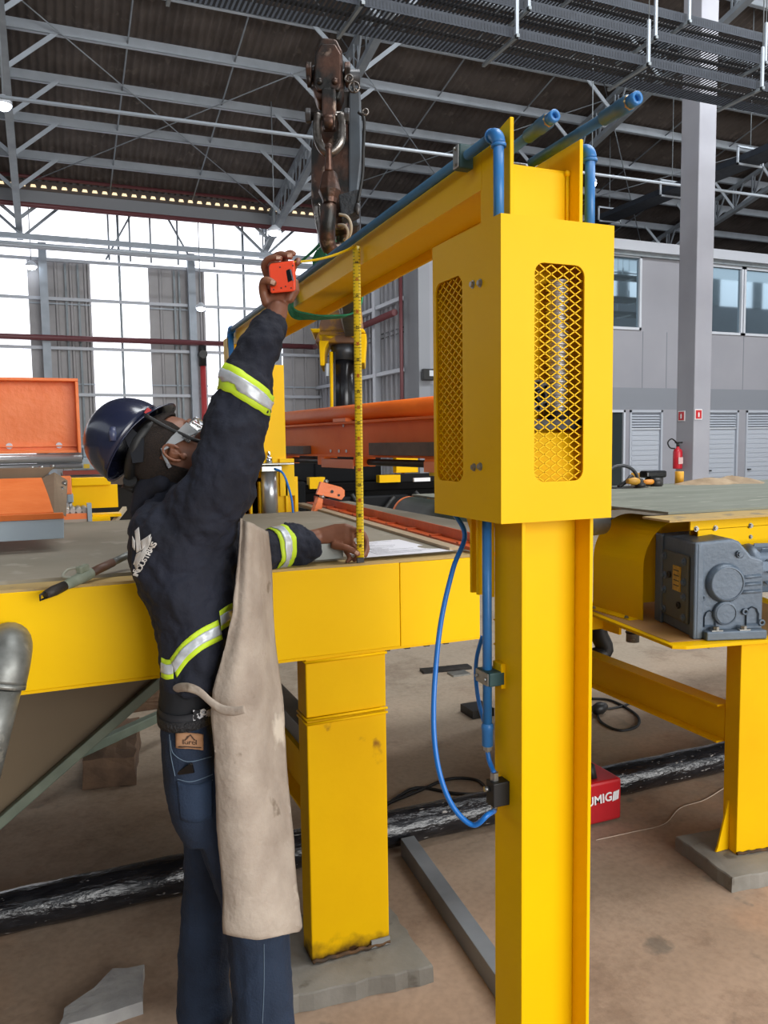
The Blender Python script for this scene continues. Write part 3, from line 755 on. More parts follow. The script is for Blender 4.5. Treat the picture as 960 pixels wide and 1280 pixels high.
mb = MB(); mb.box((0.9, YT-0.006, 0.06), (0.965, YT+0.0, 0.085)); mb.build('burnt_weld', mat('grey_mortar_smear', '8b8b88', 0.8), t)
leg_box(-1.9, -1.63, YT+0.002, YT+0.095, 0.0, 1.046)
leg_box(-1.9, -1.63, 4.03, 4.12, 0.0, 1.046)
# cross stretcher behind the near leg
mb = MB(); mb.box((0.70, YT+0.095, 0.715), (0.80, 4.1, 0.723)); mb.box((0.745, YT+0.095, 0.535), (0.752, 4.1, 0.715)); mb.box((0.70, YT+0.095, 0.527), (0.80, 4.1, 0.535)); mb.build('stretcher', YELD, t)
MB().box((0.64, 2.6, 0.60), (0.70, 4.1, 0.61)).build('stretcher_plate', YELD, t)
# rollers / brackets seen under the beam
for k in range(4):
    x = 1.03+0.075*k; MB().box((x, YT+0.16, 0.99), (x+0.02, YT+0.2, 1.05)).box((x-0.02, YT+0.12, 1.03), (x+0.05, YT+0.3, 1.045)).build('roller_bracket', DKST, t)
HOPM = mat('hopper_plate_brown', '6b5c45', 0.6, col2='5a4c38', scale=1.2)
mb = MB(); mb.prism([(0.36, 0.885), (0.36, 1.17), (-3.4, 1.17), (-3.4, -0.9+0.95), (-0.70, 0.06)], (0, 2.93, 0), (1, 0, 0), (0, 0, 1), (0, 0.006, 0)); mb.build('hopper_plate', HOPM, t)
GRG = mat('green_grey_pipe_paint', '6f7a6c', 0.45, 0.2, col2='5d675b', scale=10)
mb = MB(); mb.bar((0.37, 2.90, 0.885), (-0.72, 2.90, 0.045), 0.035, 0.035); mb.build('diagonal_brace', GRG, t, bevel=0.004)
# galvanised elbow coming out of the side beam
el = thing('galvanised_elbow_pipe', 'fat galvanised pipe elbow emerging from the yellow beam at the left', 'pipe', (-0.09, 2.2, 0.9))
ep = [V((-0.115, 2.31, 1.185)), V((-0.112, 2.26, 1.19)), V((-0.112, 2.225, 1.18)), V((-0.118, 2.20, 1.15)), V((-0.128, 2.19, 1.11))]
MB().tube(smooth_path(ep, 5), 0.055, 20).build('elbow', GALV, el)
mb = MB(); mb.tube([(-0.128, 2.19, 1.112), (-0.131, 2.188, 1.100)], 0.056, 20); mb.build('weld_ring', GALV, el)
MB().tube([(-0.131, 2.188, 1.10), (-0.20, 2.17, 0.85)], 0.047, 20).build('pipe_run', GALV, el)

# concrete pads
PADM = mat('concrete_pad_grey', '8c8880', 0.9, col2='767269', scale=6, bump=0.4, bscale=22, spots='6a655c', spscale=11, spth=0.62)
def rough_slab(name, pts, z0, z1, label, cat, m=PADM, seed=1, amp=0.006, group=None):
    rr = random.Random(seed); P2 = []
    for i in range(len(pts)):
        a, b_ = V(pts[i]), V(pts[(i+1) % len(pts)]); k = max(2, int((b_-a).length/0.04))
        for j in range(k):
            q = a.lerp(b_, j/k); P2.append((q.x+rr.uniform(-amp, amp), q.y+rr.uniform(-amp, amp)))
    n = len(P2); mb = MB()
    cx = sum(p[0] for p in P2)/n; cy_ = sum(p[1] for p in P2)/n
    rings = [(1.0, z0), (0.995, z1-0.006), (0.985, z1), (0.6, z1), (0.25, z1)]
    vs = []
    for s_, z in rings:
        for (x, y) in P2: vs.append((cx+(x-cx)*s_, cy_+(y-cy_)*s_, z+rr.uniform(-0.0015, 0.0015)*(z > z0 and s_ > 0.99)))
    vs.append((cx, cy_, z1))
    fs_ = [(k*n+i, k*n+(i+1) % n, (k+1)*n+(i+1) % n, (k+1)*n+i) for k in range(len(rings)-1) for i in range(n)]
    fs_ += [((len(rings)-1)*n+i, (len(rings)-1)*n+(i+1) % n, len(rings)*n) for i in range(n)]
    mb.add(vs, fs_); o = mb.build(name, m); tag(o, label, cat, group); return o
rough_slab('concrete_pad', [(0.50, 2.20, 0), (1.045, 2.15, 0), (1.05, 2.56, 0), (0.52, 2.6, 0)], 0, 0.058, 'rough grey concrete footing under the middle yellow leg beside the worker', 'footing', seed=3)
rough_slab('concrete_pad', [(2.287, 2.139, 0), (2.95, 2.06, 0), (3.0, 2.42, 0), (2.33, 2.47, 0)], 0, 0.058, 'rough grey concrete footing under the right-hand gearbox leg', 'footing', seed=5)
# ================================================================ RIGHT BELT CONVEYOR
BELT = mat('grey_green_belt', '7e8276', 0.75, col2='6f7368', scale=3.0, spots='98998c', spscale=9, spth=0.63, stretch=(0.6, 2.5, 1))
BELTD = mat('dark_green_rubber', '26382f', 0.5, col2='1d2d26', scale=5)
cv = thing('belt_conveyor', 'wide grey-green belt conveyor on a yellow bolted frame beside the gearbox', 'conveyor', (3.5, 3.2, 0))
YN = 2.50
mb = MB(); mb.prism([(1.90, 3.14), (2.3, 3.14), (2.3, YN+0.02), (6.5, YN-0.1), (6.5, 4.12), (1.90, 4.12)], (0, 0, 1.394), (1, 0, 0), (0, 1, 0), (0, 0, 0.010)); mb.build('belt', BELT, cv)
mb = MB(); mb.box((2.75, YN+0.2, 1.20), (6.5, 4.05, 1.21)); mb.build('belt_return', BELTD, cv)
mb = MB(); mb.cyl((1.885, 3.16, 1.285), (1.885, 4.1, 1.285), 0.108, n=40); mb.build('drum', BELTD, cv)
mb = MB(); mb.ring((1.885, 4.1, 1.285), (1.885, 4.125, 1.285), 0.109, 0.07, 40).build('drum_rim', ORG, cv)
mb = MB(); mb.ring((1.885, 3.12, 1.285), (1.885, 3.16, 1.285), 0.110, 0.07, 40).build('drum_rim', ORG, cv)
mb = MB(); mb.cyl((1.885, 2.95, 1.285), (1.885, 3.3, 1.285), 0.03, n=16); mb.build('drum_shaft', DKST, cv)
mb = MB(); mb.cyl((1.90, 2.80, 1.33), (2.25, 2.88, 1.335), 0.055, n=20); mb.build('idler_roller', ZINC, cv)
# side frame
mb = MB(); mb.box((2.40, YN, 1.27), (6.5, YN+0.008, 1.385)); mb.build('side_channel', YEL, cv, bevel=0.0015)
mb = MB(); q1, q2, q3, q4 = [U(x, y, Z=1.389) for x, y in ((803, 647), (837, 652), (960, 644.5), (960, 637.5))]; e3 = q2+(q3-q2)*6; e4 = q1+(q4-q1)*6; mb.prism([(q1.x, q1.y), (q2.x, q2.y), (e3.x, e3.y), (e4.x, e4.y)], (0, 0, 1.385), (1, 0, 0), (0, 1, 0), (0, 0, 0.008)); mb.build('top_flange', TOPY, cv)
mb = MB(); mb.box((2.345, YN-0.055, 1.335), (6.5, YN-0.048, 1.3845)); mb.build('edge_strip', YEL, cv)
mb = MB(); mb.box((2.39, YN-0.05, 1.20), (6.5, YN-0.043, 1.332)); mb.build('side_plate', YEL, cv)
for px, py in ((870, 661), (894, 660), (938, 657)): bolt('bolt', U(px, py, Y=YN-0.055), (0, -1, 0), 0.0085, cv)
bolt('bolt', U(938, 671, Y=YN-0.05), (0, -1, 0), 0.007, cv)
mb = MB(); mb.box((2.0, 4.12, 1.25), (6.5, 4.13, 1.39)); mb.build('far_channel', YEL, cv)
# leg under the motor plate with gusset, and stretcher to the rear leg
X0L, Y0L = 2.436, 2.262
lgm = MB(); lgm.prism([(0, 0), (0.27, -0.04), (0.283, 0.045), (0.013, 0.085)], (X0L, Y0L, 0.058), (1, 0, 0), (0, 1, 0), (0, 0, 0.855)); lgm.build('leg', YELD, cv, bevel=0.003)
mb = MB(); mb.prism([(0, 0), (-0.065, 0), (-0.055, 0.02), (-0.005, 0.20), (0, 0.20)], (X0L+0.006, Y0L+0.045, 0.06), (1, 0, 0), (0, 0, 1), (0, 0.008, 0)); mb.build('gusset', YELD, cv)
mb = MB(); mb.tube([(X0L+i*0.0135, Y0L-0.003-i*0.002+0.002*math.sin(i*2.3), 0.064+0.002*math.sin(i*1.9)) for i in range(21)], 0.006, 8); mb.build('weld_bead', SOOT, cv)
mb = MB(); mb.box((2.42, 2.36, 0.631), (2.50, 4.1, 0.638)); mb.box((2.46, 2.36, 0.49), (2.466, 4.1, 0.631)); mb.box((2.42, 2.36, 0.482), (2.50, 4.1, 0.49)); mb.build('stretcher', YELD, cv)
mb = MB(); mb.box((2.44, 4.02, 0), (2.7, 4.1, 1.25)); mb.build('leg', YELD, cv)
# motor plate and its stiffeners
mp_ = MB(); mp_.prism([(2.12, 2.29), (2.16, 2.262), (2.9, 2.13), (3.2, 2.9), (2.235, 3.12)], (0, 0, 0.916), (1, 0, 0), (0, 1, 0), (0, 0, 0.012)); mp_.build('motor_plate', YELD, cv, bevel=0.001)
MB().prism([(2.15, 2.33), (2.9, 2.19), (3.1, 2.88), (2.26, 3.08)], (0, 0, 0.9285), (1, 0, 0), (0, 1, 0), (0, 0, 0.001)).build('dust_layer', mat('brown_dust_on_plate', 'a3794c', 0.9, col2='b98e4e', scale=5), cv)
MB().box((2.25, 2.75, 0.855), (2.262, 3.0, 0.916)).box((2.25, 2.65, 0.895), (2.45, 2.66, 0.916)).build('plate_stiffener', YELD, cv)
MB().box((2.18, 2.86, 0.86), (2.36, 2.868, 0.916)).build('plate_stiffener', YELD, cv)
for px, py in ((886, 806), (935, 800)):
    p = U(px, py, Y=2.27); p.z = 0.916; bolt('plate_bolt', p, (0, 0, -1), 0.0095, cv)
# drum guard: half-round sheet cover
GX, GR, GZ0 = 2.50, 0.198, 0.93
def arc(r, a0, a1, n, cx=GX, cz=1.155): return [(cx+r*math.cos(R(a0+(a1-a0)*i/n)), cz+r*math.sin(R(a0+(a1-a0)*i/n))) for i in range(n+1)]
prof = [(GX-GR, GZ0)] + arc(GR, 180, 25, 22)
prof_i = [(GX-GR+0.004, GZ0)] + arc(GR-0.004, 180, 25, 22)
mb = MB(); mb.prism(prof + prof_i[::-1], (0, 2.665, 0), (1, 0, 0), (0, 0, 1), (0, 0.335, 0), smooth=False)
gd = mb.build('drum_guard', YEL, cv)
mb = MB(); mb.prism([(GX-GR+0.004, 1.0)] + arc(GR-0.004, 180, 0, 22) + [(GX+GR-0.004, 1.0)], (0, 2.69, 0), (1, 0, 0), (0, 0, 1), (0, 0.004, 0)); mb.build('guard_end_plate', YEL, gd)
mb = MB(); mb.box((GX-GR-0.05, 2.69, 0.929), (GX-GR+0.004, 3.0, 0.933)); mb.build('guard_foot', YEL, gd)
for px, py in ((742, 760), (783, 772)): p = U(px, py, Z=0.935); bolt('guard_bolt', p, (0, 0, 1), 0.008, gd)
# small hanging pipe and hose under the plate
hp_ = thing('hanging_galvanised_pipe', 'short galvanised pipe hanging under the yellow motor plate', 'pipe', (2.5, 2.95, 0.75))
MB().cyl((2.475, 2.93, 0.76), (2.475, 2.93, 0.912), 0.03, n=16).build('pipe', GALV, hp_)
MB().ring((2.475, 2.93, 0.80), (2.475, 2.93, 0.807), 0.033, 0.028, 18).build('hose_band', DKST, hp_)
rb = MB(); rb.tube(smooth_path([U(752, 770, Y=3.3), U(748, 790, Y=3.3), U(756, 812, Y=3.3), U(742, 822, Y=3.3)], 4), 0.045, 12)
tag(rb.build('black_rubber_hose', BLK), 'crumpled black rubber hose showing between the column and the motor plate', 'hose')

# ---------------------------------------------------------------- gearbox
GBM = mat('gearbox_blue_grey', '5c6a79', 0.42, 0.1, col2='515e6c', scale=6, bump=0.15, bscale=60)
gx = thing('gearbox', 'dark blue-grey cast gearbox bolted onto the yellow motor plate', 'gearbox', (2.45, 2.45, 0.93))
e1 = V((0.952, -0.305, 0)).normalized()      # along the front face, to the right
e1 = V((2.522-2.263, 2.235-2.319, 0)).normalized(); e2 = V((-e1.y, e1.x, 0))*1.16
GO = V((2.262, 2.320, 0.930))
def G(a, d, z): return GO + e1*a + e2*d + V((0, 0, z))
def gbox(mb, a0, a1, d0, d1, z0, z1):
    vs = [G(a, d, z) for a, d, z in ((a0,d0,z0),(a1,d0,z0),(a1,d1,z0),(a0,d1,z0),(a0,d0,z1),(a1,d0,z1),(a1,d1,z1),(a0,d1,z1))]
    mb.add(vs, [(0,3,2,1),(4,5,6,7),(0,1,5,4),(1,2,6,5),(2,3,7,6),(3,0,4,7)]); return mb
mb = MB()   # housing with chamfered shoulder, silhouette in the front plane
sil = [(0.0, 0.0), (0.268, 0.0), (0.275, 0.03), (0.275, 0.30), (0.225, 0.315), (0.175, 0.372), (0.15, 0.382), (0.0, 0.372)]
mb.prism(sil, G(0, 0.012, 0), e1, (0, 0, 1), e2*0.285)
mb.build('housing', GBM, gx, bevel=0.010, seg=3)
mb = MB(); mb.prism([(0.0, 0.0), (0.03, 0.0), (0.03, 0.30), (0.02, 0.365), (0.0, 0.374)], G(0, 0.0, 0), e1, (0, 0, 1), e2*0.03); mb.build('front_corner_rib', GBM, gx, bevel=0.006)
mb = MB(); gbox(mb, -0.012, 0.004, 0.250, 0.305, 0.0, 0.374); mb.build('side_flange', GBM, gx, bevel=0.006)
mb = MB(); gbox(mb, -0.010, 0.004, 0.0, 0.030, 0.0, 0.374); mb.build('side_flange', GBM, gx, bevel=0.006)
mb = MB(); gbox(mb, -0.014, 0.002, 0.045, 0.235, 0.045, 0.315); cvr = mb.build('side_cover', mat('gearbox_cover_dusty', '4e5353', 0.5, 0.1, col2='62604f', scale=9), gx, bevel=0.012, seg=3)
for d, z in ((0.065, 0.07), (0.215, 0.07), (0.065, 0.15), (0.215, 0.15), (0.065, 0.21), (0.215, 0.21), (0.065, 0.29), (0.215, 0.29)):
    mb = MB(); p = G(-0.014, d, z); mb.cyl(p, p-e1*0.004, 0.016, n=16).cyl(p-e1*0.004, p-e1*0.012, 0.009, n=6, smooth=False); mb.build('cover_bolt', GBM, cvr)
for d, z in ((0.10, 0.11), (0.175, 0.22)):
    mb = MB(); p = G(-0.014, d, z); mb.ring(p, p-e1*0.008, 0.014, 0.007, 16); mb.build('plug', DKST, cvr)
pl = MB(); gbox(pl, -0.019, -0.014, 0.088, 0.145, 0.165, 0.265); plo = pl.build('rating_plate', mat('rating_plate_yellow', 'cfa030', 0.4, col2='a07c28', scale=60), gx, bevel=0.001)
for z in (0.185, 0.205, 0.225, 0.245):
    mb = MB(); gbox(mb, -0.0196, -0.019, 0.096, 0.136, z, z+0.004); mb.build('plate_line', DKST, plo)
def boss(a, z, r, d0, name, m=GBM, lip=True):
    mb = MB(); p = G(a, 0.014, z)
    mb.lathe(p, -e2, [(r*1.12, -0.01), (r*1.12, 0.012), (r*1.04, 0.022), (r*1.0, d0-0.004), (r*0.97, d0), (r*0.90, d0)], 36)
    mb.lathe(p, -e2, [(r*0.90, d0), (r*0.88, d0-0.004)], 36); u2_ = V((0, 0, 1)); mb.cyl(p-e2.normalized()*(d0-0.010), p-e2.normalized()*(d0-0.0035), r*0.885, n=36)
    return mb.build(name, m, gx)
boss(0.118, 0.215, 0.068, 0.03, 'bearing_cap'); boss(0.118, 0.098, 0.042, 0.024, 'bearing_cap')
for k in range(3):
    mb = MB(); mb.cyl(G(0.17, 0.012, 0.175+0.028*k), G(0.262, 0.012, 0.178+0.030*k), 0.008, n=12); mb.build('cooling_rib', GBM, gx)
mb = MB()
for a0, z0 in ((0.03, 0.035), (0.21, 0.035)):
    mb.box((0,0,0),(0,0,0)) if False else None
for (a0, z0, w, h_) in ((0.037, 0.045, 0.045, 0.065), (0.205, 0.045, 0.05, 0.075)):
    pp = [(a0, z0), (a0+w, z0), (a0+w, z0+h_*0.6), (a0+w*0.8, z0+h_*0.9), (a0+w*0.5, z0+h_), (a0+w*0.2, z0+h_*0.9), (a0, z0+h_*0.6)]
    m2 = MB(); n = len(pp)
    outer = [G(a, 0.004, z) for a, z in pp]; ca = sum(p[0] for p in pp)/n; cz = sum(p[1] for p in pp)/n
    inn = [G(ca+(a-ca)*0.8, 0.0115, cz+(z-cz)*0.8) for a, z in pp]
    m2.add([G(a, 0.0125, z) for a, z in pp]+outer+inn, [(i, (i+1) % n, n+(i+1) % n, n+i) for i in range(n)] + [(n+i, n+(i+1) % n, 2*n+(i+1) % n, 2*n+i) for i in range(n)]); m2.build('foot_pocket', GBM, gx)
mb = MB(); gbox(mb, 0.03, 0.27, -0.025, 0.02, 0.0, 0.034); mb.build('foot', GBM, gx, bevel=0.005)
for a in (0.075, 0.185):
    mb = MB(); gbox(mb, a-0.022, a+0.022, -0.02, 0.0, 0.034, 0.038); p = G(a, -0.008, 0.038); mb.cyl(p, p+V((0, 0, 0.012)), 0.012, n=6, smooth=False); mb.build('foot_bolt', ZINC, gx)
for a, z in ((0.175, 0.322), (0.20, 0.10), (0.027, 0.16), (0.268, 0.055)):
    mb = MB(); p = G(a, 0.012, z); mb.ring(p, p-e2*0.008, 0.013, 0.006, 16); mb.build('drain_plug', GBM, gx)
bolt('eye_bolt', G(0.172, 0.006, 0.325), -e2, 0.010, gx, GBM)
mb = MB(); mb.lathe(G(0.27, 0.13, 0.245), e1, [(0.06, -0.02), (0.095, 0.0), (0.10, 0.02), (0.085, 0.035), (0.085, 0.4), (0.0001, 0.4)], 36); mb.build('motor_body', mat('motor_blue_grey', '6d7a89', 0.45, 0.1), gx)
for k in range(12):
    t_ = 2*PI*k/12; q = V((0, 0, 1))*math.sin(t_) + e2*math.cos(t_)
    mb = MB(); c0 = G(0.31, 0.13, 0.245)+q*0.09; mb.bar(c0, c0+e1*0.35, 0.004, 0.02, up=q); mb.build('cooling_fin', GBM, gx)

# ---------------------------------------------------------------- things lying on the belt
ZT = 1.398
LEA = mat('tan_leather_tarp', 'a48f74', 0.85, col2='8b775f', scale=14, bump=0.3, bscale=30)
def cloth_heap(name, c_, lx, ly, h_, ang, m, seed, nx=44, ny=18):
    rr = random.Random(seed); ph = [(rr.uniform(0, 6), rr.uniform(2, 7), rr.uniform(0, 6), rr.uniform(2, 5)) for _ in range(6)]
    vs = []; c_ = V(c_); ca, sa = math.cos(ang), math.sin(ang)
    def hh(u, v):
        s = 0
        for p0, k1, p1, k2 in ph: s += abs(math.sin(p0 + u*k1*1.3 + v*k2*0.9))
        edge = min(1, 3.2*min(u, 1-u, v, 1-v)+0.10)
        return max(0.004, h_*(1.0 - s/6*0.95)*1.8*edge)
    for j in range(ny+1):
        for i in range(nx+1):
            u, v = i/nx, j/ny
            x = (u-0.5)*lx*(1-0.25*abs(v-0.5)+0.1*math.sin(v*9+seed)); y = (v-0.5)*ly*(1+0.2*math.sin(u*11+seed))
            z = hh(u, v)
            if i in (0, nx) or j in (0, ny): z = 0.002
            vs.append((c_.x + x*ca - y*sa, c_.y + x*sa + y*ca, c_.z + z))
    n = nx+1
    mb = MB().add(vs, [(j*n+i, j*n+i+1, (j+1)*n+i+1, (j+1)*n+i) for j in range(ny) for i in range(nx)], True)
    o = mb.build(name, m, fixn=False); sd = o.modifiers.new('solid', 'SOLIDIFY'); sd.thickness = 0.003; sd.offset = 1; return o
p = U(896, 606, Z=ZT); p = V((4.02, 3.93, ZT))
tag(cloth_heap('leather_apron', (4.02, 3.95, ZT+0.001), 0.62, 0.24, 0.042, R(-8), LEA, 4), 'crumpled tan leather apron spread on the far side of the belt', 'apron')
# black hose hoop with welding torch and cable bundle
th = thing('hose_coil', 'black ribbed hose coil standing in a hoop on the belt', 'hose', (3.30, 3.95, ZT))
hoop = [V((3.12+0.0, 3.98, ZT+0.02))] + [V((3.245+0.13*math.cos(R(a)), 3.97, ZT+0.045+0.095*math.sin(R(a)))) for a in range(165, -1, -15)] + [V((3.385, 3.96, ZT+0.012))]
MB().tube(smooth_path(hoop, 4), 0.011, 10).build('hose', mat('black_ribbed_hose', '2c2f33', 0.4, bump=0.5, bscale=90), th)
MB().tube(smooth_path([p_+V((0, 0.01, 0.0)) for p_ in hoop[1:]], 4), 0.005, 8).build('grey_cable', GALV, th)
MB().tube(smooth_path([V((3.17, 3.90, ZT+0.012)), V((3.22, 3.88, ZT+0.05)), V((3.27, 3.9, ZT+0.075)), V((3.33, 3.93, ZT+0.03)), V((3.35, 3.93, ZT+0.012))], 5), 0.012, 8).build('hose', BLK, th)
mb = MB(); mb.box((3.12, 3.86, ZT+0.0), (3.37, 3.98, ZT+0.012)); mb.build('base', BLK, th, bevel=0.004)
tr_ = thing('yellow_angle_grinder', 'small yellow and black hand grinder lying inside the hose hoop', 'grinder', (3.26, 3.86, ZT))
MB().tube([(3.19, 3.84, ZT+0.05), (3.24, 3.84, ZT+0.05), (3.27, 3.84, ZT+0.045)], 0.022, 12, rs=[0.015, 0.024, 0.02]).build('motor_case', mat('tool_yellow', 'b5862a', 0.5), tr_)
MB().lathe((3.285, 3.84, ZT+0.012), (0, 0, 1), [(0.0001, 0), (0.03, 0.0), (0.032, 0.02), (0.018, 0.03), (0.016, 0.05), (0.0001, 0.055)], 16).build('gear_head', DKST, tr_)
tc = thing('orange_cutting_torch', 'orange and black power tool lying beside the hose hoop', 'tool', (3.46, 3.95, ZT))
MB().tube([(3.38, 3.93, ZT+0.035), (3.44, 3.93, ZT+0.035), (3.46, 3.93, ZT+0.035)], 0.02, 14, rs=[0.014, 0.017, 0.014]).build('body', mat('tool_orange', 'd98a2b', 0.45), tc)
MB().lathe((3.49, 3.93, ZT), (0, 0.2, 1), [(0.0001, 0), (0.035, 0.002), (0.038, 0.03), (0.03, 0.055), (0.0001, 0.06)], 16).build('head', DKST, tc)
tb = thing('black_case', 'black tool case with metal catches standing on the belt', 'case', (3.55, 4.02, ZT))
MB().box((3.46, 3.98, ZT+0.055), (3.62, 4.06, ZT+0.10)).build('lid', BLKG, tb, bevel=0.012)
MB().box((3.50, 3.99, ZT), (3.60, 4.05, ZT+0.055)).build('body', DKST, tb, bevel=0.004)
for i, (x, y) in enumerate(((3.47, 4.10), (3.83, 4.10))):
    nm = MB(); nm.cyl((x, y, ZT), (x, y, ZT+0.085), 0.028, n=16)
    tag(nm.build('yellow_sleeve', mat('sleeve_yellow_%d' % i, 'd49a22', 0.5)), ['short yellow cylinder standing behind the black case', 'short yellow cylinder standing behind the crumpled apron'][i], 'cylinder')

# fire extinguisher and the two red signs on the concrete column
fe = thing('fire_extinguisher', 'red fire extinguisher hanging on the left side of the concrete column', 'extinguisher', (11.42, 12.3, 0.9))
p0 = U(845, 583, Y=12.28); x_, y_, z_ = p0
MB().lathe((11.42, 12.28, 1.10), (0, 0, 1), [(0.0001, 0), (0.085, 0.005), (0.09, 0.02), (0.09, 0.33), (0.075, 0.38), (0.03, 0.41), (0.028, 0.44), (0.0001, 0.44)], 22).build('tank', mat('extinguisher_red', 'c02230', 0.3), fe)
MB().box((11.36, 12.188, 1.2), (11.47, 12.194, 1.33)).build('label_plate', mat('extinguisher_label', 'd9b8b4', 0.5), fe)
MB().cyl((11.42, 12.28, 1.54), (11.42, 12.28, 1.60), 0.03, n=12).box((11.36, 12.26, 1.60), (11.52, 12.30, 1.63)).build('valve', DKST, fe)
MB().tube(smooth_path([(11.40, 12.27, 1.6), (11.24, 12.25, 1.69), (11.14, 12.25, 1.62), (11.20, 12.25, 1.52), (11.32, 12.25, 1.5)], 6), 0.014, 8).build('hose', BLK, fe)
SGR = mat('sign_red', 'c0252c', 0.5); SGW = mat('sign_white', 'e6e6e8', 0.5)
def ext_sign(c_, ux, nrm, label):
    c_ = V(c_); ux = V(ux); n = V(nrm)
    root = thing('extinguisher_sign', label, 'sign', c_)
    MB().bar(c_-ux*0.09, c_+ux*0.09, 0.012, 0.2, up=(0, 0, 1)).build('backing', SGW, root)
    f_ = c_ + n*0.008
    MB().bar(f_-ux*0.072, f_+ux*0.072, 0.006, 0.165, up=(0, 0, 1)).build('red_field', SGR, root)
    f_ = c_ + n*0.012; mb = MB(); mb.bar(f_-ux*0.016-V((0,0,0.012)), f_+ux*0.016-V((0,0,0.012)), 0.004, 0.075, up=(0, 0, 1)); mb.bar(f_-ux*0.007+V((0,0,0.035)), f_+ux*0.007+V((0,0,0.035)), 0.004, 0.02, up=(0, 0, 1)); mb.build('extinguisher_symbol', SGW, root)
q = U(852, 520, X=11.535); ext_sign((11.533, q.y, q.z), (0, 1, 0), (-1, 0, 0), 'small red extinguisher sign on the shaded side face of the concrete column')
q = U(873, 518, Y=11.99); ext_sign((q.x, 11.99, q.z), (1, 0, 0), (0, -1, 0), 'small red extinguisher sign on the bright front face of the concrete column')

# ================================================================ FLOOR THINGS
PLAS = mat('black_plastic_film', '131316', 0.14, col2='232326', scale=14, bump=0.45, bscale=20, spots='9a9590', spscale=22, spth=0.66, stretch=(1.0, 3.0, 3.0))
fp2 = thing('floor_pipe', 'long black pipe wrapped in glossy plastic film lying across the floor', 'pipe', (0.9, 2.99, 0))
def wrapped(x0, x1, name):
    rr = random.Random(9); mb = MB(); n = 28; vs = []; N = int((x1-x0)/0.02)
    ph = [(rr.uniform(3, 40), rr.uniform(0, 6), rr.randint(2, 9)) for _ in range(9)]
    for k in range(N+1):
        x = x0 + (x1-x0)*k/N
        for i in range(n):
            a = 2*PI*i/n; r = 0.073
            for f_, p_, q_ in ph: r += 0.0005*math.sin(f_*x+p_+q_*a)
            vs.append((x, 2.99+r*math.cos(a), 0.076+r*math.sin(a)))
    mb.add(vs, [(k*n+i, k*n+(i+1) % n, (k+1)*n+(i+1) % n, (k+1)*n+i) for k in range(N) for i in range(n)], True)
    return mb.build(name, PLAS, fp2)
wrapped(-1.6, 3.9, 'wrapped_pipe')
rr = random.Random(12)
for k, x in enumerate((1.05, 1.13)):
    mb = MB(); vs = []; n = 20
    for j in range(9):
        for i in range(n):
            a = 2*PI*i/n; r = 0.084+0.016*rr.random()+0.01*(j % 2)
            vs.append((x-0.06+0.015*j, 2.99+r*math.cos(a), 0.088+r*math.sin(a)*0.95))
    mb.add(vs, [(k2*n+i, k2*n+(i+1) % n, (k2+1)*n+(i+1) % n, (k2+1)*n+i) for k2 in range(8) for i in range(n)], True)
    mb.build('loose_film_knot', mat('clear_film_knot_%d' % k, '55504c', 0.25, bump=0.8, bscale=40, spots='b5aea8', spscale=30, spth=0.55), fp2)
mb = MB(); mb.tube(smooth_path([(0.98, 2.90, 0.1), (1.0, 2.895, 0.12), (1.04, 2.892, 0.11), (1.09, 2.895, 0.12), (1.14, 2.9, 0.11)], 5), 0.008, 8); mb.build('pink_tie', mat('pink_cord', 'b98a86', 0.7), fp2)
# timber blocks
TIM = mat('weathered_timber', '6a5340', 0.9, col2='44342a', scale=9, bump=0.6, bscale=18, stretch=(1, 0.3, 1), spots='7a624a', spscale=16, spth=0.66)
def timber(cx, cy_, lx, ly, h_, ang, label, seed):
    rr = random.Random(seed); M = Matrix.Translation((cx, cy_, 0)) @ Matrix.Rotation(R(ang), 4, 'Z')
    mb = MB(); nx, ny = 5, 8; 
    bm_v = []
    prof = [(-lx/2, 0), (lx/2, 0), (lx/2, h_), (-lx/2, h_)]
    pr = []
    for i in range(4):
        a, b_ = prof[i], prof[(i+1) % 4]
        for j in range(5): pr.append((a[0]+(b_[0]-a[0])*j/5, a[1]+(b_[1]-a[1])*j/5))
    n = len(pr); vs = []
    for k in range(ny+1):
        y = -ly/2+ly*k/ny
        for (x, z) in pr: vs.append(M @ V((x+rr.uniform(-.006, .006), y+rr.uniform(-.008, .008)*(k in (0, ny)), max(0, z+rr.uniform(-.006, .006)*(z > 0)))))
    mb.add(vs, [(k*n+i, k*n+(i+1) % n, (k+1)*n+(i+1) % n, (k+1)*n+i) for k in range(ny) for i in range(n)] + [tuple(range(n))[::-1], tuple(range(ny*n, ny*n+n))])
    return tag(mb.build('timber_block', TIM), label, 'timber')
timber(0.255, 4.40, 0.25, 0.60, 0.15, -8, 'weathered squared timber block lying under the table behind the floor pipe', 1)
timber(0.62, 5.35, 0.5, 0.22, 0.12, 6, 'dark timber offcut on the floor, farther back beside the worker', 2)
ss = MB(); ss.bar(U(60, 958, Z=0.178), U(212, 889, Z=0.165), 0.05, 0.05); tag(ss.build('steel_square_tube', GRG, bevel=0.004), 'loose dark square steel tube resting on the timber blocks', 'tube')
# steel channel leaning from the stretcher to the floor
CHN = mat('grey_channel_steel', '868a8e', 0.4, 0.3, col2='74787c', scale=6)
mb = MB(); mb.prism([(1.165, 1.75), (1.225, 1.75), (1.33, 2.90), (1.27, 2.90)], (0, 0, 0), (1, 0, 0), (0, 1, 0), (0, 0, 0.075))
tag(mb.build('steel_channel', CHN, bevel=0.002), 'long grey steel channel lying on the floor between the floor pipe and the yellow column', 'channel')
mb = MB(); mb.box((0.715, 2.41, 0.7235), (0.79, 4.0, 0.785)); tag(mb.build('steel_channel', CHN, bevel=0.002), 'grey steel channel laid on the cross member behind the middle yellow leg', 'channel')
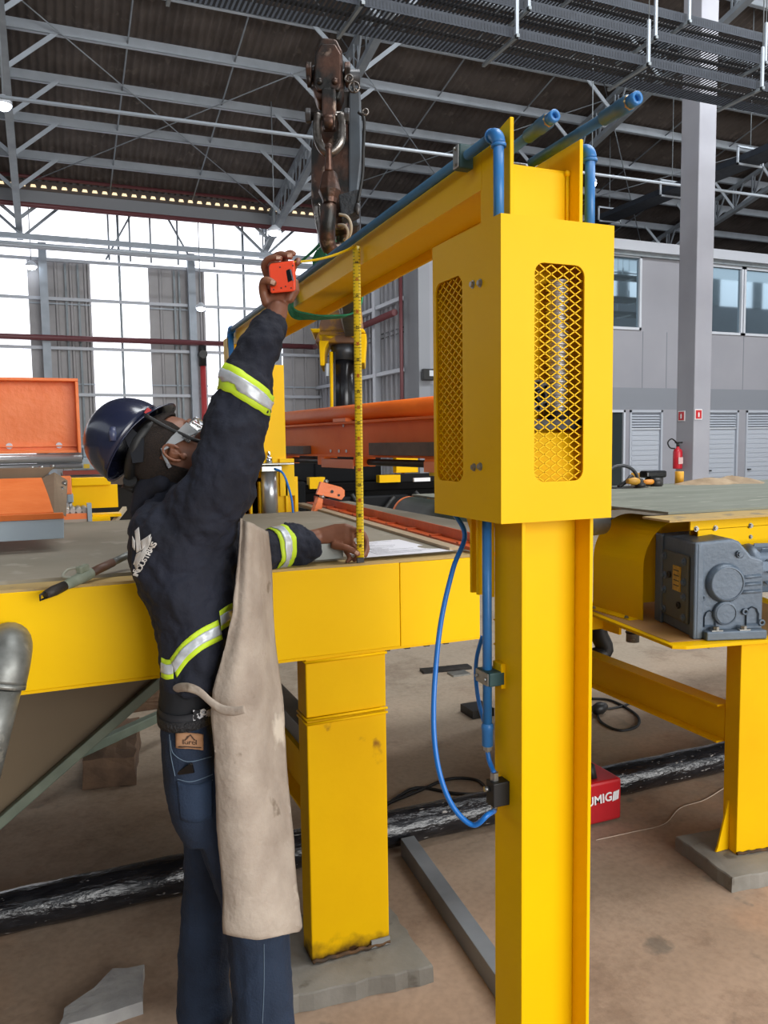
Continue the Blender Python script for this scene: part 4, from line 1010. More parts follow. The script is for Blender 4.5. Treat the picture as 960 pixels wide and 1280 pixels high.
# broken concrete piece
rough_slab('broken_concrete_piece', [(-0.045, 2.36, 0), (0.19, 2.375, 0), (0.215, 2.55, 0), (0.12, 2.57, 0), (0.06, 2.50, 0), (-0.03, 2.44, 0)], 0, 0.04, 'flat broken piece of grey concrete lying on the floor at bottom left', 'rubble', m=mat('broken_concrete', 'aaa8a4', 0.9, col2='949290', scale=14, bump=0.4, bscale=30), seed=8, amp=0.005)
# flat bar and tiny plate, small block on the floor behind the hose
fa_, fc_ = U(527, 839, Z=0.01), U(587, 833, Z=0.01); fb = MB(); fb.bar(fa_, fc_, 0.09, 0.02); tag(fb.build('flat_steel_bar', DKST), 'dark flat steel bar lying on the floor behind the hanging hose', 'bar')
fb = MB(); fp_ = U(572, 843, Z=0); fb.box((fp_.x-0.06, fp_.y-0.05, 0), (fp_.x+0.08, fp_.y+0.05, 0.012)); tag(fb.build('steel_offcut', ZINC), 'small pale steel offcut beside the flat bar', 'offcut')
fb = MB(); fp_ = U(594, 894, Z=0); fb.box((fp_.x-0.05, fp_.y-0.06, 0), (fp_.x+0.10, fp_.y+0.10, 0.05)); tag(fb.build('steel_block', DKST), 'dark steel block on the floor just left of the clamped pipe', 'block')
# cables on the floor
for nm_, pts_, r_, lab in (
    ('black_cable', [(470, 1010), (520, 990), (560, 974), (595, 975), (612, 990)], 0.008, 'black cable arching over the floor pipe towards the valve'),
    ('black_cable', [(480, 1008), (520, 985), (570, 992), (618, 993), (660, 1000)], 0.008, 'black cable lying flat behind the floor pipe'),
    ('black_cable', [(738, 873), (765, 876), (795, 893), (797, 907), (775, 913), (752, 903), (745, 888)], 0.008, 'thin black cable loop on the floor behind the red machine'),
    ('black_cable', [(738, 884), (760, 886), (785, 880), (795, 868)], 0.007, 'short black cable crossing the floor behind the cable loop')):
    pp = [U(x, y, Z=r_+0.001) for x, y in pts_]
    tag(MB().tube(smooth_path(pp, 6), r_, 8).build(nm_, BLK), lab, 'cable')
cnn = MB(); q = U(750, 885, Z=0.04); cnn.lathe(q, (1, 0.3, 0), [(0.0001, -0.06), (0.03, -0.05), (0.04, 0), (0.025, 0.05), (0.0001, 0.06)], 12); tag(cnn.build('cable_plug', DKST), 'black cable plug at the end of the floor cable', 'plug')
str_ = [U(x, y, Z=0.003) for x, y in ((745, 1050), (790, 1040), (830, 1030), (850, 1010), (880, 1000), (905, 985))]
tag(MB().tube(smooth_path(str_, 6), 0.002, 6).build('white_string', mat('white_string', 'b9a795', 0.8)), 'thin pale string lying across the dusty floor', 'string')
# red welding machine
wm_ = thing('welding_machine', 'bright red welding machine box standing on the floor behind the column', 'machine', (2.1, 2.9, 0))
REDM = mat('machine_red', 'bf1d25', 0.35, col2='a81a22', scale=4)
mb = MB(); mb.box((1.93, 2.77, 0.012), (2.29, 3.12, 0.20)); mb.build('case', REDM, wm_, bevel=0.012)
mb = MB(); mb.box((1.96, 2.80, 0), (2.25, 3.08, 0.014)); mb.build('feet', BLK, wm_)
mb = MB(); mb.tube([(2.17, 2.82, 0.20), (2.17, 2.83, 0.245), (2.17, 3.0, 0.245), (2.17, 3.02, 0.20)], 0.02, 10); mb.build('carry_handle', BLK, wm_)
Mw = basis((2.168, 2.7675, 0.122), (1, 0, 0.06), (0, 0, 1))
text_part('lettering', 'UMIG', 0.056, 0.0008, SGW, wm_, Mw, bold=0.0012)
lo = MB(); 
for k in range(3): lo.prism([(0, 0), (0.010, 0.004), (0.014, 0.045), (0.004, 0.041)], (2.238+0.011*k, 2.7665, 0.102+0.002*k), (1, 0, 0), (0, 0, 1), (0, 0.002, 0))
lo.build('logo', SGW, wm_)
# ================================================================ WORKER
NAVY = mat('navy_work_fabric', '161b2b', 0.85, col2='10131f', scale=9, bump=0.25, bscale=120, spots='2b3040', spscale=40, spth=0.70)
JEAN = mat('blue_jeans_denim', '1b2b41', 0.85, col2='111e31', scale=7, bump=0.3, bscale=180)
SKIN = mat('brown_skin', '8a5a42', 0.5, col2='744936', scale=14, bump=0.08, bscale=90)
SKIN.node_tree.nodes['Principled BSDF'].inputs['Subsurface Weight'].default_value = 0.0
LIME = mat('lime_reflective_edge', 'c3e02a', 0.6)
SILV = mat('silver_reflective_tape', 'c8cdd2', 0.35, 0.15, col2='b4babf', scale=60)
LEATH = mat('suede_leather_apron', 'ada092', 0.95, col2='928477', scale=9, bump=0.35, bscale=70, spots='7d6f60', spscale=14, spth=0.66, spots2=('cbc0b0', 6.0, 0.62))
HELM = mat('navy_helmet_shell', '1e2339', 0.25, col2='181b2e', scale=5, coat=0.35, spots='43333a', spscale=5, spth=0.60)
HAIR = mat('short_black_hair', '221a16', 0.95, bump=1.0, bscale=500, col2='3a2c24', scale=200)

person = thing('person', 'worker in navy jacket and blue helmet measuring up to the crossbeam with a tape', 'person', U(285, 1330, Z=0.0))
def I(px, py, t): return U(px, py, t=t)
def spath(pts, rad, n=6):
    """smooth path with interpolated radii"""
    P = smooth_path(pts, n); m_ = len(pts); out = []
    for k in range(len(P)):
        s_ = k/n; i = min(int(s_), m_-2); f_ = s_-i; f_ = f_*f_*(3-2*f_); out.append(rad[i]*(1-f_)+rad[i+1]*f_)
    return P, out
def limb(mb, pts, rad, n=6, seg=14):
    P, rs = spath(pts, rad, n); mb.tube(P, 0, seg, rs=rs)
    mb.sphere(P[0], rs[0]*0.99, 12, 8); mb.sphere(P[-1], rs[-1]*0.99, 12, 8)
def loft(mb, secs, n=28, cap=True):
    """secs: (centre, vecA, vecB) ellipses"""
    vs = []
    for c_, a, b_ in secs:
        for i in range(n):
            t = 2*PI*i/n; ct, st_ = math.cos(t), math.sin(t)
            vs.append(V(c_)+V(a)*ct+V(b_)*st_)
    m_ = len(secs)
    mb.add(vs, [(k*n+i, k*n+(i+1) % n, (k+1)*n+(i+1) % n, (k+1)*n+i) for k in range(m_-1) for i in range(n)] + [tuple(range(n))[::-1], tuple(range((m_-1)*n, m_*n))], True)
def csecs(data, n):
    """interpolate sections given as tuples (px,py,t,ra,rb)"""
    out = []
    for i in range(len(data)-1):
        for k in range(n):
            f_ = k/n; out.append([a*(1-f_)+b_*f_ for a, b_ in zip(data[i], data[i+1])])
    out.append(list(data[-1])); return out
HR = V((_R.x, _R.y, 0)); HF = V((_F.x, _F.y, 0))
def torso(mb, data, n=4, tilt=0.0):
    secs = []
    for px, py, t, ra, rb in csecs(data, n):
        a = HR*math.cos(tilt) + HF*math.sin(tilt); b_ = HF*math.cos(tilt) - HR*math.sin(tilt)
        secs.append((I(px, py, t), a*ra, b_*rb))
    loft(mb, secs)
def organic(mb, name, m, parent, vox, smooth=4, disp=None, sfac=0.5):
    o = mb.build(name, m, parent, fixn=True)
    for p in o.data.polygons: p.use_smooth = True
    r = o.modifiers.new('remesh', 'REMESH'); r.mode = 'VOXEL'; r.voxel_size = vox; r.use_smooth_shade = True
    if smooth: s_ = o.modifiers.new('smooth', 'SMOOTH'); s_.factor = sfac; s_.iterations = smooth
    for k, (strength, size, typ) in enumerate(disp or []):
        tx = bpy.data.textures.new(name+'_folds_%d' % k, typ)
        tx.noise_scale = size
        d = o.modifiers.new('folds', 'DISPLACE'); d.texture = tx; d.strength = strength; d.mid_level = 0.5; d.texture_coords = 'LOCAL'
    return o

# head frame ---------------------------------------------------------------
HC = I(226, 572, 2.12)
hf = (CR*0.50 + CU*0.80 + CD*0.22).normalized()
hu = -CR*0.85 + CU*0.53; hu = (hu - hf*hu.dot(hf)).normalized()
hs = hf.cross(hu).normalized()              # toward his right ear (the near one)
def Hd(f_, u_, s_): return HC + hf*f_ + hu*u_ + hs*s_
head_secs = [(-0.118, 0.070, 0.035, 0.018), (-0.112, 0.088, 0.015, 0.034), (-0.095, 0.098, -0.02, 0.048), (-0.075, 0.098, -0.05, 0.058), (-0.05, 0.096, -0.075, 0.066),
             (-0.025, 0.093, -0.088, 0.071), (0.0, 0.086, -0.095, 0.074), (0.025, 0.090, -0.099, 0.076), (0.05, 0.092, -0.100, 0.077), (0.075, 0.084, -0.094, 0.073),
             (0.098, 0.066, -0.078, 0.062), (0.115, 0.04, -0.05, 0.042), (0.123, 0.012, -0.022, 0.018)]
def head_grid(off=0.0, n=32):
    rings = []
    for u_, fr, bk, w in head_secs:
        c_ = (fr+bk)/2; a = (fr-bk)/2+off; b_ = w+off; ring = []
        for i in range(n):
            t = 2*PI*i/n; ct, st_ = math.cos(t), math.sin(t)
            k = 1.0 if ct < 0 else 0.93+0.07*abs(st_)
            ring.append((c_+a*ct*(1 if ct > 0 else 1), u_*(1+off*3), b_*st_*k))
        rings.append(ring)
    return rings
body = MB()
rg = head_grid(); n = 32
body.add([Hd(*p) for r in rg for p in r], [(k*n+i, k*n+(i+1) % n, (k+1)*n+(i+1) % n, (k+1)*n+i) for k in range(len(rg)-1) for i in range(n)] + [tuple(range(n))[::-1], tuple(range((len(rg)-1)*n, len(rg)*n))], True)
# nose, lips, brow, chin, cheeks
body.tube([Hd(0.088, 0.018, 0), Hd(0.099, -0.005, 0), Hd(0.112, -0.030, 0), Hd(0.108, -0.040, 0)], 0, 10, rs=[0.009, 0.011, 0.014, 0.011])
for s_ in (-1, 1):
    body.sphere(Hd(0.098, -0.036, s_*0.013), 0.010, 10, 8)
    body.tube([Hd(0.092, 0.026, s_*0.012), Hd(0.090, 0.030, s_*0.03), Hd(0.078, 0.026, s_*0.048)], 0.0075, 8)
    body.sphere(Hd(0.070, -0.030, s_*0.036), 0.026, 12, 8)
body.tube([Hd(0.090, -0.064, -0.024), Hd(0.100, -0.061, 0), Hd(0.090, -0.064, 0.024)], 0.0065, 8)
body.tube([Hd(0.088, -0.072, -0.020), Hd(0.099, -0.073, 0), Hd(0.088, -0.072, 0.020)], 0.0075, 8)
body.sphere(Hd(0.086, -0.103, 0), 0.018, 10, 8)
# ears with helix rim and lobe
for s_ in (-1, 1):
    ear = []
    for k in range(13):
        a = R(-70+k*22); ear.append(Hd(-0.014-0.017*math.cos(a)*1.0, 0.0+0.029*math.sin(a), s_*(0.088+0.006*abs(math.cos(a)))))
    body.tube(ear, 0.0042, 8)
    body.sphere(Hd(-0.006, -0.026, s_*0.084), 0.0095, 10, 8)
    body.tube([Hd(-0.002, 0.016, s_*0.086), Hd(-0.016, 0.004, s_*0.089), Hd(-0.008, -0.014, s_*0.087)], 0.004, 8)
    body.sphere(Hd(-0.014, 0.0, s_*0.074), 0.017, 10, 8, sc=(1, 1, 1))
# neck and body under the clothes
limb(body, [Hd(-0.012, -0.045, 0), I(226, 606, 2.12), I(224, 650, 2.12)], [0.060, 0.058, 0.068])
torso(body, [(232, 650, 2.12, 0.10, 0.15), (240, 700, 2.12, 0.11, 0.16), (250, 770, 2.10, 0.075, 0.12), (250, 840, 2.09, 0.065, 0.11), (248, 905, 2.09, 0.055, 0.11), (252, 960, 2.10, 0.055, 0.11)])
# near (right) arm raised
limb(body, [I(262, 640, 2.00), I(292, 560, 2.0), I(315, 480, 2.02), I(332, 430, 2.04), I(347, 388, 2.06)], [0.06, 0.055, 0.042, 0.036, 0.027])
# far (left) arm resting on the table
limb(body, [I(262, 650, 2.25), I(300, 695, 2.36), I(345, 684, 2.46), I(397, 671, 2.52)], [0.055, 0.045, 0.038, 0.026])
# legs under the jeans
limb(body, [I(246, 940, 2.16), I(262, 1080, 2.20), I(258, 1180, 2.22), I(256, 1262, 2.22), ], [0.055, 0.05, 0.045, 0.036])
limb(body, [I(268, 975, 2.06), I(300, 1070, 2.045), I(320, 1140, 2.04), I(327, 1220, 2.03), I(332, 1320, 2.02)], [0.055, 0.05, 0.046, 0.042, 0.036])

def finger(mb, pts, r0, r1): 
    P, rs = spath(pts, [r0+(r1-r0)*i/(len(pts)-1) for i in range(len(pts))], 5); mb.tube(P, 0, 12, rs=rs); mb.sphere(P[-1], rs[-1], 10, 8); mb.sphere(P[0], rs[0], 10, 8)
# raised right hand: palm behind the tape case, fingers over the top, thumb closing from the left
T0 = 2.075
loft(body, [(I(347, 390, T0), CR*0.026, CD*0.020), (I(346, 380, T0+0.005), CR*0.030, CD*0.019), (I(348, 368, T0+0.015), CR*0.040, CD*0.018), (I(350, 352, T0+0.03), CR*0.044, CD*0.015), (I(350, 338, T0+0.035), CR*0.042, CD*0.013), (I(350, 328, T0+0.035), CR*0.038, CD*0.011)], 20)
loft(body, [(I(360, 378, T0+0.004), CR*0.014, CD*0.014), (I(366, 364, T0+0.008), CR*0.018, CD*0.018), (I(368, 350, T0+0.012), CR*0.011, CD*0.012)], 16)   # heel of the palm
finger(body, [I(333, 378, T0+0.0), I(329, 363, T0-0.006), I(330, 352, T0-0.024), I(336, 351, T0-0.036), I(342, 354, T0-0.037)], 0.0135, 0.0088)     # thumb / lower finger
finger(body, [I(334, 344, T0+0.03), I(330, 334, T0+0.022), I(333, 326, T0+0.004), I(341, 322, T0-0.010), I(350, 323, T0-0.018)], 0.0098, 0.0078)
finger(body, [I(343, 332, T0+0.035), I(343, 322, T0+0.025), I(350, 318, T0+0.010), I(358, 319, T0-0.002), I(363, 321, T0-0.010)], 0.0098, 0.0078)
finger(body, [I(356, 330, T0+0.036), I(357, 320, T0+0.028), I(362, 316, T0+0.014), I(367, 317, T0+0.004)], 0.0095, 0.0075)
finger(body, [I(366, 338, T0+0.032), I(370, 328, T0+0.025), I(373, 325, T0+0.012), I(372, 329, T0+0.002)], 0.0085, 0.0068)
# left hand on the table pinching the blade
T1 = 2.52
loft(body, [(I(392, 672, T1), CU*0.026, CD*0.020), (I(404, 670, T1), CU*0.029, CD*0.020), (I(418, 669, T1), CU*0.036, CD*0.019), (I(432, 669, T1-0.005), CU*0.038, CD*0.017), (I(442, 670, T1-0.005), CU*0.032, CD*0.014)], 20)
finger(body, [I(418, 682, T1-0.02), I(430, 684, T1-0.035), I(440, 688, T1-0.04), I(447, 692, T1-0.042)], 0.0125, 0.0095)           # thumb, in front
finger(body, [I(440, 662, T1-0.01), I(452, 665, T1-0.016), I(458, 676, T1-0.02), I(457, 688, T1-0.024), I(453, 695, T1-0.03)], 0.0098, 0.0075)   # index
finger(body, [I(442, 668, T1+0.005), I(452, 672, T1+0.005), I(459, 684, T1+0.0), I(457, 694, T1-0.005)], 0.0100, 0.0076)
finger(body, [I(438, 676, T1+0.005), I(444, 684, T1+0.00), I(447, 694, T1-0.005), I(443, 700, T1-0.01)], 0.0096, 0.0074)
finger(body, [I(428, 680, T1+0.0), I(432, 688, T1-0.005), I(437, 697, T1-0.01), I(434, 702, T1-0.012)], 0.0088, 0.0070)
bo = organic(body, 'body', SKIN, person, 0.0032, smooth=3)
NAIL = mat('fingernail', 'c09a86', 0.35)
def nail(p, nrm, along, w=0.0052, l=0.0055):
    mb = MB(); a = V(along).normalized(); nn = V(nrm).normalized(); u = a.cross(nn).normalized(); nn = u.cross(a)
    vs = [V(p)+u*(w*x)+a*(l*y)+nn*(0.0013*(1-x*x)-0.0006) for y in (-1, -0.4, 0.4, 1) for x in (-1, -0.5, 0, 0.5, 1)]
    mb.add(vs, [(j*5+i, j*5+i+1, (j+1)*5+i+1, (j+1)*5+i) for j in range(3) for i in range(4)], True); mb.build('fingernail', NAIL, person, fixn=False)
nail(I(341, 353.0, T0-0.0455), -CD, CR-CU*0.4); nail(I(348, 322, T0-0.0255), -CD+CU*0.5, CR); nail(I(446, 691, T1-0.052), -CD+CU*0.2, CR*0.8-CU*0.5); nail(I(362, 319.5, T0-0.017), -CD+CU*0.5, CR)
# eyes (closed behind the goggles, seen as white slits from the front)
for s_ in (-1, 1):
    MB().sphere(Hd(0.079, 0.006, s_*0.031), 0.0125, 14, 10).build('eye', mat('eye_white_%d' % s_, 'd8cfc6', 0.2), person)
    MB().sphere(Hd(0.0895, 0.007, s_*0.031), 0.0045, 10, 8).build('iris', mat('iris_brown_%d' % s_, '2a1810', 0.2), person)
# hair: close crop on back and sides
hgr = head_grid(0.0045)
fs_ = []; 
for k in range(len(hgr)-1):
    for i in range(n):
        c_ = [hgr[k][i], hgr[k][(i+1) % n], hgr[k+1][(i+1) % n], hgr[k+1][i]]; fm = sum(p[0] for p in c_)/4; um = sum(p[1] for p in c_)/4
        if (fm < 0.052 and um > 0.02) or (fm < -0.035 and um > -0.055) or um > 0.085: fs_.append((k*n+i, k*n+(i+1) % n, (k+1)*n+(i+1) % n, (k+1)*n+i))
hm = MB().add([Hd(*p) for r in hgr for p in r], fs_, True).build('hair', HAIR, person, fixn=False)
sd = hm.modifiers.new('solid', 'SOLIDIFY'); sd.thickness = 0.006; sd.offset = -1
# helmet ---------------------------------------------------------------------
# rim ellipse between back point A and front point B; dome along kup
A_, B_ = I(139, 598, 2.12), I(194, 511, 2.12)
kf = (B_-A_).normalized(); kf = (kf + CD*0.12).normalized(); ku = -CR*0.85+CU*0.53; ku = (ku-kf*ku.dot(kf)).normalized(); ks = kf.cross(ku)
KC = (A_+B_)/2; KL = (B_-A_).length/2*1.03; KW = 0.096; KH = 0.122
def K(f_, u_, s_): return KC + kf*f_ + ku*u_ + ks*s_
def dome(scale=1.0, off=0.0, n=48, m_=18, e=2.3):
    vs = []
    for j in range(m_+1):
        ph = PI/2*j/m_; rr = math.cos(ph)**(2/e) if j < m_ else 0; hh = math.sin(ph)**(2/2.15)
        for i in range(n):
            t = 2*PI*i/n; vs.append(K((KL*scale+off)*rr*math.cos(t), (KH*scale+off)*hh, (KW*scale+off)*rr*math.sin(t)))
    return vs, [(j*n+i, j*n+(i+1) % n, (j+1)*n+(i+1) % n, (j+1)*n+i) for j in range(m_) for i in range(n)]
vs, fc = dome(); hb = MB().add(vs, fc, True); helm = hb.build('helmet', HELM, person, fixn=False)
sd = helm.modifiers.new('solid', 'SOLIDIFY'); sd.thickness = 0.003; sd.offset = -1
# raised ridges on the crown
for s_ in (-0.030, 0.0, 0.030):
    pts = []
    for k in range(15):
        a = R(22+136*k/14); c0 = math.cos(a); s0 = math.sin(a)
        rr = math.copysign(abs(c0)**(2/2.3), c0); hh = s0**(2/2.15)*math.sqrt(max(0, 1-(s_/KW)**2)); pts.append(K(KL*rr*0.995*math.sqrt(1-(s_/KW)**2), KH*hh*0.998, s_))
    MB().tube(pts, 0.0042, 8).build('helmet_ridge', HELM, helm)
# brim: peak in front and narrow lip all round
vs = []; n2 = 60
for i in range(n2):
    t = 2*PI*i/n2; c0 = math.cos(t); k_ = max(0, c0)**3
    vs.append(K(KL*c0*0.99, 0.0, KW*math.sin(t)*0.99))
for i in range(n2):
    t = 2*PI*i/n2; c0 = math.cos(t); k_ = max(0, c0)**2.2; w = 0.006+0.036*k_
    vs.append(K(KL*c0+w*c0*0.82, -0.004-0.030*k_, KW*math.sin(t)+w*0.75*math.sin(t)))
br_ = MB().add(vs, [(i, (i+1) % n2, n2+(i+1) % n2, n2+i) for i in range(n2)], True).build('helmet_brim', HELM, helm, fixn=False)
sd = br_.modifiers.new('solid', 'SOLIDIFY'); sd.thickness = 0.003; sd.offset = 0
# side slot cap
mb = MB(); q = K(-0.012, 0.022, KW*0.985); 
mb.tube([K(-0.024, 0.016, KW*0.985), K(-0.008, 0.028, KW*0.985), K(0.004, 0.036, KW*0.95)], 0, 12, rs=[0.009, 0.011, 0.009]); mb.build('helmet_slot_cap', mat('helmet_slot_grey', '3f4560', 0.35), helm)
# suspension harness under the shell
mb = MB(); pts = []
for k in range(31):
    t = R(40+280*k/30); pts.append(K(0.086*math.cos(t)+0.006, -0.030-0.018*max(0, -math.cos(t)), 0.082*math.sin(t)))
mb.tube(pts, 0.014, 8, flat=(ks, 1.0)); mb.build('headband', BLK, helm)
mb = MB(); mb.tube([K(-0.085, -0.055, 0.03), K(-0.092, -0.06, 0.0), K(-0.085, -0.055, -0.03)], 0.018, 12); mb.cyl(K(-0.092, -0.058, 0.0), K(-0.112, -0.06, 0.0), 0.02, n=16); mb.build('ratchet_knob', BLK, helm)
for s_ in (1, -1):
    mb = MB(); mb.prism([(0.0, 0.0), (0.030, 0.004), (0.022, -0.045), (-0.028, -0.075), (-0.045, -0.055), (-0.020, -0.030)], K(0, 0, s_*0.088), kf, ku, ks*0.003*s_); mb.build('harness_strap', mat('harness_grey_%d' % s_, '1f2126', 0.6, spec=0.2), helm)
MB().box((-0.008, -0.006, -0.003), (0.008, 0.006, 0.003), basis(K(0.088, -0.008, 0.075), kf, ku)).build('red_tab', REDP, helm)
# safety glasses with elastic strap
GLS = bpy.data.materials.new('clear_visor'); GLS.use_nodes = True
_b = GLS.node_tree.nodes['Principled BSDF']; _b.inputs['Base Color'].default_value = (0.9, 0.93, 0.95, 1); _b.inputs['Roughness'].default_value = 0.03; _b.inputs['Transmission Weight'].default_value = 0.9; _b.inputs['IOR'].default_value = 1.45
vs = []
for j in range(7):
    u_ = -0.026+0.052*j/6
    for i in range(25):
        a = R(-82+164*i/24); vs.append(Hd(0.014+0.098*math.cos(a)**0.9 if abs(a) < 1.4 else 0.03, u_*(1-0.35*abs(math.sin(a))), 0.083*math.sin(a)))
gl = MB().add(vs, [(j*25+i, j*25+i+1, (j+1)*25+i+1, (j+1)*25+i) for j in range(6) for i in range(24)], True).build('safety_glasses', GLS, person, fixn=False)
sd = gl.modifiers.new('solid', 'SOLIDIFY'); sd.thickness = 0.002
for s_ in (1, -1):
    MB().tube(smooth_path([K(0.075, -0.01, s_*0.088), Hd(0.035, 0.045, s_*0.080), Hd(0.040, 0.012, s_*0.082), Hd(0.045, -0.02, s_*0.079), Hd(0.055, -0.045, s_*0.068)], 5), 0.0052, 8, flat=(hs, 0.5)).build('elastic_strap', BLK, gl)
    mb = MB(); q = [Hd(0.075, 0.022, s_*0.072), Hd(0.07, -0.018, s_*0.074), Hd(0.02, 0.002, s_*0.088), Hd(-0.020, 0.022, s_*0.090), Hd(-0.020, 0.030, s_*0.088), Hd(0.02, 0.028, s_*0.086)]
    mb.add(q+[p+hs*0.002*s_ for p in q], [tuple(range(6)), tuple(range(6, 12))]+[(i, (i+1) % 6, 6+(i+1) % 6, 6+i) for i in range(6)]); mb.build('temple_shield', mat('clear_temple_%d' % s_, 'b4b8ba', 0.15, alpha=0.6), gl)
    mb = MB(); mb.tube(smooth_path([Hd(-0.018, 0.03, s_*0.090), Hd(-0.034, 0.012, s_*0.088), Hd(-0.046, -0.008, s_*0.082)], 4), 0.0042, 8, flat=(hs, 0.4)); mb.build('temple_hook', mat('grey_strap_%d' % s_, '85888c', 0.5), gl)
    mb = MB(); mb.bar(Hd(-0.044, -0.004, s_*0.085), Hd(-0.049, -0.014, s_*0.083), 0.009, 0.004, up=hs); mb.build('strap_clip', CHROME, gl)

# jacket ------------------------------------------------------------------------
jk = MB()
torso(jk, [(228, 622, 2.12, 0.085, 0.13), (232, 640, 2.12, 0.128, 0.185), (233, 660, 2.12, 0.145, 0.20), (236, 700, 2.12, 0.146, 0.20), (243, 745, 2.11, 0.128, 0.185), (250, 782, 2.10, 0.105, 0.165), (251, 806, 2.09, 0.097, 0.158), (249, 828, 2.09, 0.095, 0.158), (246, 848, 2.08, 0.090, 0.152)])
jk.sphere(I(252, 644, 2.01), 0.100, 16, 12); jk.sphere(I(240, 648, 2.24), 0.10, 16, 12)
limb(jk, [I(248, 648, 2.01), I(274, 609, 1.99), I(292, 545, 1.995), I(307, 488, 2.01), I(323, 440, 2.03), I(335, 411, 2.045)], [0.096, 0.090, 0.079, 0.069, 0.055, 0.046], n=6)
limb(jk, [I(334, 414, 2.045), I(338, 405, 2.05), I(340, 400, 2.05)], [0.048, 0.042, 0.036], n=4)
limb(jk, [I(250, 655, 2.26), I(292, 690, 2.34), I(322, 690, 2.40), I(352, 683, 2.46), I(372, 682, 2.49)], [0.085, 0.072, 0.069, 0.066, 0.066])
for k, (px, r) in enumerate(((366, 0.070), (374, 0.068), (381, 0.064), (387, 0.058), (392, 0.048))):   # gathered cuff
    c_ = I(px, 680-k*0.5, 2.50); ax = (I(400, 672, 2.52)-I(372, 682, 2.49)).normalized(); _a, _u, _v = frame(ax)
    loft(jk, [(c_-ax*0.008, _u*r*0.80, _v*r*0.80), (c_, _u*r*1.03, _v*r*1.03), (c_+ax*0.008, _u*r*0.80, _v*r*0.80)], 18)
# collar
P, rs = spath([I(232, 600, 2.12), I(229, 616, 2.12), I(227, 632, 2.12)], [0.068, 0.074, 0.088], 4); jk.tube(P, 0, 18, rs=rs)
jko = organic(jk, 'jacket', NAVY, person, 0.006, smooth=5, disp=[(0.028, 0.075, 'CLOUDS'), (0.012, 0.03, 'CLOUDS')])
# hood / scarf fold behind the neck
mb = MB(); limb(mb, [I(176, 640, 2.12), I(186, 612, 2.10), I(203, 604, 2.06)], [0.03, 0.036, 0.026]); organic(mb, 'collar_fold', NAVY, person, 0.005, 3)

def wrap(o, target, off):
    s_ = o.modifiers.new('wrap', 'SHRINKWRAP'); s_.target = target; s_.wrap_method = 'NEAREST_SURFACEPOINT'; s_.wrap_mode = 'ABOVE_SURFACE'; s_.offset = off
from mathutils.bvhtree import BVHTree
_bv = {}
def surf(target, px, py, off):
    if target.name not in _bv:
        dg = bpy.context.evaluated_depsgraph_get(); dg.update(); _bv[target.name] = BVHTree.FromObject(target, dg)
    base = parent_world(target); d = (I(px, py, 1.0)-CO).normalized()
    hit = _bv[target.name].ray_cast(CO-base, d)
    if hit[0] is None:
        q = I(px, py, 2.0)-base; hit = _bv[target.name].find_nearest(q)
    nn = hit[1] if hit[1].dot(d) < 0 else -hit[1]
    return hit[0]+base+nn*off*0.6-d*off*0.5
def skin_grid(name, P2, m, parent, target, off, thick=0.0012):
    """P2: rows of pixel positions laid onto the cloth surface"""
    nr, nc = len(P2), len(P2[0]); vs = [surf(target, x, y, off) for r in P2 for x, y in r]
    o = MB().add(vs, [(k*nc+j, k*nc+j+1, (k+1)*nc+j+1, (k+1)*nc+j) for k in range(nr-1) for j in range(nc-1)], True).build(name, m, parent, fixn=False)
    if thick: sd = o.modifiers.new('solid', 'SOLIDIFY'); sd.thickness = thick; sd.offset = 0
    return o
def ribbon(name, line, width, m, parent, target, off, nv=7, ends=None):
    P = [(p.x, p.y) for p in smooth_path([V((x, y, 0)) for x, y in line], 8)]; rows = []
    for k, p in enumerate(P):
        a = V(P[min(k+1, len(P)-1)])-V(P[max(k-1, 0)]); a.normalize(); w_ = V((-a.y, a.x))
        f_ = k/(len(P)-1)
        if ends:
            w_ = (V(ends[0])*(1-f_)+V(ends[1])*f_).normalized()
        rows.append([(p[0]+w_.x*width*(j/(nv-1)-0.5), p[1]+w_.y*width*(j/(nv-1)-0.5)) for j in range(nv)])
    return skin_grid(name, rows, m, parent, target, off)
# waist band, in three stitched runs
for line, w, ends in (([(202, 834), (209, 837), (217, 836)], 25, ((0, 1), (0, 1))), ([(217, 835), (232, 815), (252, 799), (275, 787)], 25, ((0.35, 1), (0.25, 1))), ([(275, 776), (284, 770), (296, 764)], 25, ((0.1, 1), (0.1, 1)))):
    ribbon('reflective_band', line, w, LIME, person, jko, 0.002, ends=ends)
    ribbon('reflective_band_centre', line, w*0.48, SILV, person, jko, 0.0042, ends=ends)
def cuffband(name, c_, ax, r0, r1, w, m, off, z0=0.0):
    ax = V(ax).normalized(); _a, _u, _v = frame(ax); vs = []; n_ = 40; rows = 5
    for j in range(rows):
        f_ = j/(rows-1); q = V(c_)+ax*(w*(f_-0.5)); r = r0+(r1-r0)*f_
        for i in range(n_): t_ = 2*PI*i/n_; vs.append(q+_u*(r*math.cos(t_))+_v*(r*math.sin(t_)))
    o = MB().add(vs, [(j*n_+i, j*n_+(i+1) % n_, (j+1)*n_+(i+1) % n_, (j+1)*n_+i) for j in range(rows-1) for i in range(n_)], True).build(name, m, person, fixn=False)
    wrap(o, jko, off); sd = o.modifiers.new('solid', 'SOLIDIFY'); sd.thickness = 0.0015; sd.offset = 1
axn = I(324, 455, 2.01)-I(291, 506, 2.0)
cuffband('reflective_band', I(306, 489, 2.012), axn, 0.082, 0.076, 0.063, LIME, 0.0015)
cuffband('reflective_band_centre', I(306, 489, 2.012), axn, 0.084, 0.078, 0.030, SILV, 0.004)
axf = I(365, 682, 2.48)-I(330, 686, 2.42)
cuffband('reflective_band', I(347, 684, 2.45), axf, 0.068, 0.066, 0.056, LIME, 0.0015)
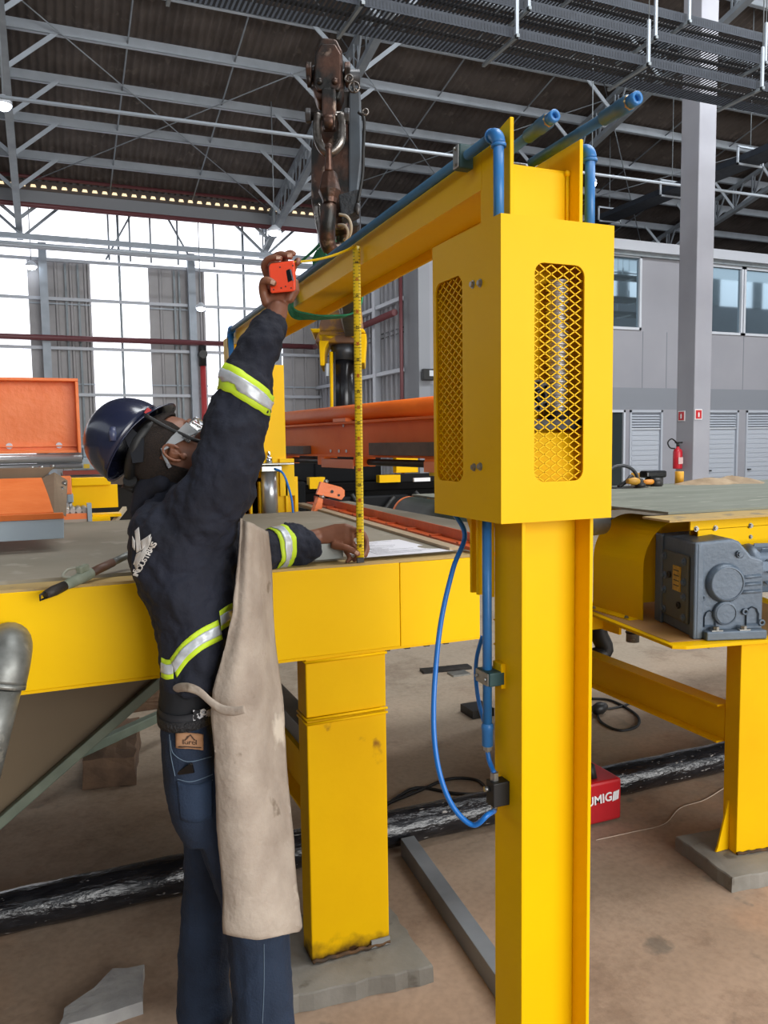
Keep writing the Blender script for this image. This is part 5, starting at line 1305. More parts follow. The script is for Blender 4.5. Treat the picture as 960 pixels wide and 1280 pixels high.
cuffband('reflective_band_centre', I(347, 684, 2.45), axf, 0.07, 0.068, 0.025, SILV, 0.004)
# back print: crossed ribbon emblem and lettering
def flatshape(name, poly, m, target, off, G_=6):
    a, b_, c_, d_ = [V(p) for p in poly]
    return skin_grid(name, [[tuple((a*(1-i/G_)+b_*(i/G_))*(1-j/G_)+(d_*(1-i/G_)+c_*(i/G_))*(j/G_)) for j in range(G_+1)] for i in range(G_+1)], m, person, target, off, 0.0006)
WPR = mat('white_print', 'd6d2cc', 0.7)
for poly in ([(169, 664), (174, 659), (177, 688), (171, 691)], [(171, 692), (177, 689), (172, 704), (167, 706)], [(190, 671), (188, 680), (170, 712), (168, 704)],
             [(176, 676), (189, 668), (187, 677), (178, 688)], [(166, 670), (169, 676), (169, 688), (166, 684)]):
    flatshape('emblem_ribbon', poly, WPR, jko, 0.002)
def cloth_text(name, body_, px0, py0, ux, uy, size, m, target, off, bold=0.0, spacing=1.0):
    """lettering laid on the cloth: the text outline is placed in picture pixels and dropped onto the surface"""
    cu = bpy.data.curves.new(name, 'FONT'); cu.body = body_; cu.size = size; cu.align_x = 'CENTER'; cu.align_y = 'CENTER'; cu.offset = bold; cu.space_character = spacing; cu.resolution_u = 4
    tmp = bpy.data.objects.new('tmp', cu); COL.objects.link(tmp); dg = bpy.context.evaluated_depsgraph_get(); dg.update()
    me = bpy.data.meshes.new_from_object(tmp.evaluated_get(dg)); bpy.data.objects.remove(tmp)
    base = parent_world(person)
    for v_ in me.vertices:
        x = px0+ux[0]*v_.co.x+uy[0]*v_.co.y; y = py0+ux[1]*v_.co.x+uy[1]*v_.co.y
        v_.co = surf(target, x, y, off)-base
    me.materials.clear(); me.materials.append(m); o = bpy.data.objects.new(name, me); COL.objects.link(o); o.parent = person; return o
cloth_text('back_lettering', 'INDUSTRIAIS', 182, 699, (0.50, -0.87), (-0.80, -0.35), 10.0, WPR, jko, 0.004, bold=0.25, spacing=0.82)
cloth_text('back_lettering', 'E', 170, 714, (0.50, -0.87), (-0.80, -0.35), 8.0, WPR, jko, 0.004, bold=0.2)

# jeans --------------------------------------------------------------------------
sh = MB(); torso(sh, [(244, 840, 2.08, 0.082, 0.145), (240, 865, 2.08, 0.078, 0.145), (240, 890, 2.08, 0.072, 0.142)]); sho = organic(sh, 'undershirt', mat('black_tshirt', '141519', 0.9), person, 0.006, 4, disp=[(0.012, 0.05, 'CLOUDS')])
jn = MB()
torso(jn, [(241, 884, 2.08, 0.071, 0.147), (243, 915, 2.08, 0.074, 0.158), (249, 965, 2.08, 0.080, 0.162), (256, 1000, 2.09, 0.082, 0.158), (262, 1030, 2.10, 0.07, 0.14)])
limb(jn, [I(256, 985, 2.18), I(264, 1060, 2.20), I(260, 1120, 2.22), I(255, 1190, 2.22), I(255, 1240, 2.22), I(256, 1262, 2.22)], [0.088, 0.076, 0.070, 0.072, 0.074, 0.078])
limb(jn, [I(268, 985, 2.04), I(300, 1070, 2.035), I(320, 1140, 2.03), I(327, 1220, 2.02), I(330, 1290, 2.02), I(332, 1322, 2.02)], [0.092, 0.086, 0.080, 0.078, 0.080, 0.082])
jno = organic(jn, 'jeans', JEAN, person, 0.006, smooth=6, disp=[(0.012, 0.07, 'CLOUDS'), (0.004, 0.03, 'CLOUDS')])
def torso_ring(name, data, m, off, n_=48):
    vs = []
    for px, py, t, ra, rb in data:
        for i in range(n_): q = 2*PI*i/n_; vs.append(I(px, py, t)+HR*(ra+off)*math.cos(q)+HF*(rb+off)*math.sin(q))
    k_ = len(data)
    o = MB().add(vs, [(k*n_+i, k*n_+(i+1) % n_, (k+1)*n_+(i+1) % n_, (k+1)*n_+i) for k in range(k_-1) for i in range(n_)], True).build(name, m, person, fixn=False)
    sd = o.modifiers.new('solid', 'SOLIDIFY'); sd.thickness = 0.003; return o
torso_ring('waistband', [(241, 870, 2.08, 0.070, 0.145), (241, 882, 2.08, 0.072, 0.147)], mat('dark_waistband', '1b1b1f', 0.8), 0.006)
torso_ring('belt', [(241, 878, 2.08, 0.072, 0.147), (242, 889, 2.08, 0.073, 0.149)], mat('woven_black_belt', '1b1a1c', 0.6, bump=1.0, bscale=150), 0.008)
# stitching, pockets, patch, phone
DST = mat('denim_stitch', '5d6f80', 0.8)
def stitch(pts, r=0.0011):
    P = [surf(jno, p.x, p.y, 0.001) for p in smooth_path([V((x, y, 0)) for x, y in pts], 8)]
    MB().tube(P, r, 5, caps=False).build('stitching', DST, person)
for pts in ([(213, 925), (217, 942), (235, 952), (264, 946)], [(212, 918), (214, 945), (219, 970)], [(222, 974), (240, 977), (266, 968)], [(223, 980), (242, 983), (266, 975)], [(330, 1180), (330, 1230), (328, 1279)]): stitch(pts)
ribbon('rear_pocket', [(224, 1000), (234, 1004), (250, 1004), (265, 998)], 48, mat('pocket_denim', '1d2f47', 0.85, col2='142338', scale=9, bump=0.3, bscale=180), person, jno, 0.003, nv=10, ends=((0.1, 1), (0.0, 1)))
ribbon('leather_patch', [(221, 925), (237, 926), (252, 928)], 20, mat('tan_leather_patch', '9b7250', 0.7, col2='8a6345', scale=40), person, jno, 0.009, ends=((0, 1), (0, 1)))
INKB = mat('patch_ink', '3a2414', 0.8)
for poly in ([(224, 932.5), (249, 934), (249, 935.5), (224, 934)], [(230, 925), (236, 918), (236.8, 919), (230.8, 926)], [(236, 918), (242, 925), (241.2, 926), (235.4, 919)]): flatshape('patch_print', poly, INKB, jno, 0.012)
cloth_text('patch_lettering', 'lurel', 236, 928, (1, 0.05), (0, -1), 9, INKB, jno, 0.012)
WB = ribbon('waistband_print', [(240, 894), (250, 894), (263, 894)], 14, mat('white_print_band', 'c9c9cc', 0.8, col2='1a1a1e', scale=70, mixpow=(0.5, 0.52)), person, sho, 0.012, ends=((0, 1), (0, 1)))
cloth_text('waistband_lettering', 'CO', 255, 890, (1, 0.0), (0, -1), 10, WPR, sho, 0.014, bold=0.3)
mb = MB(); a_, b_ = I(218, 970, 1.925), I(247, 966, 1.905); mb.prism([(0, 0), (0.056, 0), (0.050, 0.022), (0.045, 0.026), (0.004, 0.006)], a_, (b_-a_).normalized(), CU, CD*0.008); 
ph = mb.build('phone', BLKG, person, bevel=0.002); ph['label'] = 'phone sticking out of the rear pocket'
# boots
BOOT = mat('black_boot_leather', '1b1a1a', 0.6)
for (px, py, t) in ((262, 1262, 2.22), (338, 1325, 2.0)):
    a_ = I(px, py, t); mb = MB(); g0 = V((a_.x, a_.y, 0)); fw = V((0.97, 0.22, 0)).normalized(); sw = V((-fw.y, fw.x, 0)); up = V((0, 0, 1))
    secs = [(g0-fw*0.075+up*0.045, sw*0.030, up*0.040), (g0-fw*0.05+up*0.055, sw*0.038, up*0.052), (g0+fw*0.0+up*0.058, sw*0.040, up*0.055), (g0+fw*0.06+up*0.050, sw*0.042, up*0.045), (g0+fw*0.12+up*0.040, sw*0.047, up*0.036), (g0+fw*0.17+up*0.036, sw*0.044, up*0.032), (g0+fw*0.20+up*0.030, sw*0.030, up*0.024)]
    loft(mb, secs, 20); limb(mb, [a_+up*0.02, g0+up*0.07-fw*0.02], [0.05, 0.052]); bt = organic(mb, 'boot', BOOT, person, 0.005, 3)
    mb = MB(); n_ = 26; pr = []
    for i in range(n_):
        q = 2*PI*i/n_; pr.append((0.062+0.145*math.cos(q), 0.048*math.sin(q)))
    mb.prism(pr, g0, fw, sw, up*0.022); mb.build('sole', BLK, bt)

# apron: leather sheet hanging in front and round his near side
Lp = [(300, 648), (297, 700), (292, 765), (278, 815), (267, 862), (265, 900), (268, 950), (272, 1010), (275, 1070), (278, 1120), (281, 1166)]
Rp = [(334, 664), (338, 720), (343, 790), (349, 850), (354, 905), (359, 960), (363, 1020), (368, 1075), (372, 1120), (375, 1158), (374, 1163)]
lT = [1.985, 1.96, 1.93, 1.925, 1.92, 1.92, 1.92, 1.915, 1.91, 1.905, 1.90]; rT = [2.16, 2.17, 2.17, 2.14, 2.12, 2.10, 2.07, 2.05, 2.03, 2.02, 2.02]
NV = 26
def interp(lst, f_):
    s_ = f_*(len(lst)-1); i = min(int(s_), len(lst)-2); k = s_-i
    if isinstance(lst[0], tuple): return tuple(a*(1-k)+b_*k for a, b_ in zip(lst[i], lst[i+1]))
    return lst[i]*(1-k)+lst[i+1]*k
vs = []; NR = 90; rr = random.Random(3)
for j in range(NR+1):
    f_ = j/NR; l, r_ = interp(Lp, f_), interp(Rp, f_); lt, rt = interp(lT, f_), interp(rT, f_)
    for i in range(NV+1):
        g_ = i/NV; x = l[0]*(1-g_)+r_[0]*g_; y = l[1]*(1-g_)+r_[1]*g_
        y += 9*math.sin(g_*PI)*max(0, (f_-0.93)/0.07)
        bow = math.sin(g_*PI)
        t_ = lt*(1-g_)+rt*g_ - 0.045*bow*1.0 - 0.030*bow
        t_ += 0.010*math.sin(g_*7+f_*5)*(0.4+f_*0.3)+0.008*math.sin(g_*15+f_*3.0)*max(0, 1-f_*1.6)
        x += 1.2*math.sin(f_*23)*(g_ in (0, 1)) 
        vs.append(I(x, y, t_))
ap = MB().add(vs, [(j*(NV+1)+i, j*(NV+1)+i+1, (j+1)*(NV+1)+i+1, (j+1)*(NV+1)+i) for j in range(NR) for i in range(NV)], True).build('apron', LEATH, person, fixn=False)
sd = ap.modifiers.new('solid', 'SOLIDIFY'); sd.thickness = 0.003
tx_ = bpy.data.textures.new('apron_folds', 'CLOUDS'); tx_.noise_scale = 0.10
d_ = ap.modifiers.new('folds', 'DISPLACE'); d_.texture = tx_; d_.strength = 0.010; d_.texture_coords = 'LOCAL'
# waist tie knotted round his side
tie = [I(212, 868, 2.03), I(218, 862, 1.96), I(232, 859, 1.915), I(248, 864, 1.895), I(262, 876, 1.885), I(276, 886, 1.872), I(292, 889, 1.862), I(306, 887, 1.855)]
o = MB().tube(smooth_path(tie, 6), 0.010, 10, rs=[0.0085+0.003*math.sin(i*0.14)**2 for i in range(len(smooth_path(tie, 6)))], flat=(CD, 0.45)).build('apron_tie', LEATH, person)

# ================================================================ TAPE MEASURE
RTP = mat('tape_case_orange_red', 'f04a22', 0.35, bump=0.05, bscale=60)
tm = thing('tape_measure', 'orange-red tape measure held up in his raised hand with the yellow blade pulled out', 'tape measure', I(352, 347, T0-0.012))
c0, c1, c2, c3 = (335.5, 330), (368, 326), (369.5, 364), (338, 367)
TF = T0-0.030; TBk = T0+0.018
def rquad(pts, r=0.22, n_=5):
    out = []
    for i in range(4):
        p, a, b_ = pts[i], pts[i-1], pts[(i+1) % 4]
        rr_ = 0.10 if i != 0 else 0.16
        p0_ = (p[0]+(a[0]-p[0])*rr_, p[1]+(a[1]-p[1])*rr_); p1_ = (p[0]+(b_[0]-p[0])*rr_, p[1]+(b_[1]-p[1])*rr_)
        for k in range(n_+1):
            s_ = k/n_; out.append(((1-s_)**2*p0_[0]+2*s_*(1-s_)*p[0]+s_*s_*p1_[0], (1-s_)**2*p0_[1]+2*s_*(1-s_)*p[1]+s_*s_*p1_[1]))
    return out
poly = rquad([c0, c1, c2, c3]); n_ = len(poly)
mb = MB(); mb.add([I(x, y, TF) for x, y in poly]+[I(x+1.0, y-1, TBk) for x, y in poly], [tuple(range(n_))[::-1], tuple(range(n_, 2*n_))]+[(i, (i+1) % n_, n_+(i+1) % n_, n_+i) for i in range(n_)])
tmo = mb.build('case', RTP, tm, bevel=0.004, seg=3)
mb = MB(); q = rquad([(357.5, 338), (362.5, 336), (365.5, 350), (360, 353)]); n_ = len(q)
mb.add([I(x, y, TF-0.001) for x, y in q]+[I(x, y, TF+0.004) for x, y in q], [tuple(range(n_))[::-1], tuple(range(n_, 2*n_))]+[(i, (i+1) % n_, n_+(i+1) % n_, n_+i) for i in range(n_)]); mb.build('side_window', BLKG, tmo)
mb = MB(); mb.bar(I(363.2, 337, TF-0.002), I(366.5, 351, TF-0.002), 0.0035, 0.003, up=CD); mb.build('belt_clip', CHROME, tmo)
for x, y in ((350, 334), (351.5, 360), (364, 360), (342, 362), (357, 358), (366, 332)):
    mb = MB(); mb.cyl(I(x, y, TF+0.001), I(x, y, TF-0.0012), 0.0020, n=10); mb.build('screw', DKST, tmo)
BLDM = mat('tape_blade_yellow', 'f2d21a', 0.4)
BLDR = BLDM
CORN = U(446, 308.5, X=0.875)
CORN = V((0.872, CORN.y, 2.335)); CORN = U(445.5, 307.5, t=(CORN-CO).dot(CD))
tE = CORN; tB = U(450.5, 701, Y=YT-0.006)
def blade(p0, p1, w, name):
    p0, p1 = V(p0), V(p1); a = (p1-p0).normalized(); u = a.cross(CD).normalized(); vs = []; N = 24
    for k in range(N+1):
        p = p0.lerp(p1, k/N)
        for j in range(7): s_ = j/3-1; vs.append(p+u*(w/2*s_)+CD*(0.0022*(s_*s_)))
    return MB().add(vs, [(k*7+j, k*7+j+1, (k+1)*7+j+1, (k+1)*7+j) for k in range(N) for j in range(6)], True).build(name, BLDM, tm, fixn=False), a, u
bl, ba, bu = blade(tE, tB, 0.0225, 'blade')
sd = bl.modifiers.new('solid', 'SOLIDIFY'); sd.thickness = 0.0004
p0_ = I(368, 328, T0-0.005); 
mb = MB(); d_ = (tE-p0_).normalized(); u_ = CD.cross(d_).normalized(); s_ = 0.011
mb.prism([(0, -0.0035), (0, 0.0035), (1, 0.0035), (1, -0.0035)], p0_, (tE-p0_), u_, (0, 0, 0.0005)) if False else None
w0 = CD*0.8+CU*0.25
vs = []
for k in range(11):
    p = p0_.lerp(tE, k/10)+V((0, 0, -0.010*math.sin(PI*k/10)))
    ww = w0*(0.011) + u_*0.0035
    vs += [p-ww, p, p+ww]
o2 = MB().add(vs, [(k*3+j, k*3+j+1, (k+1)*3+j+1, (k+1)*3+j) for k in range(10) for j in range(2)], True).build('blade_run', BLDM, tm, fixn=False)
sd = o2.modifiers.new('solid', 'SOLIDIFY'); sd.thickness = 0.0004
INK = mat('tape_ink', '2a2412', 0.6); INKR = mat('tape_ink_red', 'b03020', 0.6)
mk = MB(); L = (tB-tE).length; nT = 96
for k in range(1, nT):
    p = tE + ba*(L*k/nT); ln = 0.010 if k % 5 == 0 else 0.006
    for sd_ in (-1, 1):
        a0 = p+bu*(sd_*0.0110)+CD*0.0004; mk.bar(a0-CD*0.0012, a0-bu*(sd_*ln)-CD*0.0030, 0.0012, 0.0006, up=CD)
o = mk.build('graduation_marks', INK, tm); o['kind'] = 'stuff'
import string
for k in range(1, 20):
    p = tE+ba*(L*k/20)-CD*0.0036
    tt = text_part('numeral', str(k*5 % 100 or 100), 0.011, 0.0002, INK if k % 2 else INKR, tm, basis(p, ba, bu), bold=0.0004)
mb = MB(); mb.box((-0.012, -0.003, -0.006), (0.012, 0.004, 0.010), Matrix.Translation(tB)); mb.build('end_hook', DKST, tm, bevel=0.001)
# ================================================================ THINGS ON THE TABLE
pp = thing('drawing_sheet', 'white printed drawing sheet lying on the table edge right of the worker\'s hand', 'paper', (1.05, 2.5, 1.337))
z_ = 1.3375
c4 = [U(449, 700.5, Z=z_), U(556, 694, Z=z_), U(486, 679, Z=z_), U(425, 686, Z=z_)]
c4 = [V((0.90, 2.335, 1.3372)), V((1.235, 2.345, 1.3372)), V((1.19, 2.70, 1.3372)), V((0.90, 2.72, 1.3372))]
mb = MB(); vs = []; G_ = 16
for i in range(G_+1):
    for j in range(G_+1):
        u_, v_ = i/G_, j/G_; p = (c4[0]*(1-u_)+c4[1]*u_)*(1-v_)+(c4[3]*(1-u_)+c4[2]*u_)*v_
        vs.append(p+V((0, 0, 0.003*math.sin(u_*5)*math.sin(v_*4)*(u_)+0.0012)))
mb.add(vs, [(i*(G_+1)+j, i*(G_+1)+j+1, (i+1)*(G_+1)+j+1, (i+1)*(G_+1)+j) for i in range(G_) for j in range(G_)], True)
mb.build('sheet', mat('white_paper', 'd8d8de', 0.7), pp, fixn=False)
rr = random.Random(5); mb = MB()
for k in range(16):
    v_ = 0.08+0.055*k; u0 = rr.uniform(0.05, 0.3); u1 = u0+rr.uniform(0.15, 0.6)
    def pt_(u_, v_): return (c4[0]*(1-u_)+c4[1]*u_)*(1-v_)+(c4[3]*(1-u_)+c4[2]*u_)*v_+V((0, 0, 0.0045))
    mb.bar(pt_(u0, v_), pt_(min(0.95, u1), v_), 0.0022, 0.0004)
    if k % 4 == 0: mb.bar(pt_(u0, v_), pt_(u0, min(0.95, v_+0.2)), 0.002, 0.0004)
o = mb.build('printed_lines', mat('print_grey', '6f7076', 0.8), pp); o['kind'] = 'stuff'
sa = thing('steel_angle_offcut', 'short grey steel angle section on the table edge under his left hand', 'angle', (0.80, 2.4, 1.336))
mb = MB(); mb.prism([(2.36, 0), (2.36, 0.05), (2.365, 0.05), (2.365, 0.005), (2.42, 0.005), (2.42, 0)], (0.73, 0, 1.3368), (0, 1, 0), (0, 0, 1), (0.118, 0, 0)); mb.build('section', mat('primer_grey_steel', '8f9491', 0.5, 0.3, col2='7b807c', scale=8), sa, bevel=0.001)
# orange guide rail along the end of the table
gr = thing('orange_guide_rail', 'long rusty orange guide rail lying along the end of the table', 'rail', (1.36, 3.4, 1.334))
def along(mb, x0, x1, z0, z1, y0=2.33, y1=4.6, dx=0.14):
    mb.add([(x0, y0, z0), (x1, y0, z0), (x1, y0, z1), (x0, y0, z1), (x0+dx, y1, z0), (x1+dx, y1, z0), (x1+dx, y1, z1), (x0+dx, y1, z1)], [(0,1,2,3),(4,7,6,5),(0,4,5,1),(1,5,6,2),(2,6,7,3),(3,7,4,0)]); return mb
along(MB(), 1.285, 1.325, 1.337, 1.349).build('lower_strip', ORGD, gr, bevel=0.001)
along(MB(), 1.332, 1.337, 1.337, 1.385).build('upright_strip', ORGD, gr, bevel=0.0005)
for k in range(9):
    y = 2.42+k*0.245; x = 1.285+0.14*(y-2.33)/2.27
    MB().box((x+0.0, y, 1.349), (x+0.046, y+0.018, 1.355)).build('spacer', ORGD, gr)
sk = thing('pale_edge_strip', 'pale dusty skirt strip in front of the orange guide rail', 'strip', (1.25, 3.4, 1.336))
along(MB(), 1.225, 1.27, 1.337, 1.347, y0=2.36).build('strip', mat('pale_strip', 'a8947a', 0.8, col2='98866c', scale=6), sk)
# orange bracket at the far end of the rail
ob = thing('orange_sensor_bracket', 'small orange slotted bracket on a threaded post at the far end of the guide rail', 'bracket', U(400, 632, Y=4.15))
q = U(413, 614, Y=4.15)
pts = [U(x, y, Y=4.15) for x, y in ((401, 602), (427, 609), (431, 613), (431, 620), (427, 625), (420, 623), (396, 618))]
mb = MB(); n_ = len(pts); dv = V((0, 0.025, 0)); mb.add(pts+[p+dv for p in pts], [tuple(range(n_))[::-1], tuple(range(n_, 2*n_))]+[(i, (i+1) % n_, n_+(i+1) % n_, n_+i) for i in range(n_)]); mb.build('plate', ORG, ob, bevel=0.002)
for x, y, r in ((415, 614.5, 0.009), (423.5, 619, 0.007)):
    mb = MB(); q = U(x, y, Y=4.148); mb.cyl(q, q+V((0, -0.002, 0)), r, n=12); mb.build('bolt_hole', BLK, ob)
a_, b_ = U(408, 600, Y=4.165), U(398, 640, Y=4.165)
mb = MB(); mb.cyl(a_, b_, 0.008, n=10); mb.cyl(a_, a_.lerp(b_, 0.10), 0.014, n=6); mb.cyl(a_.lerp(b_, 0.45), a_.lerp(b_, 0.6), 0.016, n=6); mb.build('threaded_post', ZINC, ob)
pts = [U(x, y, Y=4.1) for x, y in ((392, 640), (398, 622), (404, 624), (402, 640))]
mb = MB(); dv = V((0, 0.05, 0)); mb.add(pts+[p+dv for p in pts], [(3,2,1,0), (4,5,6,7)]+[(i, (i+1) % 4, 4+(i+1) % 4, 4+i) for i in range(4)]); mb.build('foot', ORG, ob, bevel=0.002)

# electrode holder / torch on the table at left
eh = thing('welding_electrode_holder', 'worn grey-green clamp handle and brown pipe lying across the table edge left of the worker', 'tool', U(100, 722, Z=1.35))
a_, b_ = V((-0.045, 2.285, 1.352)), U(168, 690, Z=1.40)
b_ = V((0.235, 2.50, 1.362)); a_ = V((-0.035, 2.20, 1.300)); 
a_ = U(48, 748, Z=1.312); b_ = U(172, 688, Z=1.39); dd = b_-a_
def at_(f_): return a_+dd*f_
mb = MB(); mb.tube([at_(0.24), at_(0.30), at_(0.46), at_(0.50)], 0, 14, rs=[0.012, 0.0155, 0.0165, 0.014]); mb.build('grip', mat('faded_green_grip', '8d9483', 0.7, col2='767d6c', scale=25), eh)
mb = MB(); mb.tube([at_(0.50), at_(0.72)], 0.0125, 14); mb.build('handle_tube', mat('brown_bakelite', '5e4335', 0.5), eh)
mb = MB(); mb.tube([at_(0.72), at_(0.98)], 0.0105, 14); mb.build('steel_tube', GALV, eh)
mb = MB(); mb.tube([at_(0.06), at_(0.14), at_(0.24)], 0, 12, rs=[0.011, 0.0145, 0.013]); mb.build('black_tip', mat('scorched_tip', '2b2622', 0.6, bump=0.5), eh)
mb = MB(); q = at_(0.035); mb.tube([q+dd*0.03+V((0,0,0.008)), q-dd*0.02+V((0,0,0.006)), q-dd*0.02-V((0,0,0.007)), q+dd*0.03-V((0,0,0.008))], 0.003, 8); mb.build('tip_loop', DKST, eh)
mb = MB(); q = at_(0.42)+V((0, 0, 0.022)); mb.bar(q-dd*0.05, q+dd*0.04, 0.02, 0.02); mb.build('clamp_body', mat('faded_green_clamp', '9aa08e', 0.6, col2='7d8370', scale=30, bump=0.5, bscale=60), eh, bevel=0.004)
mb = MB(); mb.tube(smooth_path([at_(0.30)+V((0,0,0.014)), at_(0.26)+V((-0.01,0.02,0.02)), at_(0.31)+V((-0.01,0.03,0.03)), at_(0.38)+V((0,0.01,0.03))], 5), 0.004, 8); mb.build('lever', mat('pale_lever', '8f8e80', 0.6), eh)

# ================================================================ LEFT BACKGROUND: orange trays, rollers, yellow frames
GRP = mat('grey_primer_face', '9aa7b0', 0.5, col2='8b98a2', scale=3)
BRN = mat('brown_rubber_skirt', '84715c', 0.8, col2='75634f', scale=5)
ot = thing('orange_chute_tray', 'orange steel chute tray with grey front lip standing above the table at left', 'tray', (-0.1, 3.3, 1.37))
def slab(name, pts, d, m, parent, bev=0.002):
    n_ = len(pts); d = V(d); mb = MB(); mb.add([V(p) for p in pts]+[V(p)+d for p in pts], [tuple(range(n_))[::-1], tuple(range(n_, 2*n_))]+[(i, (i+1) % n_, n_+(i+1) % n_, n_+i) for i in range(n_)]); return mb.build(name, m, parent, bevel=bev)
LXT = -1.2
def Ux(x, y, Y): return U(x, y, Y=Y)
def leftto(p): return V((LXT, p.y, p.z))
g0_, g1_ = Ux(80, 648, 3.02), Ux(80, 673, 3.02); slab('grey_lip', [leftto(g1_), g1_, g0_, leftto(g0_)], (0, 0.02, 0), GRP, ot)
g2_ = Ux(79, 641, 3.0); slab('front_rim', [leftto(g0_)+V((0,-0.012,0)), g0_+V((0,-0.012,0)), g2_+V((0,-0.008,0)), leftto(g2_)+V((0,-0.008,0))], (0, 0.03, 0), ORG, ot)
f0, f1, f2 = Ux(67, 640, 3.05), Ux(60, 618, 3.30), Ux(52, 597, 3.58)
slab('tray_floor', [leftto(f0), f0, f1, leftto(f1)], (0, 0.004, -0.012), ORG, ot, 0); slab('tray_floor', [leftto(f1), f1, f2, leftto(f2)], (0, 0.004, -0.012), ORG, ot, 0)
s0, s1_, s2_, s3_ = Ux(52, 598, 3.58), Ux(68, 590, 3.60), Ux(76, 640, 3.05), Ux(67, 641, 3.04)
slab('skirt_rubber', [s0, s1_, s2_, s3_], (0.002, 0, -0.008), BRN, ot)
t0_, t1_, t2_, t3_ = Ux(68, 590, 3.60), Ux(84, 600, 3.60), Ux(82, 644, 3.05), Ux(76, 641, 3.05)
slab('side_strip', [t0_, t1_, t2_, t3_], (0.002, 0, -0.006), BRN, ot)
r0_, r1_ = Ux(68, 584, 3.62), Ux(54, 598, 3.62); slab('rear_skirt', [V((LXT, r1_.y, r1_.z)), r1_, r0_, V((LXT, r0_.y, r0_.z))], (0, 0.03, 0), BRN, ot)
for x, y in ((69, 633), (71.5, 624), (74, 616), (76, 608), (79, 601)):
    p = Ux(x+2, y+4, 3.05+(641-y)/50*0.55); mb = MB(); mb.cyl(p+V((0,0,-0.004)), p+V((-0.003, -0.006, 0.008)), 0.009, n=6); mb.build('tray_bolt', ZINC, ot)
for x, y in ((40, 586), (52, 585.5), (66, 584)):
    p = Ux(x, y+1, 3.63); mb = MB(); mb.cyl(p, p+V((0, 0, 0.012)), 0.010, n=6); mb.build('tray_bolt', ZINC, ot)
for i_, (x0, x1, y0, y1, Y_, m_) in enumerate(((76, 90, 596, 618, 3.66, ORG), (84, 92, 618, 628, 3.66, GRP))):
    a_, b_ = Ux(x0, y0, Y_), Ux(x1, y1, Y_); MB().box((a_.x, Y_, b_.z), (b_.x, Y_+0.12, a_.z)).build('end_bracket', m_, ot, bevel=0.003)
op = thing('orange_frame_panel', 'upright orange steel panel with raised rim above the grey rollers at left', 'panel', (-0.1, 4.0, 1.68))
ox1, oz0, oz1 = 0.148, 1.672, 2.012
mb = MB(); mb.box((-1.5, 4.03, oz0), (ox1, 4.04, oz1)); mb.build('web', ORG, op)
mb = MB(); mb.box((-1.5, 3.96, oz1-0.014), (ox1, 4.04, oz1)); mb.build('top_rim', ORG, op, bevel=0.003)
mb = MB(); mb.box((ox1-0.014, 3.96, oz0), (ox1, 4.04, oz1-0.014)); mb.build('side_rim', ORG, op, bevel=0.003)
mb = MB(); mb.box((-1.5, 3.99, oz0), (ox1-0.014, 4.04, oz0+0.014)); mb.build('bottom_rim', ORG, op, bevel=0.003)
mb = MB(); mb.box((-1.5, 4.01, oz0+0.03), (ox1-0.014, 4.03, oz0+0.036)); mb.build('stiffener', ORG, op)
for x in (-0.155, 0.055):
    mb = MB(); mb.cyl((x, 4.03, oz0+0.035), (x, 4.022, oz0+0.035), 0.014, n=14); mb.build('bolt_hole', FRM, op)  # pale disc: bright background behind the hole put into its colour
ro = thing('grey_roller', 'bright steel roller lying horizontally beneath the orange panel', 'roller', (-0.6, 3.98, 1.62))
MB().cyl((-1.5, 4.0, 1.648), (0.152, 4.0, 1.648), 0.022, n=18).build('roller_tube', mat('bright_roller', 'b3b4b6', 0.3, 0.8), ro)
MB().cyl((0.148, 4.0, 1.648), (0.156, 4.0, 1.648), 0.008, n=10).build('shaft_end', DKST, ro)
ro = thing('grey_roller', 'second steel roller just below the bright roller under the orange panel', 'roller', (-0.6, 3.98, 1.58))
MB().cyl((-1.5, 4.0, 1.612), (0.152, 4.0, 1.612), 0.014, n=14).build('roller_tube', mat('dull_roller', '8d8f92', 0.35, 0.7), ro)
# yellow frames beyond the table
yf = thing('yellow_bracket_frame', 'yellow welded channel frame standing behind the orange tray', 'frame', (0.25, 4.4, 1.28))
mb = MB(); mb.box((0.11, 4.42, 1.38), (0.335, 4.44, 1.50)); mb.build('web_plate', YEL, yf)
mb = MB(); mb.box((0.11, 4.38, 1.50), (0.30, 4.46, 1.54)); mb.build('top_channel', YEL, yf, bevel=0.003)
mb = MB(); mb.box((0.20, 4.3, 1.34), (0.34, 4.42, 1.355)); mb.build('lower_flange', YEL, yf)
mb = MB(); mb.box((0.18, 4.22, 1.29), (0.28, 4.32, 1.345)); mb.build('foot_block', YEL, yf, bevel=0.003)
sp = thing('ribbed_steel_stack', 'pale ribbed steel rollers stacked beside the yellow frame', 'rollers', (0.1, 4.2, 1.29))
for k in range(5): MB().cyl((0.05+k*0.028, 4.22, 1.385), (0.06+k*0.026, 4.6, 1.385), 0.014, n=10).build('roller', mat('pale_steel_%d' % k, 'a9a6a0', 0.4, 0.5), sp)
MB().box((0.04, 4.19, 1.345), (0.17, 4.22, 1.372)).build('orange_strip', ORG, sp)
MB().box((0.04, 4.19, 1.30), (0.17, 4.6, 1.345)).build('base_strip', mat('pale_base', 'a89c90', 0.6), sp)
MB().box((0.172, 4.18, 1.29), (0.192, 4.25, 1.42)).build('end_plate', GRP, sp)
pr_ = MB(); pr_.bar((0.30, 4.30, 1.31), (0.37, 4.45, 1.37), 0.02, 0.02); tag(pr_.build('pale_steel_strip', mat('pale_strip_steel', 'b5aa92', 0.5)), 'short pale steel strip leaning beside the yellow foot block', 'strip')
db = thing('black_machine_block', 'dark machinery block in shadow behind the worker\'s head', 'machine', (0.6, 6.2, 0.8))
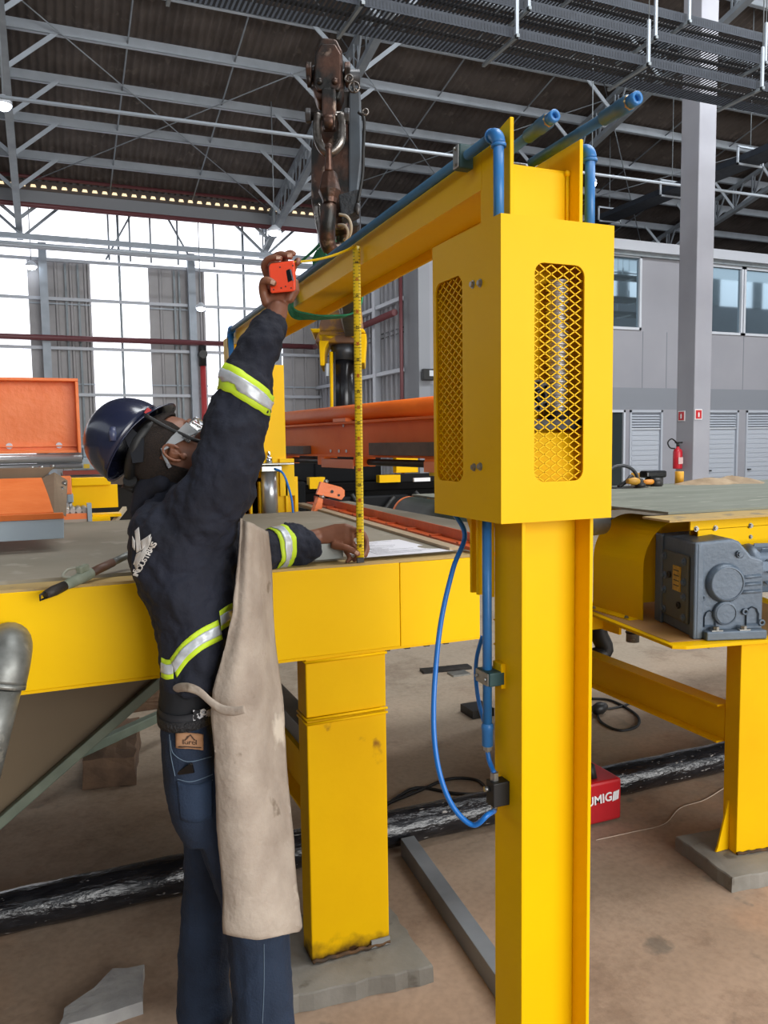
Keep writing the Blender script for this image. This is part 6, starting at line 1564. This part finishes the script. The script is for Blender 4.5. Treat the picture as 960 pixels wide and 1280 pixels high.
MB().box((0.15, 6.2, 0.9), (1.3, 7.0, 1.42)).build('body', mat('machine_black', '1d1c1b', 0.7), db, bevel=0.01)
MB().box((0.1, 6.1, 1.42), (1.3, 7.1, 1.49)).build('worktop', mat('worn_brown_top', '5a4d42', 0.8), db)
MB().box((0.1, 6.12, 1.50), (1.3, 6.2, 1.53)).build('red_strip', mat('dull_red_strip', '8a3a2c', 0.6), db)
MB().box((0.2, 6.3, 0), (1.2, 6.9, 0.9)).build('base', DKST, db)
gb_ = thing('grey_control_unit', 'grey control unit with a small yellow label left of the worker\'s helmet', 'machine', (0.25, 6.0, 1.52))
MB().box((0.16, 6.12, 1.535), (0.36, 6.4, 1.62)).build('base', GRP, gb_, bevel=0.006)
MB().box((0.18, 6.15, 1.62), (0.235, 6.3, 1.88)).build('upright_housing', mat('grey_housing', '7f868d', 0.5), gb_, bevel=0.01)
MB().box((0.185, 6.145, 1.66), (0.225, 6.15, 1.83)).build('slot', DKST, gb_)
MB().box((0.24, 6.18, 1.62), (0.31, 6.3, 1.70)).build('side_housing', GRP, gb_, bevel=0.01)
MB().box((0.24, 6.112, 1.545), (0.28, 6.12, 1.575)).build('yellow_label', mat('label_yellow', 'c9a92c', 0.6), gb_)

# ================================================================ ORANGE SPREADER BEAM
orb = thing('orange_beam', 'long orange steel beam hanging level behind the tape, with a round tube along its top', 'beam', (1.7, 4.5, 1.61))
BA, BB = V((1.88, 2.75, 0)), V((1.515, 6.25, 0)); bd = (BB-BA).normalized(); bn = V((bd.y, -bd.x, 0))  # towards +X
BL = (BB-BA).length
def ob_(mb, n0, n1, z0, z1, s0=0.0, s1=1.0):
    ps = []
    for s_ in (s0*BL, s1*BL):
        for a, z in ((n0, z0), (n1, z0), (n1, z1), (n0, z1)): ps.append(BA+bd*s_+bn*a+V((0, 0, z)))
    mb.add(ps, [(0,1,2,3),(7,6,5,4),(0,4,5,1),(1,5,6,2),(2,6,7,3),(3,7,4,0)]); return mb
ORB = mat('orange_beam_paint', 'ec742a', 0.5, col2='de6622', scale=3, bump=0.05, spec=0.15)
ob_(MB(), 0.03, 0.042, 1.628, 1.815).build('web', ORB, orb)
ob_(MB(), 0.0, 0.10, 1.615, 1.628).build('bottom_flange', ORB, orb, bevel=0.002)
ob_(MB(), -0.01, 0.10, 1.815, 1.83).build('top_flange', ORB, orb, bevel=0.002)
mb = MB(); mb.cyl(BA+bn*0.05+V((0, 0, 1.882)), BB+bn*0.05+V((0, 0, 1.882)), 0.05, n=24); mb.build('top_tube', ORB, orb)
ob_(MB(), -0.005, 0.10, 1.628, 1.815, 0.995, 1.0).build('end_plate', ORB, orb)
mb = MB(); mb.cyl(BA+bn*0.05+V((0, 0, 1.585)), BB+bn*0.05+V((0, 0, 1.585)), 0.02, n=14); mb.build('lower_rod', DKST, orb)
for s_ in (0.24, 0.47, 0.62, 0.80, 0.93):
    ob_(MB(), -0.004, 0.09, 1.560, 1.615, s_, s_+0.03).build('hanger_lug', ORB, orb, bevel=0.002)
for s_ in (0.14, 0.50):
    ob_(MB(), -0.01, 0.0, 1.545, 1.600, s_, s_+0.13).build('hanger_plate', mat('hanger_orange_%d' % int(s_*100), 'd87a50', 0.5), orb, bevel=0.003)
for s_ in (0.52, ): ob_(MB(), -0.02, 0.03, 1.83, 1.85, s_, s_+0.05).build('top_lug', ORG, orb)
for s_, z in ((0.545, 1.65), (0.575, 1.65), (0.61, 1.65), (0.555, 1.808), (0.545, 1.84)):
    p = BA+bd*(s_*BL)+bn*0.028+V((0, 0, z)); mb = MB(); mb.cyl(p, p-bn*0.004, 0.010, n=12); mb.build('bolt_hole', FRM, orb)  # light seen through the beam's holes, painted as pale discs
for i_, (s_, s1_, h_, lab) in enumerate(((0.22, 0.43, 0.07, 'long dark steel block resting on the orange beam\'s lower flange, right of the tape'), (0.70, 0.90, 0.055, 'dark steel block resting on the orange beam\'s lower flange near its far end'))):
    t_ = ob_(MB(), -0.03, 0.028, 1.6285, 1.6285+h_, s_, s1_)
    tag(t_.build('steel_block', mat('brown_steel_block_%d' % i_, '5c4c44', 0.6, 0.3, col2='4b403c', scale=12), bevel=0.002), lab, 'block')

# ================================================================ CRANE
IRON = mat('worn_brown_iron', '5a4238', 0.4, 0.75, col2='30302f', scale=14, bump=0.3, bscale=40, spots='8d7a6c', spscale=12, spth=0.60, mixpow=(0.4, 0.6))
STEELW = mat('bright_worn_steel', '85807b', 0.28, 0.9, col2='4b4540', scale=16, bump=0.2, bscale=50)
DKI = mat('dark_grey_crane_steel', '3b4047', 0.4, 0.5, col2='4a4541', scale=7, bump=0.2, bscale=25)
cr_ = thing('crane', 'truck-mounted knuckle crane with heavy worn boom tip reaching over the yellow crossbeam', 'crane', (3.1, 8.6, 0))
TC = 2.78
def C_(px, py, t=TC): return I(px, py, t)
# boom: nested boxes from the tip back to the knuckle
def boombox(name, p0, p1, w, h_, m, bev=0.01):
    mb = MB(); mb.bar(p0, p1, w, h_); return mb.build(name, m, cr_, bevel=bev)
boombox('inner_boom', C_(421, 165, 2.86), I(438, 372, 6.2), 0.13, 0.30, DKI, 0.012)
boombox('outer_boom', C_(423, 215, 3.05), I(440, 398, 9.0), 0.165, 0.40, DKI, 0.015)
mb = MB(); mb.prism([(-0.055, -0.20), (0.055, -0.20), (0.075, -0.10), (0.075, 0.08), (0.05, 0.22), (-0.05, 0.22), (-0.075, 0.08), (-0.075, -0.10)], C_(415, 215, TC+0.06), CR, CU, CD*0.10); mb.build('tip_housing', IRON, cr_, bevel=0.012)
mb = MB(); mb.prism([(-0.04, -0.005), (0.04, -0.005), (0.052, 0.03), (0.048, 0.165), (0.028, 0.205), (-0.028, 0.21), (-0.045, 0.165), (-0.052, 0.03)], C_(410, 122, TC-0.03), CR, CU, CD*0.09); mb.build('tip_cap', IRON, cr_, bevel=0.010, seg=3)
mb = MB(); mb.prism([(-0.036, 0.02), (0.036, 0.02), (0.046, 0.04), (0.044, 0.145), (0.024, 0.18), (-0.024, 0.18), (-0.042, 0.145), (-0.046, 0.04)], C_(410, 120, TC-0.045), CR, CU, CD*0.02); mb.build('cap_plate', IRON, cr_, bevel=0.006, seg=3)
for dx in (-13, 11):
    mb = MB(); mb.sphere(C_(410+dx*0.8, 102, TC-0.046), 0.012, 12, 8); mb.build('weld_button', IRON, cr_)
mb = MB(); mb.cyl(C_(384, 97, TC+0.02), C_(450, 97, TC+0.02), 0.026, n=20); mb.build('tip_pin', DKI, cr_)
for x in (386, 434):
    mb = MB(); mb.cyl(C_(x-3, 90, TC-0.01), C_(x+4, 90, TC-0.01), 0.032, n=6, smooth=False); mb.cyl(C_(x-2, 101, TC-0.01), C_(x+3, 101, TC-0.01), 0.022, n=16); mb.build('pin_nut', IRON, cr_, bevel=0.003)
mb = MB(); mb.prism([(-0.024, -0.02), (0.024, -0.02), (0.024, 0.12), (-0.024, 0.12)], C_(411, 152, TC-0.05), CR, CU, CD*0.04); mb.cyl(C_(404.5, 153, TC-0.05), C_(417.5, 153, TC-0.05), 0.026, n=18); mb.build('eye_lug', IRON, cr_, bevel=0.008)
for x in (386, 434):
    mb = MB(); mb.cyl(C_(x-4, 145, TC-0.03), C_(x+3, 145, TC-0.03), 0.026, n=6, smooth=False); mb.build('shackle_nut', DKI, cr_, bevel=0.003)
mb = MB(); mb.cyl(C_(388, 145, TC-0.03), C_(433, 145, TC-0.03), 0.015, n=14); mb.build('shackle_pin', STEELW, cr_)
shp = [C_(397, 143, TC-0.05), C_(396, 160, TC-0.055), C_(398, 176, TC-0.06), C_(404, 187, TC-0.06), C_(411, 191, TC-0.06), C_(419, 187, TC-0.06), C_(426, 176, TC-0.06), C_(427, 160, TC-0.055), C_(426, 143, TC-0.05)]
mb = MB(); P_ = smooth_path(shp, 6); mb.tube(P_, 0, 14, rs=[0.0135+0.0025*math.sin(PI*k/(len(P_)-1)) for k in range(len(P_))]); mb.build('shackle', STEELW, cr_)
mb = MB(); mb.tube(smooth_path([C_(411, 183, TC-0.085), C_(411, 200, TC-0.07), C_(411, 214, TC-0.06)], 5), 0, 12, rs=[0.008+0.0008*k for k in range(11)]); mb.sphere(C_(411, 184, TC-0.075), 0.014, 10, 8); mb.build('hook_swivel_pin', IRON, cr_)
mb = MB(); mb.lathe(C_(412, 212, TC-0.05), -CU, [(0.010, 0), (0.026, 0.015), (0.034, 0.05), (0.040, 0.075), (0.028, 0.10), (0.024, 0.115)], 8, smooth=False); mb.build('swivel', IRON, cr_, bevel=0.003)
hk = smooth_path([C_(412, 246, TC-0.04), C_(411, 262, TC-0.03), C_(409, 282, TC-0.02), C_(409, 300, TC), C_(414, 312, TC+0.02), C_(424, 310, TC+0.05)], 6)
mb = MB(); mb.tube(hk, 0, 14, rs=[0.022+0.007*math.sin(PI*k/(len(hk)-1)) for k in range(len(hk))]); mb.build('hook', IRON, cr_)
mb = MB(); mb.tube(smooth_path([C_(397, 255, TC+0.03), C_(399, 280, TC+0.03), C_(404, 300, TC+0.03), C_(408, 310, TC+0.03)], 5), 0.013, 10); mb.build('hook_latch', STEELW, cr_)
for x, r in ((430, 0.022), (423, 0.012)):
    mb = MB(); mb.tube([C_(x, 245, TC+0.12), C_(x+1, 318, TC+0.16)], r, 12); mb.build('hydraulic_tube', STEELW if r < 0.02 else IRON, cr_)
# side plates, rubber edge
mb = MB(); mb.prism([(-0.012, -0.19), (0.02, -0.20), (0.035, -0.06), (0.03, 0.17), (0.005, 0.20), (-0.012, 0.16)], C_(440, 175, TC+0.05), CR, CU, CD*0.14); mb.build('side_plate', mat('crane_blue_grey', '566069', 0.45, 0.3, col2='474b50', scale=6), cr_, bevel=0.006)
mb = MB(); mb.prism([(0.0, 0.0), (0.07, 0.02), (0.072, -0.055), (0.01, -0.085)], C_(423, 243, TC+0.0), CR, CU, CD*0.08); mb.build('rubber_pad', mat('cracked_black_rubber', '22262b', 0.7, bump=0.8, bscale=60), cr_, bevel=0.004)
mb = MB(); mb.tube(smooth_path([C_(448, 140, TC), C_(455, 150, TC), C_(454, 190, TC), C_(453, 220, TC), C_(447, 255, TC)], 6), 0.0055, 8); mb.build('control_cable', BLK, cr_)
mb = MB(); mb.lathe(C_(447, 252, TC), -CU, [(0.002, 0), (0.010, 0.015), (0.012, 0.03), (0.004, 0.045)], 10); mb.build('cable_weight', DKI, cr_)
def ringpart(cx, cy_, r, n_=18): return [C_(cx+r*math.cos(2*PI*i/n_), cy_+r*math.sin(2*PI*i/n_), TC-0.06) for i in range(n_+1)]
for cx, cy_, r in ((442.5, 109, 6.5), (436, 98, 4.5), (456.5, 140, 3.6)):
    MB().tube(ringpart(cx, cy_, r), 0.0036, 8).build('split_ring', STEELW, cr_)
for a, b_ in (((439, 106), (447, 113)), ((442, 103), (443, 116))):
    mb = MB(); mb.tube([C_(a[0], a[1], TC-0.062), C_(b_[0], b_[1], TC-0.062)], 0.0025, 6); mb.build('ring_cotter', STEELW, cr_)
mb = MB(); mb.tube(smooth_path([C_(424, 268, TC-0.03), C_(434, 271, TC-0.05), C_(439, 282, TC-0.05), C_(437, 295, TC-0.03), C_(430, 300, TC)], 6), 0.005, 8); mb.build('rope_loop', mat('pale_rope', 'a19684', 0.8), cr_)
mb = MB(); mb.tube(smooth_path([C_(423, 281, TC-0.03), C_(431, 282, TC-0.05), C_(435, 290, TC-0.05), C_(432, 302, TC-0.03)], 6), 0.005, 8); mb.build('rope_loop', mat('pale_rope_b', '968b7b', 0.8), cr_)
# knuckle and black cylinder of the crane column, standing on the truck behind
KT = 9.0
def Kp(px, py, t=KT): return I(px, py, t)
mb = MB(); mb.prism([(-0.30, -0.12), (0.22, -0.12), (0.24, 0.10), (0.20, 0.45), (-0.16, 0.45), (-0.2, 0.3)], Kp(427, 415), CR, CU, CD*0.4); mb.build('knuckle_head', mat('knuckle_brown', '7b5a45', 0.5, 0.2, col2='a87820', scale=5, mixpow=(0.45, 0.55)), cr_, bevel=0.02)
mb = MB(); mb.box((0, 0, 0), (0, 0, 0)) if False else None
mb = MB(); mb.prism([(-0.30, 0.0), (0.30, 0.0), (0.27, 0.05), (-0.33, 0.05)], Kp(424, 416), CR, CU, CD*0.45); mb.build('knuckle_collar', YELD, cr_, bevel=0.01)
arc_ = [(0.20*math.cos(R(a)), -0.22+0.20*math.sin(R(a))) for a in range(0, 181, 15)]
mb = MB(); mb.prism([(-0.25, -0.36), (-0.27, 0.0), (0.27, 0.0), (0.25, -0.33), (0.20, -0.33)]+arc_+[(-0.20, -0.36)], Kp(428, 417), CR, CU, CD*0.4); mb.build('yoke', YELD, cr_, bevel=0.01)
mb = MB(); mb.cyl(Kp(430, 428, KT+0.2), Kp(431, 560, KT+0.2), 0.125, n=24); mb.build('lift_cylinder', mat('black_gloss_cylinder', '1b1b1e', 0.25), cr_)
mb = MB(); mb.cyl(Kp(430, 427, KT+0.2), Kp(430, 452, KT+0.2), 0.15, n=24); mb.build('cylinder_head', DKI, cr_)
for dx, r, m_ in ((16, 0.022, YELD), (-16, 0.02, YELD), (-12, 0.012, DKI)):
    mb = MB(); mb.cyl(Kp(430+dx, 440, KT), Kp(431+dx, 545, KT), r, n=8); mb.build('hydraulic_line', m_, cr_)
mb = MB(); mb.box((0,0,0),(0.07,0.05,0.14), Matrix.Translation(Kp(408, 470, KT))); mb.build('valve_box', PURL, cr_)
# truck body: dark chassis under the crane
TB = 8.2
mb = MB(); mb.box((1.15, TB, 0.45), (5.2, TB+2.2, 1.18)); mb.build('chassis', mat('chassis_black', '0c0c0d', 0.8, spec=0.08, col2='1c1b1a', scale=2), cr_, bevel=0.02)
mb = MB(); mb.box((1.4, TB-0.12, 0.72), (2.5, TB, 1.30)); mb.build('equipment_box', mat('equipment_dark', '121315', 0.7, spec=0.1), cr_, bevel=0.02)
mb = MB(); mb.box((2.75, TB-0.1, 0.65), (3.7, TB, 1.12)); mb.build('equipment_box', mat('dull_black_box', '131417', 0.6, spec=0.15), cr_, bevel=0.02)
mb = MB(); mb.box((1.2, TB-0.05, 1.18), (5.0, TB+2.0, 1.26)); mb.build('deck', mat('deck_dark', '0f0e0e', 0.85, spec=0.08), cr_)
mb = MB(); mb.box((2.7, TB+0.2, 1.26), (3.5, TB+1.2, 1.62)); mb.build('crane_base', mat('crane_base_dark', '101113', 0.7, spec=0.1), cr_, bevel=0.02)
mb = MB(); mb.box((3.55, TB-0.1, 1.36), (3.82, TB, 1.56)); mb.build('yellow_box', YELD, cr_, bevel=0.01)
mb = MB(); mb.box((3.35, TB-0.1, 1.26), (3.6, TB, 1.34)); mb.build('yellow_step', YELD, cr_)
mb = MB(); mb.box((2.55, TB-0.1, 1.22), (2.72, TB, 1.34)); mb.build('yellow_cap', YELD, cr_)
mb = MB(); mb.box((4.15, TB+0.1, 1.30), (4.3, TB+0.3, 1.62)); mb.build('yellow_post_lamp', YELD, cr_)
for k in range(5):
    mb = MB(); mb.tube(smooth_path([(1.5+k*0.75, TB-0.15, 1.15), (1.7+k*0.75, TB-0.2, 0.85+0.1*(k % 2)), (2.0+k*0.75, TB-0.15, 1.1)], 5), 0.025, 8); mb.build('hydraulic_hose', BLK, cr_)
for x in (1.9, 4.3):
    mb = MB(); mb.cyl((x, TB-0.02, 0.5), (x, TB+0.35, 0.5), 0.5, n=28); mb.cyl((x, TB-0.05, 0.5), (x, TB-0.02, 0.5), 0.26, n=20); mb.build('wheel', BLK, cr_)
mb = MB(); mb.bar((3.75, TB-0.12, 1.28), (3.95, TB-0.12, 1.28), 0.03, 0.04); mb.build('white_marker', SGW, cr_)
# green sling round the crossbeam, hung from the hook
gs = thing('green_lifting_sling', 'green webbing sling passing under the yellow crossbeam up to the crane hook', 'sling', (0.97, 2.95, 2.2))
YS = 2.95
def webbing(name, pts, w, m):
    P = smooth_path(pts, 8); vs = []
    for k, p in enumerate(P):
        a = (P[min(k+1, len(P)-1)]-P[max(k-1, 0)]).normalized(); side = V((0, 1, 0)); nn = a.cross(side).normalized(); side = nn.cross(a)
        for dx, dz in ((-w/2, -0.003), (w/2, -0.003), (w/2, 0.003), (-w/2, 0.003)): vs.append(p+side*dx+nn*dz)
    N = len(P); return MB().add(vs, [(k*4+j, k*4+(j+1) % 4, (k+1)*4+(j+1) % 4, (k+1)*4+j) for k in range(N-1) for j in range(4)]+[(3,2,1,0), (4*N-4, 4*N-3, 4*N-2, 4*N-1)], False).build(name, m, gs, bevel=0.0012)
low = [U(372, 352, X=0.86), V((0.874, YS-0.0, 2.20)), ]
webbing('webbing', [V((0.868, 2.99, 2.335)), V((0.868, 2.96, 2.26)), V((0.872, 2.92, 2.19)), V((0.92, 2.86, 2.165)), V((0.98, 2.82, 2.160)), V((1.05, 2.80, 2.17)), V((1.085, 2.80, 2.22)), V((1.085, 2.82, 2.33))], 0.075, GRN)
webbing('webbing', [V((0.868, 2.99, 2.335)), V((0.89, 2.93, 2.36)), V((0.93, 2.85, 2.40)), V((0.955, 2.79, 2.43))], 0.06, GRN)
webbing('webbing', [V((1.085, 2.82, 2.33)), V((1.04, 2.81, 2.37)), V((0.985, 2.79, 2.42)), V((0.965, 2.77, 2.44))], 0.05, GRN)
webbing('webbing_fold', [U(392, 333, X=0.93), U(398, 322, X=0.93), U(408, 318, X=0.93)], 0.06, GRN)

# ================================================================ OVERHEAD: cable trays, conduits, lamps
PERF = mat('perforated_tray', '4f5762', 0.5, 0.2, col2='434b56', scale=6)
_nt = PERF.node_tree
def tray(name, lab, y, z, w, h_, x0, x1, seed):
    tr = thing(name, lab, 'cable tray', ((x0+x1)/2, y, z))
    MB().box((x0, y, z), (x1, y+0.008, z+h_)).build('side_rail', TRAY, tr)
    MB().box((x0, y+w, z), (x1, y+w+0.008, z+h_)).build('side_rail', TRAY, tr)
    x = x0; mb = MB(); 
    while x < x1: mb.box((x, y, z), (x+0.03, y+w, z+0.004)); x += 0.06
    o = mb.build('tray_rung', TRAY, tr); o['kind'] = 'stuff'
    mb = MB(); rr = random.Random(seed)
    x = x0
    while x < x1: mb.box((x, y-0.002, z+0.03), (x+0.015, y, z+h_-0.03)); x += 0.045
    o = mb.build('rail_perforation', mat('tray_slot_%d' % seed, '1c222b', 0.7), tr); o['kind'] = 'stuff'
    for k in range(1): MB().cyl((x0, y+w*0.45, z+0.03), (x1, y+w*0.45, z+0.03), 0.03, n=8).build('cable', DKST, tr)
    x = x0+0.9
    while x < x1:
        MB().box((x-0.02, y-0.12, z-0.04), (x+0.02, y+w+0.12, z)).build('support_bar', GALVG, tr)
        MB().box((x-0.02, y-0.10, z-0.04), (x+0.02, y-0.07, z+0.55)).build('hanger_strut', PURL, tr)
        MB().cyl((x, y-0.085, z+0.5), (x, y-0.085, zr(y-0.085)-0.1), 0.008, n=5).build('hanger_rod', GALVG, tr)
        x += 2.05
    return tr
tray('cable_tray', 'lower dark perforated cable tray crossing under the roof from top left to right', 8.98, 6.70, 0.62, 0.13, 0.6, 24, 1)
tray('cable_tray', 'wider dark cable tray running just above and beyond the lowest tray', 9.25, 7.22, 0.62, 0.14, 3.0, 24, 2)
tray('cable_tray', 'topmost dark cable tray near the top edge of the photo', 9.9, 7.95, 0.45, 0.14, 4.2, 24, 3)
CW = mat('white_conduit', 'b9c2cc', 0.35, 0.2)
ctag = 'thin light conduit pipe carrying lamps below the roof'
def conduit(p0, p1, r, lab):
    return tag(MB().cyl(p0, p1, r, n=8).build('conduit_pipe', CW), lab, 'pipe')
conduit((-0.6, 15.0, 7.43), (24, 15.0, 7.66), 0.035, 'thin light conduit pipe under the roof carrying the lamp at the left edge')
conduit((-8, 23.6, 7.05), (8.3, 23.6, 7.05), 0.05, 'light conduit pipe crossing in front of the daylit wall at lamp height')
conduit((9, 8.6, 8.6), (24, 8.6, 8.6), 0.03, 'pale conduit pipe crossing the top right corner above the trays')
LAMPM = mat('lamp_glow', 'ffffff', 0.5, emit=('eaf4ff', 14.0))
def lamp(px, py, t, r, lab, rod=0.6):
    p = U(px, py, t=t); o = thing('high_bay_lamp', lab, 'lamp', p)
    MB().lathe(p, (0, 0, 1), [(0.0001, 0.0), (r, 0.0), (r*1.02, 0.05), (r*0.7, 0.10), (r*0.35, 0.16), (0.0001, 0.17)], 20).build('housing', FRM, o)
    MB().lathe(p, (0, 0, -1), [(r*0.97, -0.01), (r*0.95, 0.02), (r*0.7, 0.07), (r*0.35, 0.095), (0.0001, 0.10)], 20).build('diffuser', LAMPM, o)
    MB().cyl(p+V((0, 0, 0.15)), V((p.x, p.y, zr(p.y)-0.02)), 0.012, n=6).build('hanger_rod', GALVG, o)
    return o
lamp(4, 131, 13.8, 0.14, 'glowing high-bay lamp at the left edge of the photo under the roof')
lamp(343, 290, 20.0, 0.17, 'glowing high-bay lamp beside the roof truss just above the tape measure')
lamp(39, 333, 23.0, 0.16, 'small glowing lamp at left in front of the daylit wall')
lamp(251, 385, 24.0, 0.14, 'small lamp hanging in front of the grey wall panel beside the red standpipe')
lamp(740, 229, 17.0, 0.10, 'tiny glowing lamp behind the top of the right blue pipe')
MB2 = MB(); q = U(536, 470, Y=14.0); MB2.box((q.x-0.1, 14.0, q.z-0.05), (q.x+0.15, 14.1, q.z+0.1))
fl = thing('wall_floodlight', 'small black floodlight on the grey pier just left of the guard box', 'floodlight', U(536, 472, Y=17.9))
q = U(534, 469, Y=17.85)
MB().box((q.x-0.10, q.y, q.z-0.12), (q.x+0.25, q.y+0.12, q.z+0.16)).build('housing', BLK, fl, bevel=0.02)
MB().box((q.x+0.06, q.y-0.01, q.z-0.02), (q.x+0.2, q.y, q.z+0.12)).build('lens', FRM, fl)

# dark cable tray running into the depth of the hall at right, with its rectangular hangers
q = U(845, 240, Z=8.0); XT = q.x
ty = thing('cable_tray', 'dark cable tray running into the hall depth beyond the concrete column, hung in rectangular frames', 'cable tray', (XT, 16, 8.0))
MB().box((XT-0.3, 11.0, 7.98), (XT+0.3, 24.0, 8.0)).build('tray_bottom', TRAY, ty)
MB().box((XT-0.31, 11.0, 7.98), (XT-0.29, 24.0, 8.12)).build('side_rail', TRAY, ty); MB().box((XT+0.29, 11.0, 7.98), (XT+0.31, 24.0, 8.12)).build('side_rail', TRAY, ty)
for k in range(3): MB().cyl((XT-0.15+0.14*k, 11.0, 8.05), (XT-0.15+0.14*k, 24.0, 8.05), 0.05, n=8).build('cable', BLK, ty)
for k in range(5):
    y = 11.7+k*2.5
    mb = MB()
    for x0, x1, z0, z1 in ((-0.4, 0.4, 7.90, 7.94), (-0.4, -0.36, 7.90, 8.30), (0.36, 0.4, 7.90, 8.30), (-0.4, 0.4, 8.28, 8.32)): mb.box((XT+x0, y, z0), (XT+x1, y+0.04, z1))
    mb.build('hanger_frame', PURL, ty)
    MB().cyl((XT, y+0.02, 8.3), (XT, y+0.02, zr(y)-0.02), 0.01, n=5).build('hanger_rod', GALVG, ty)
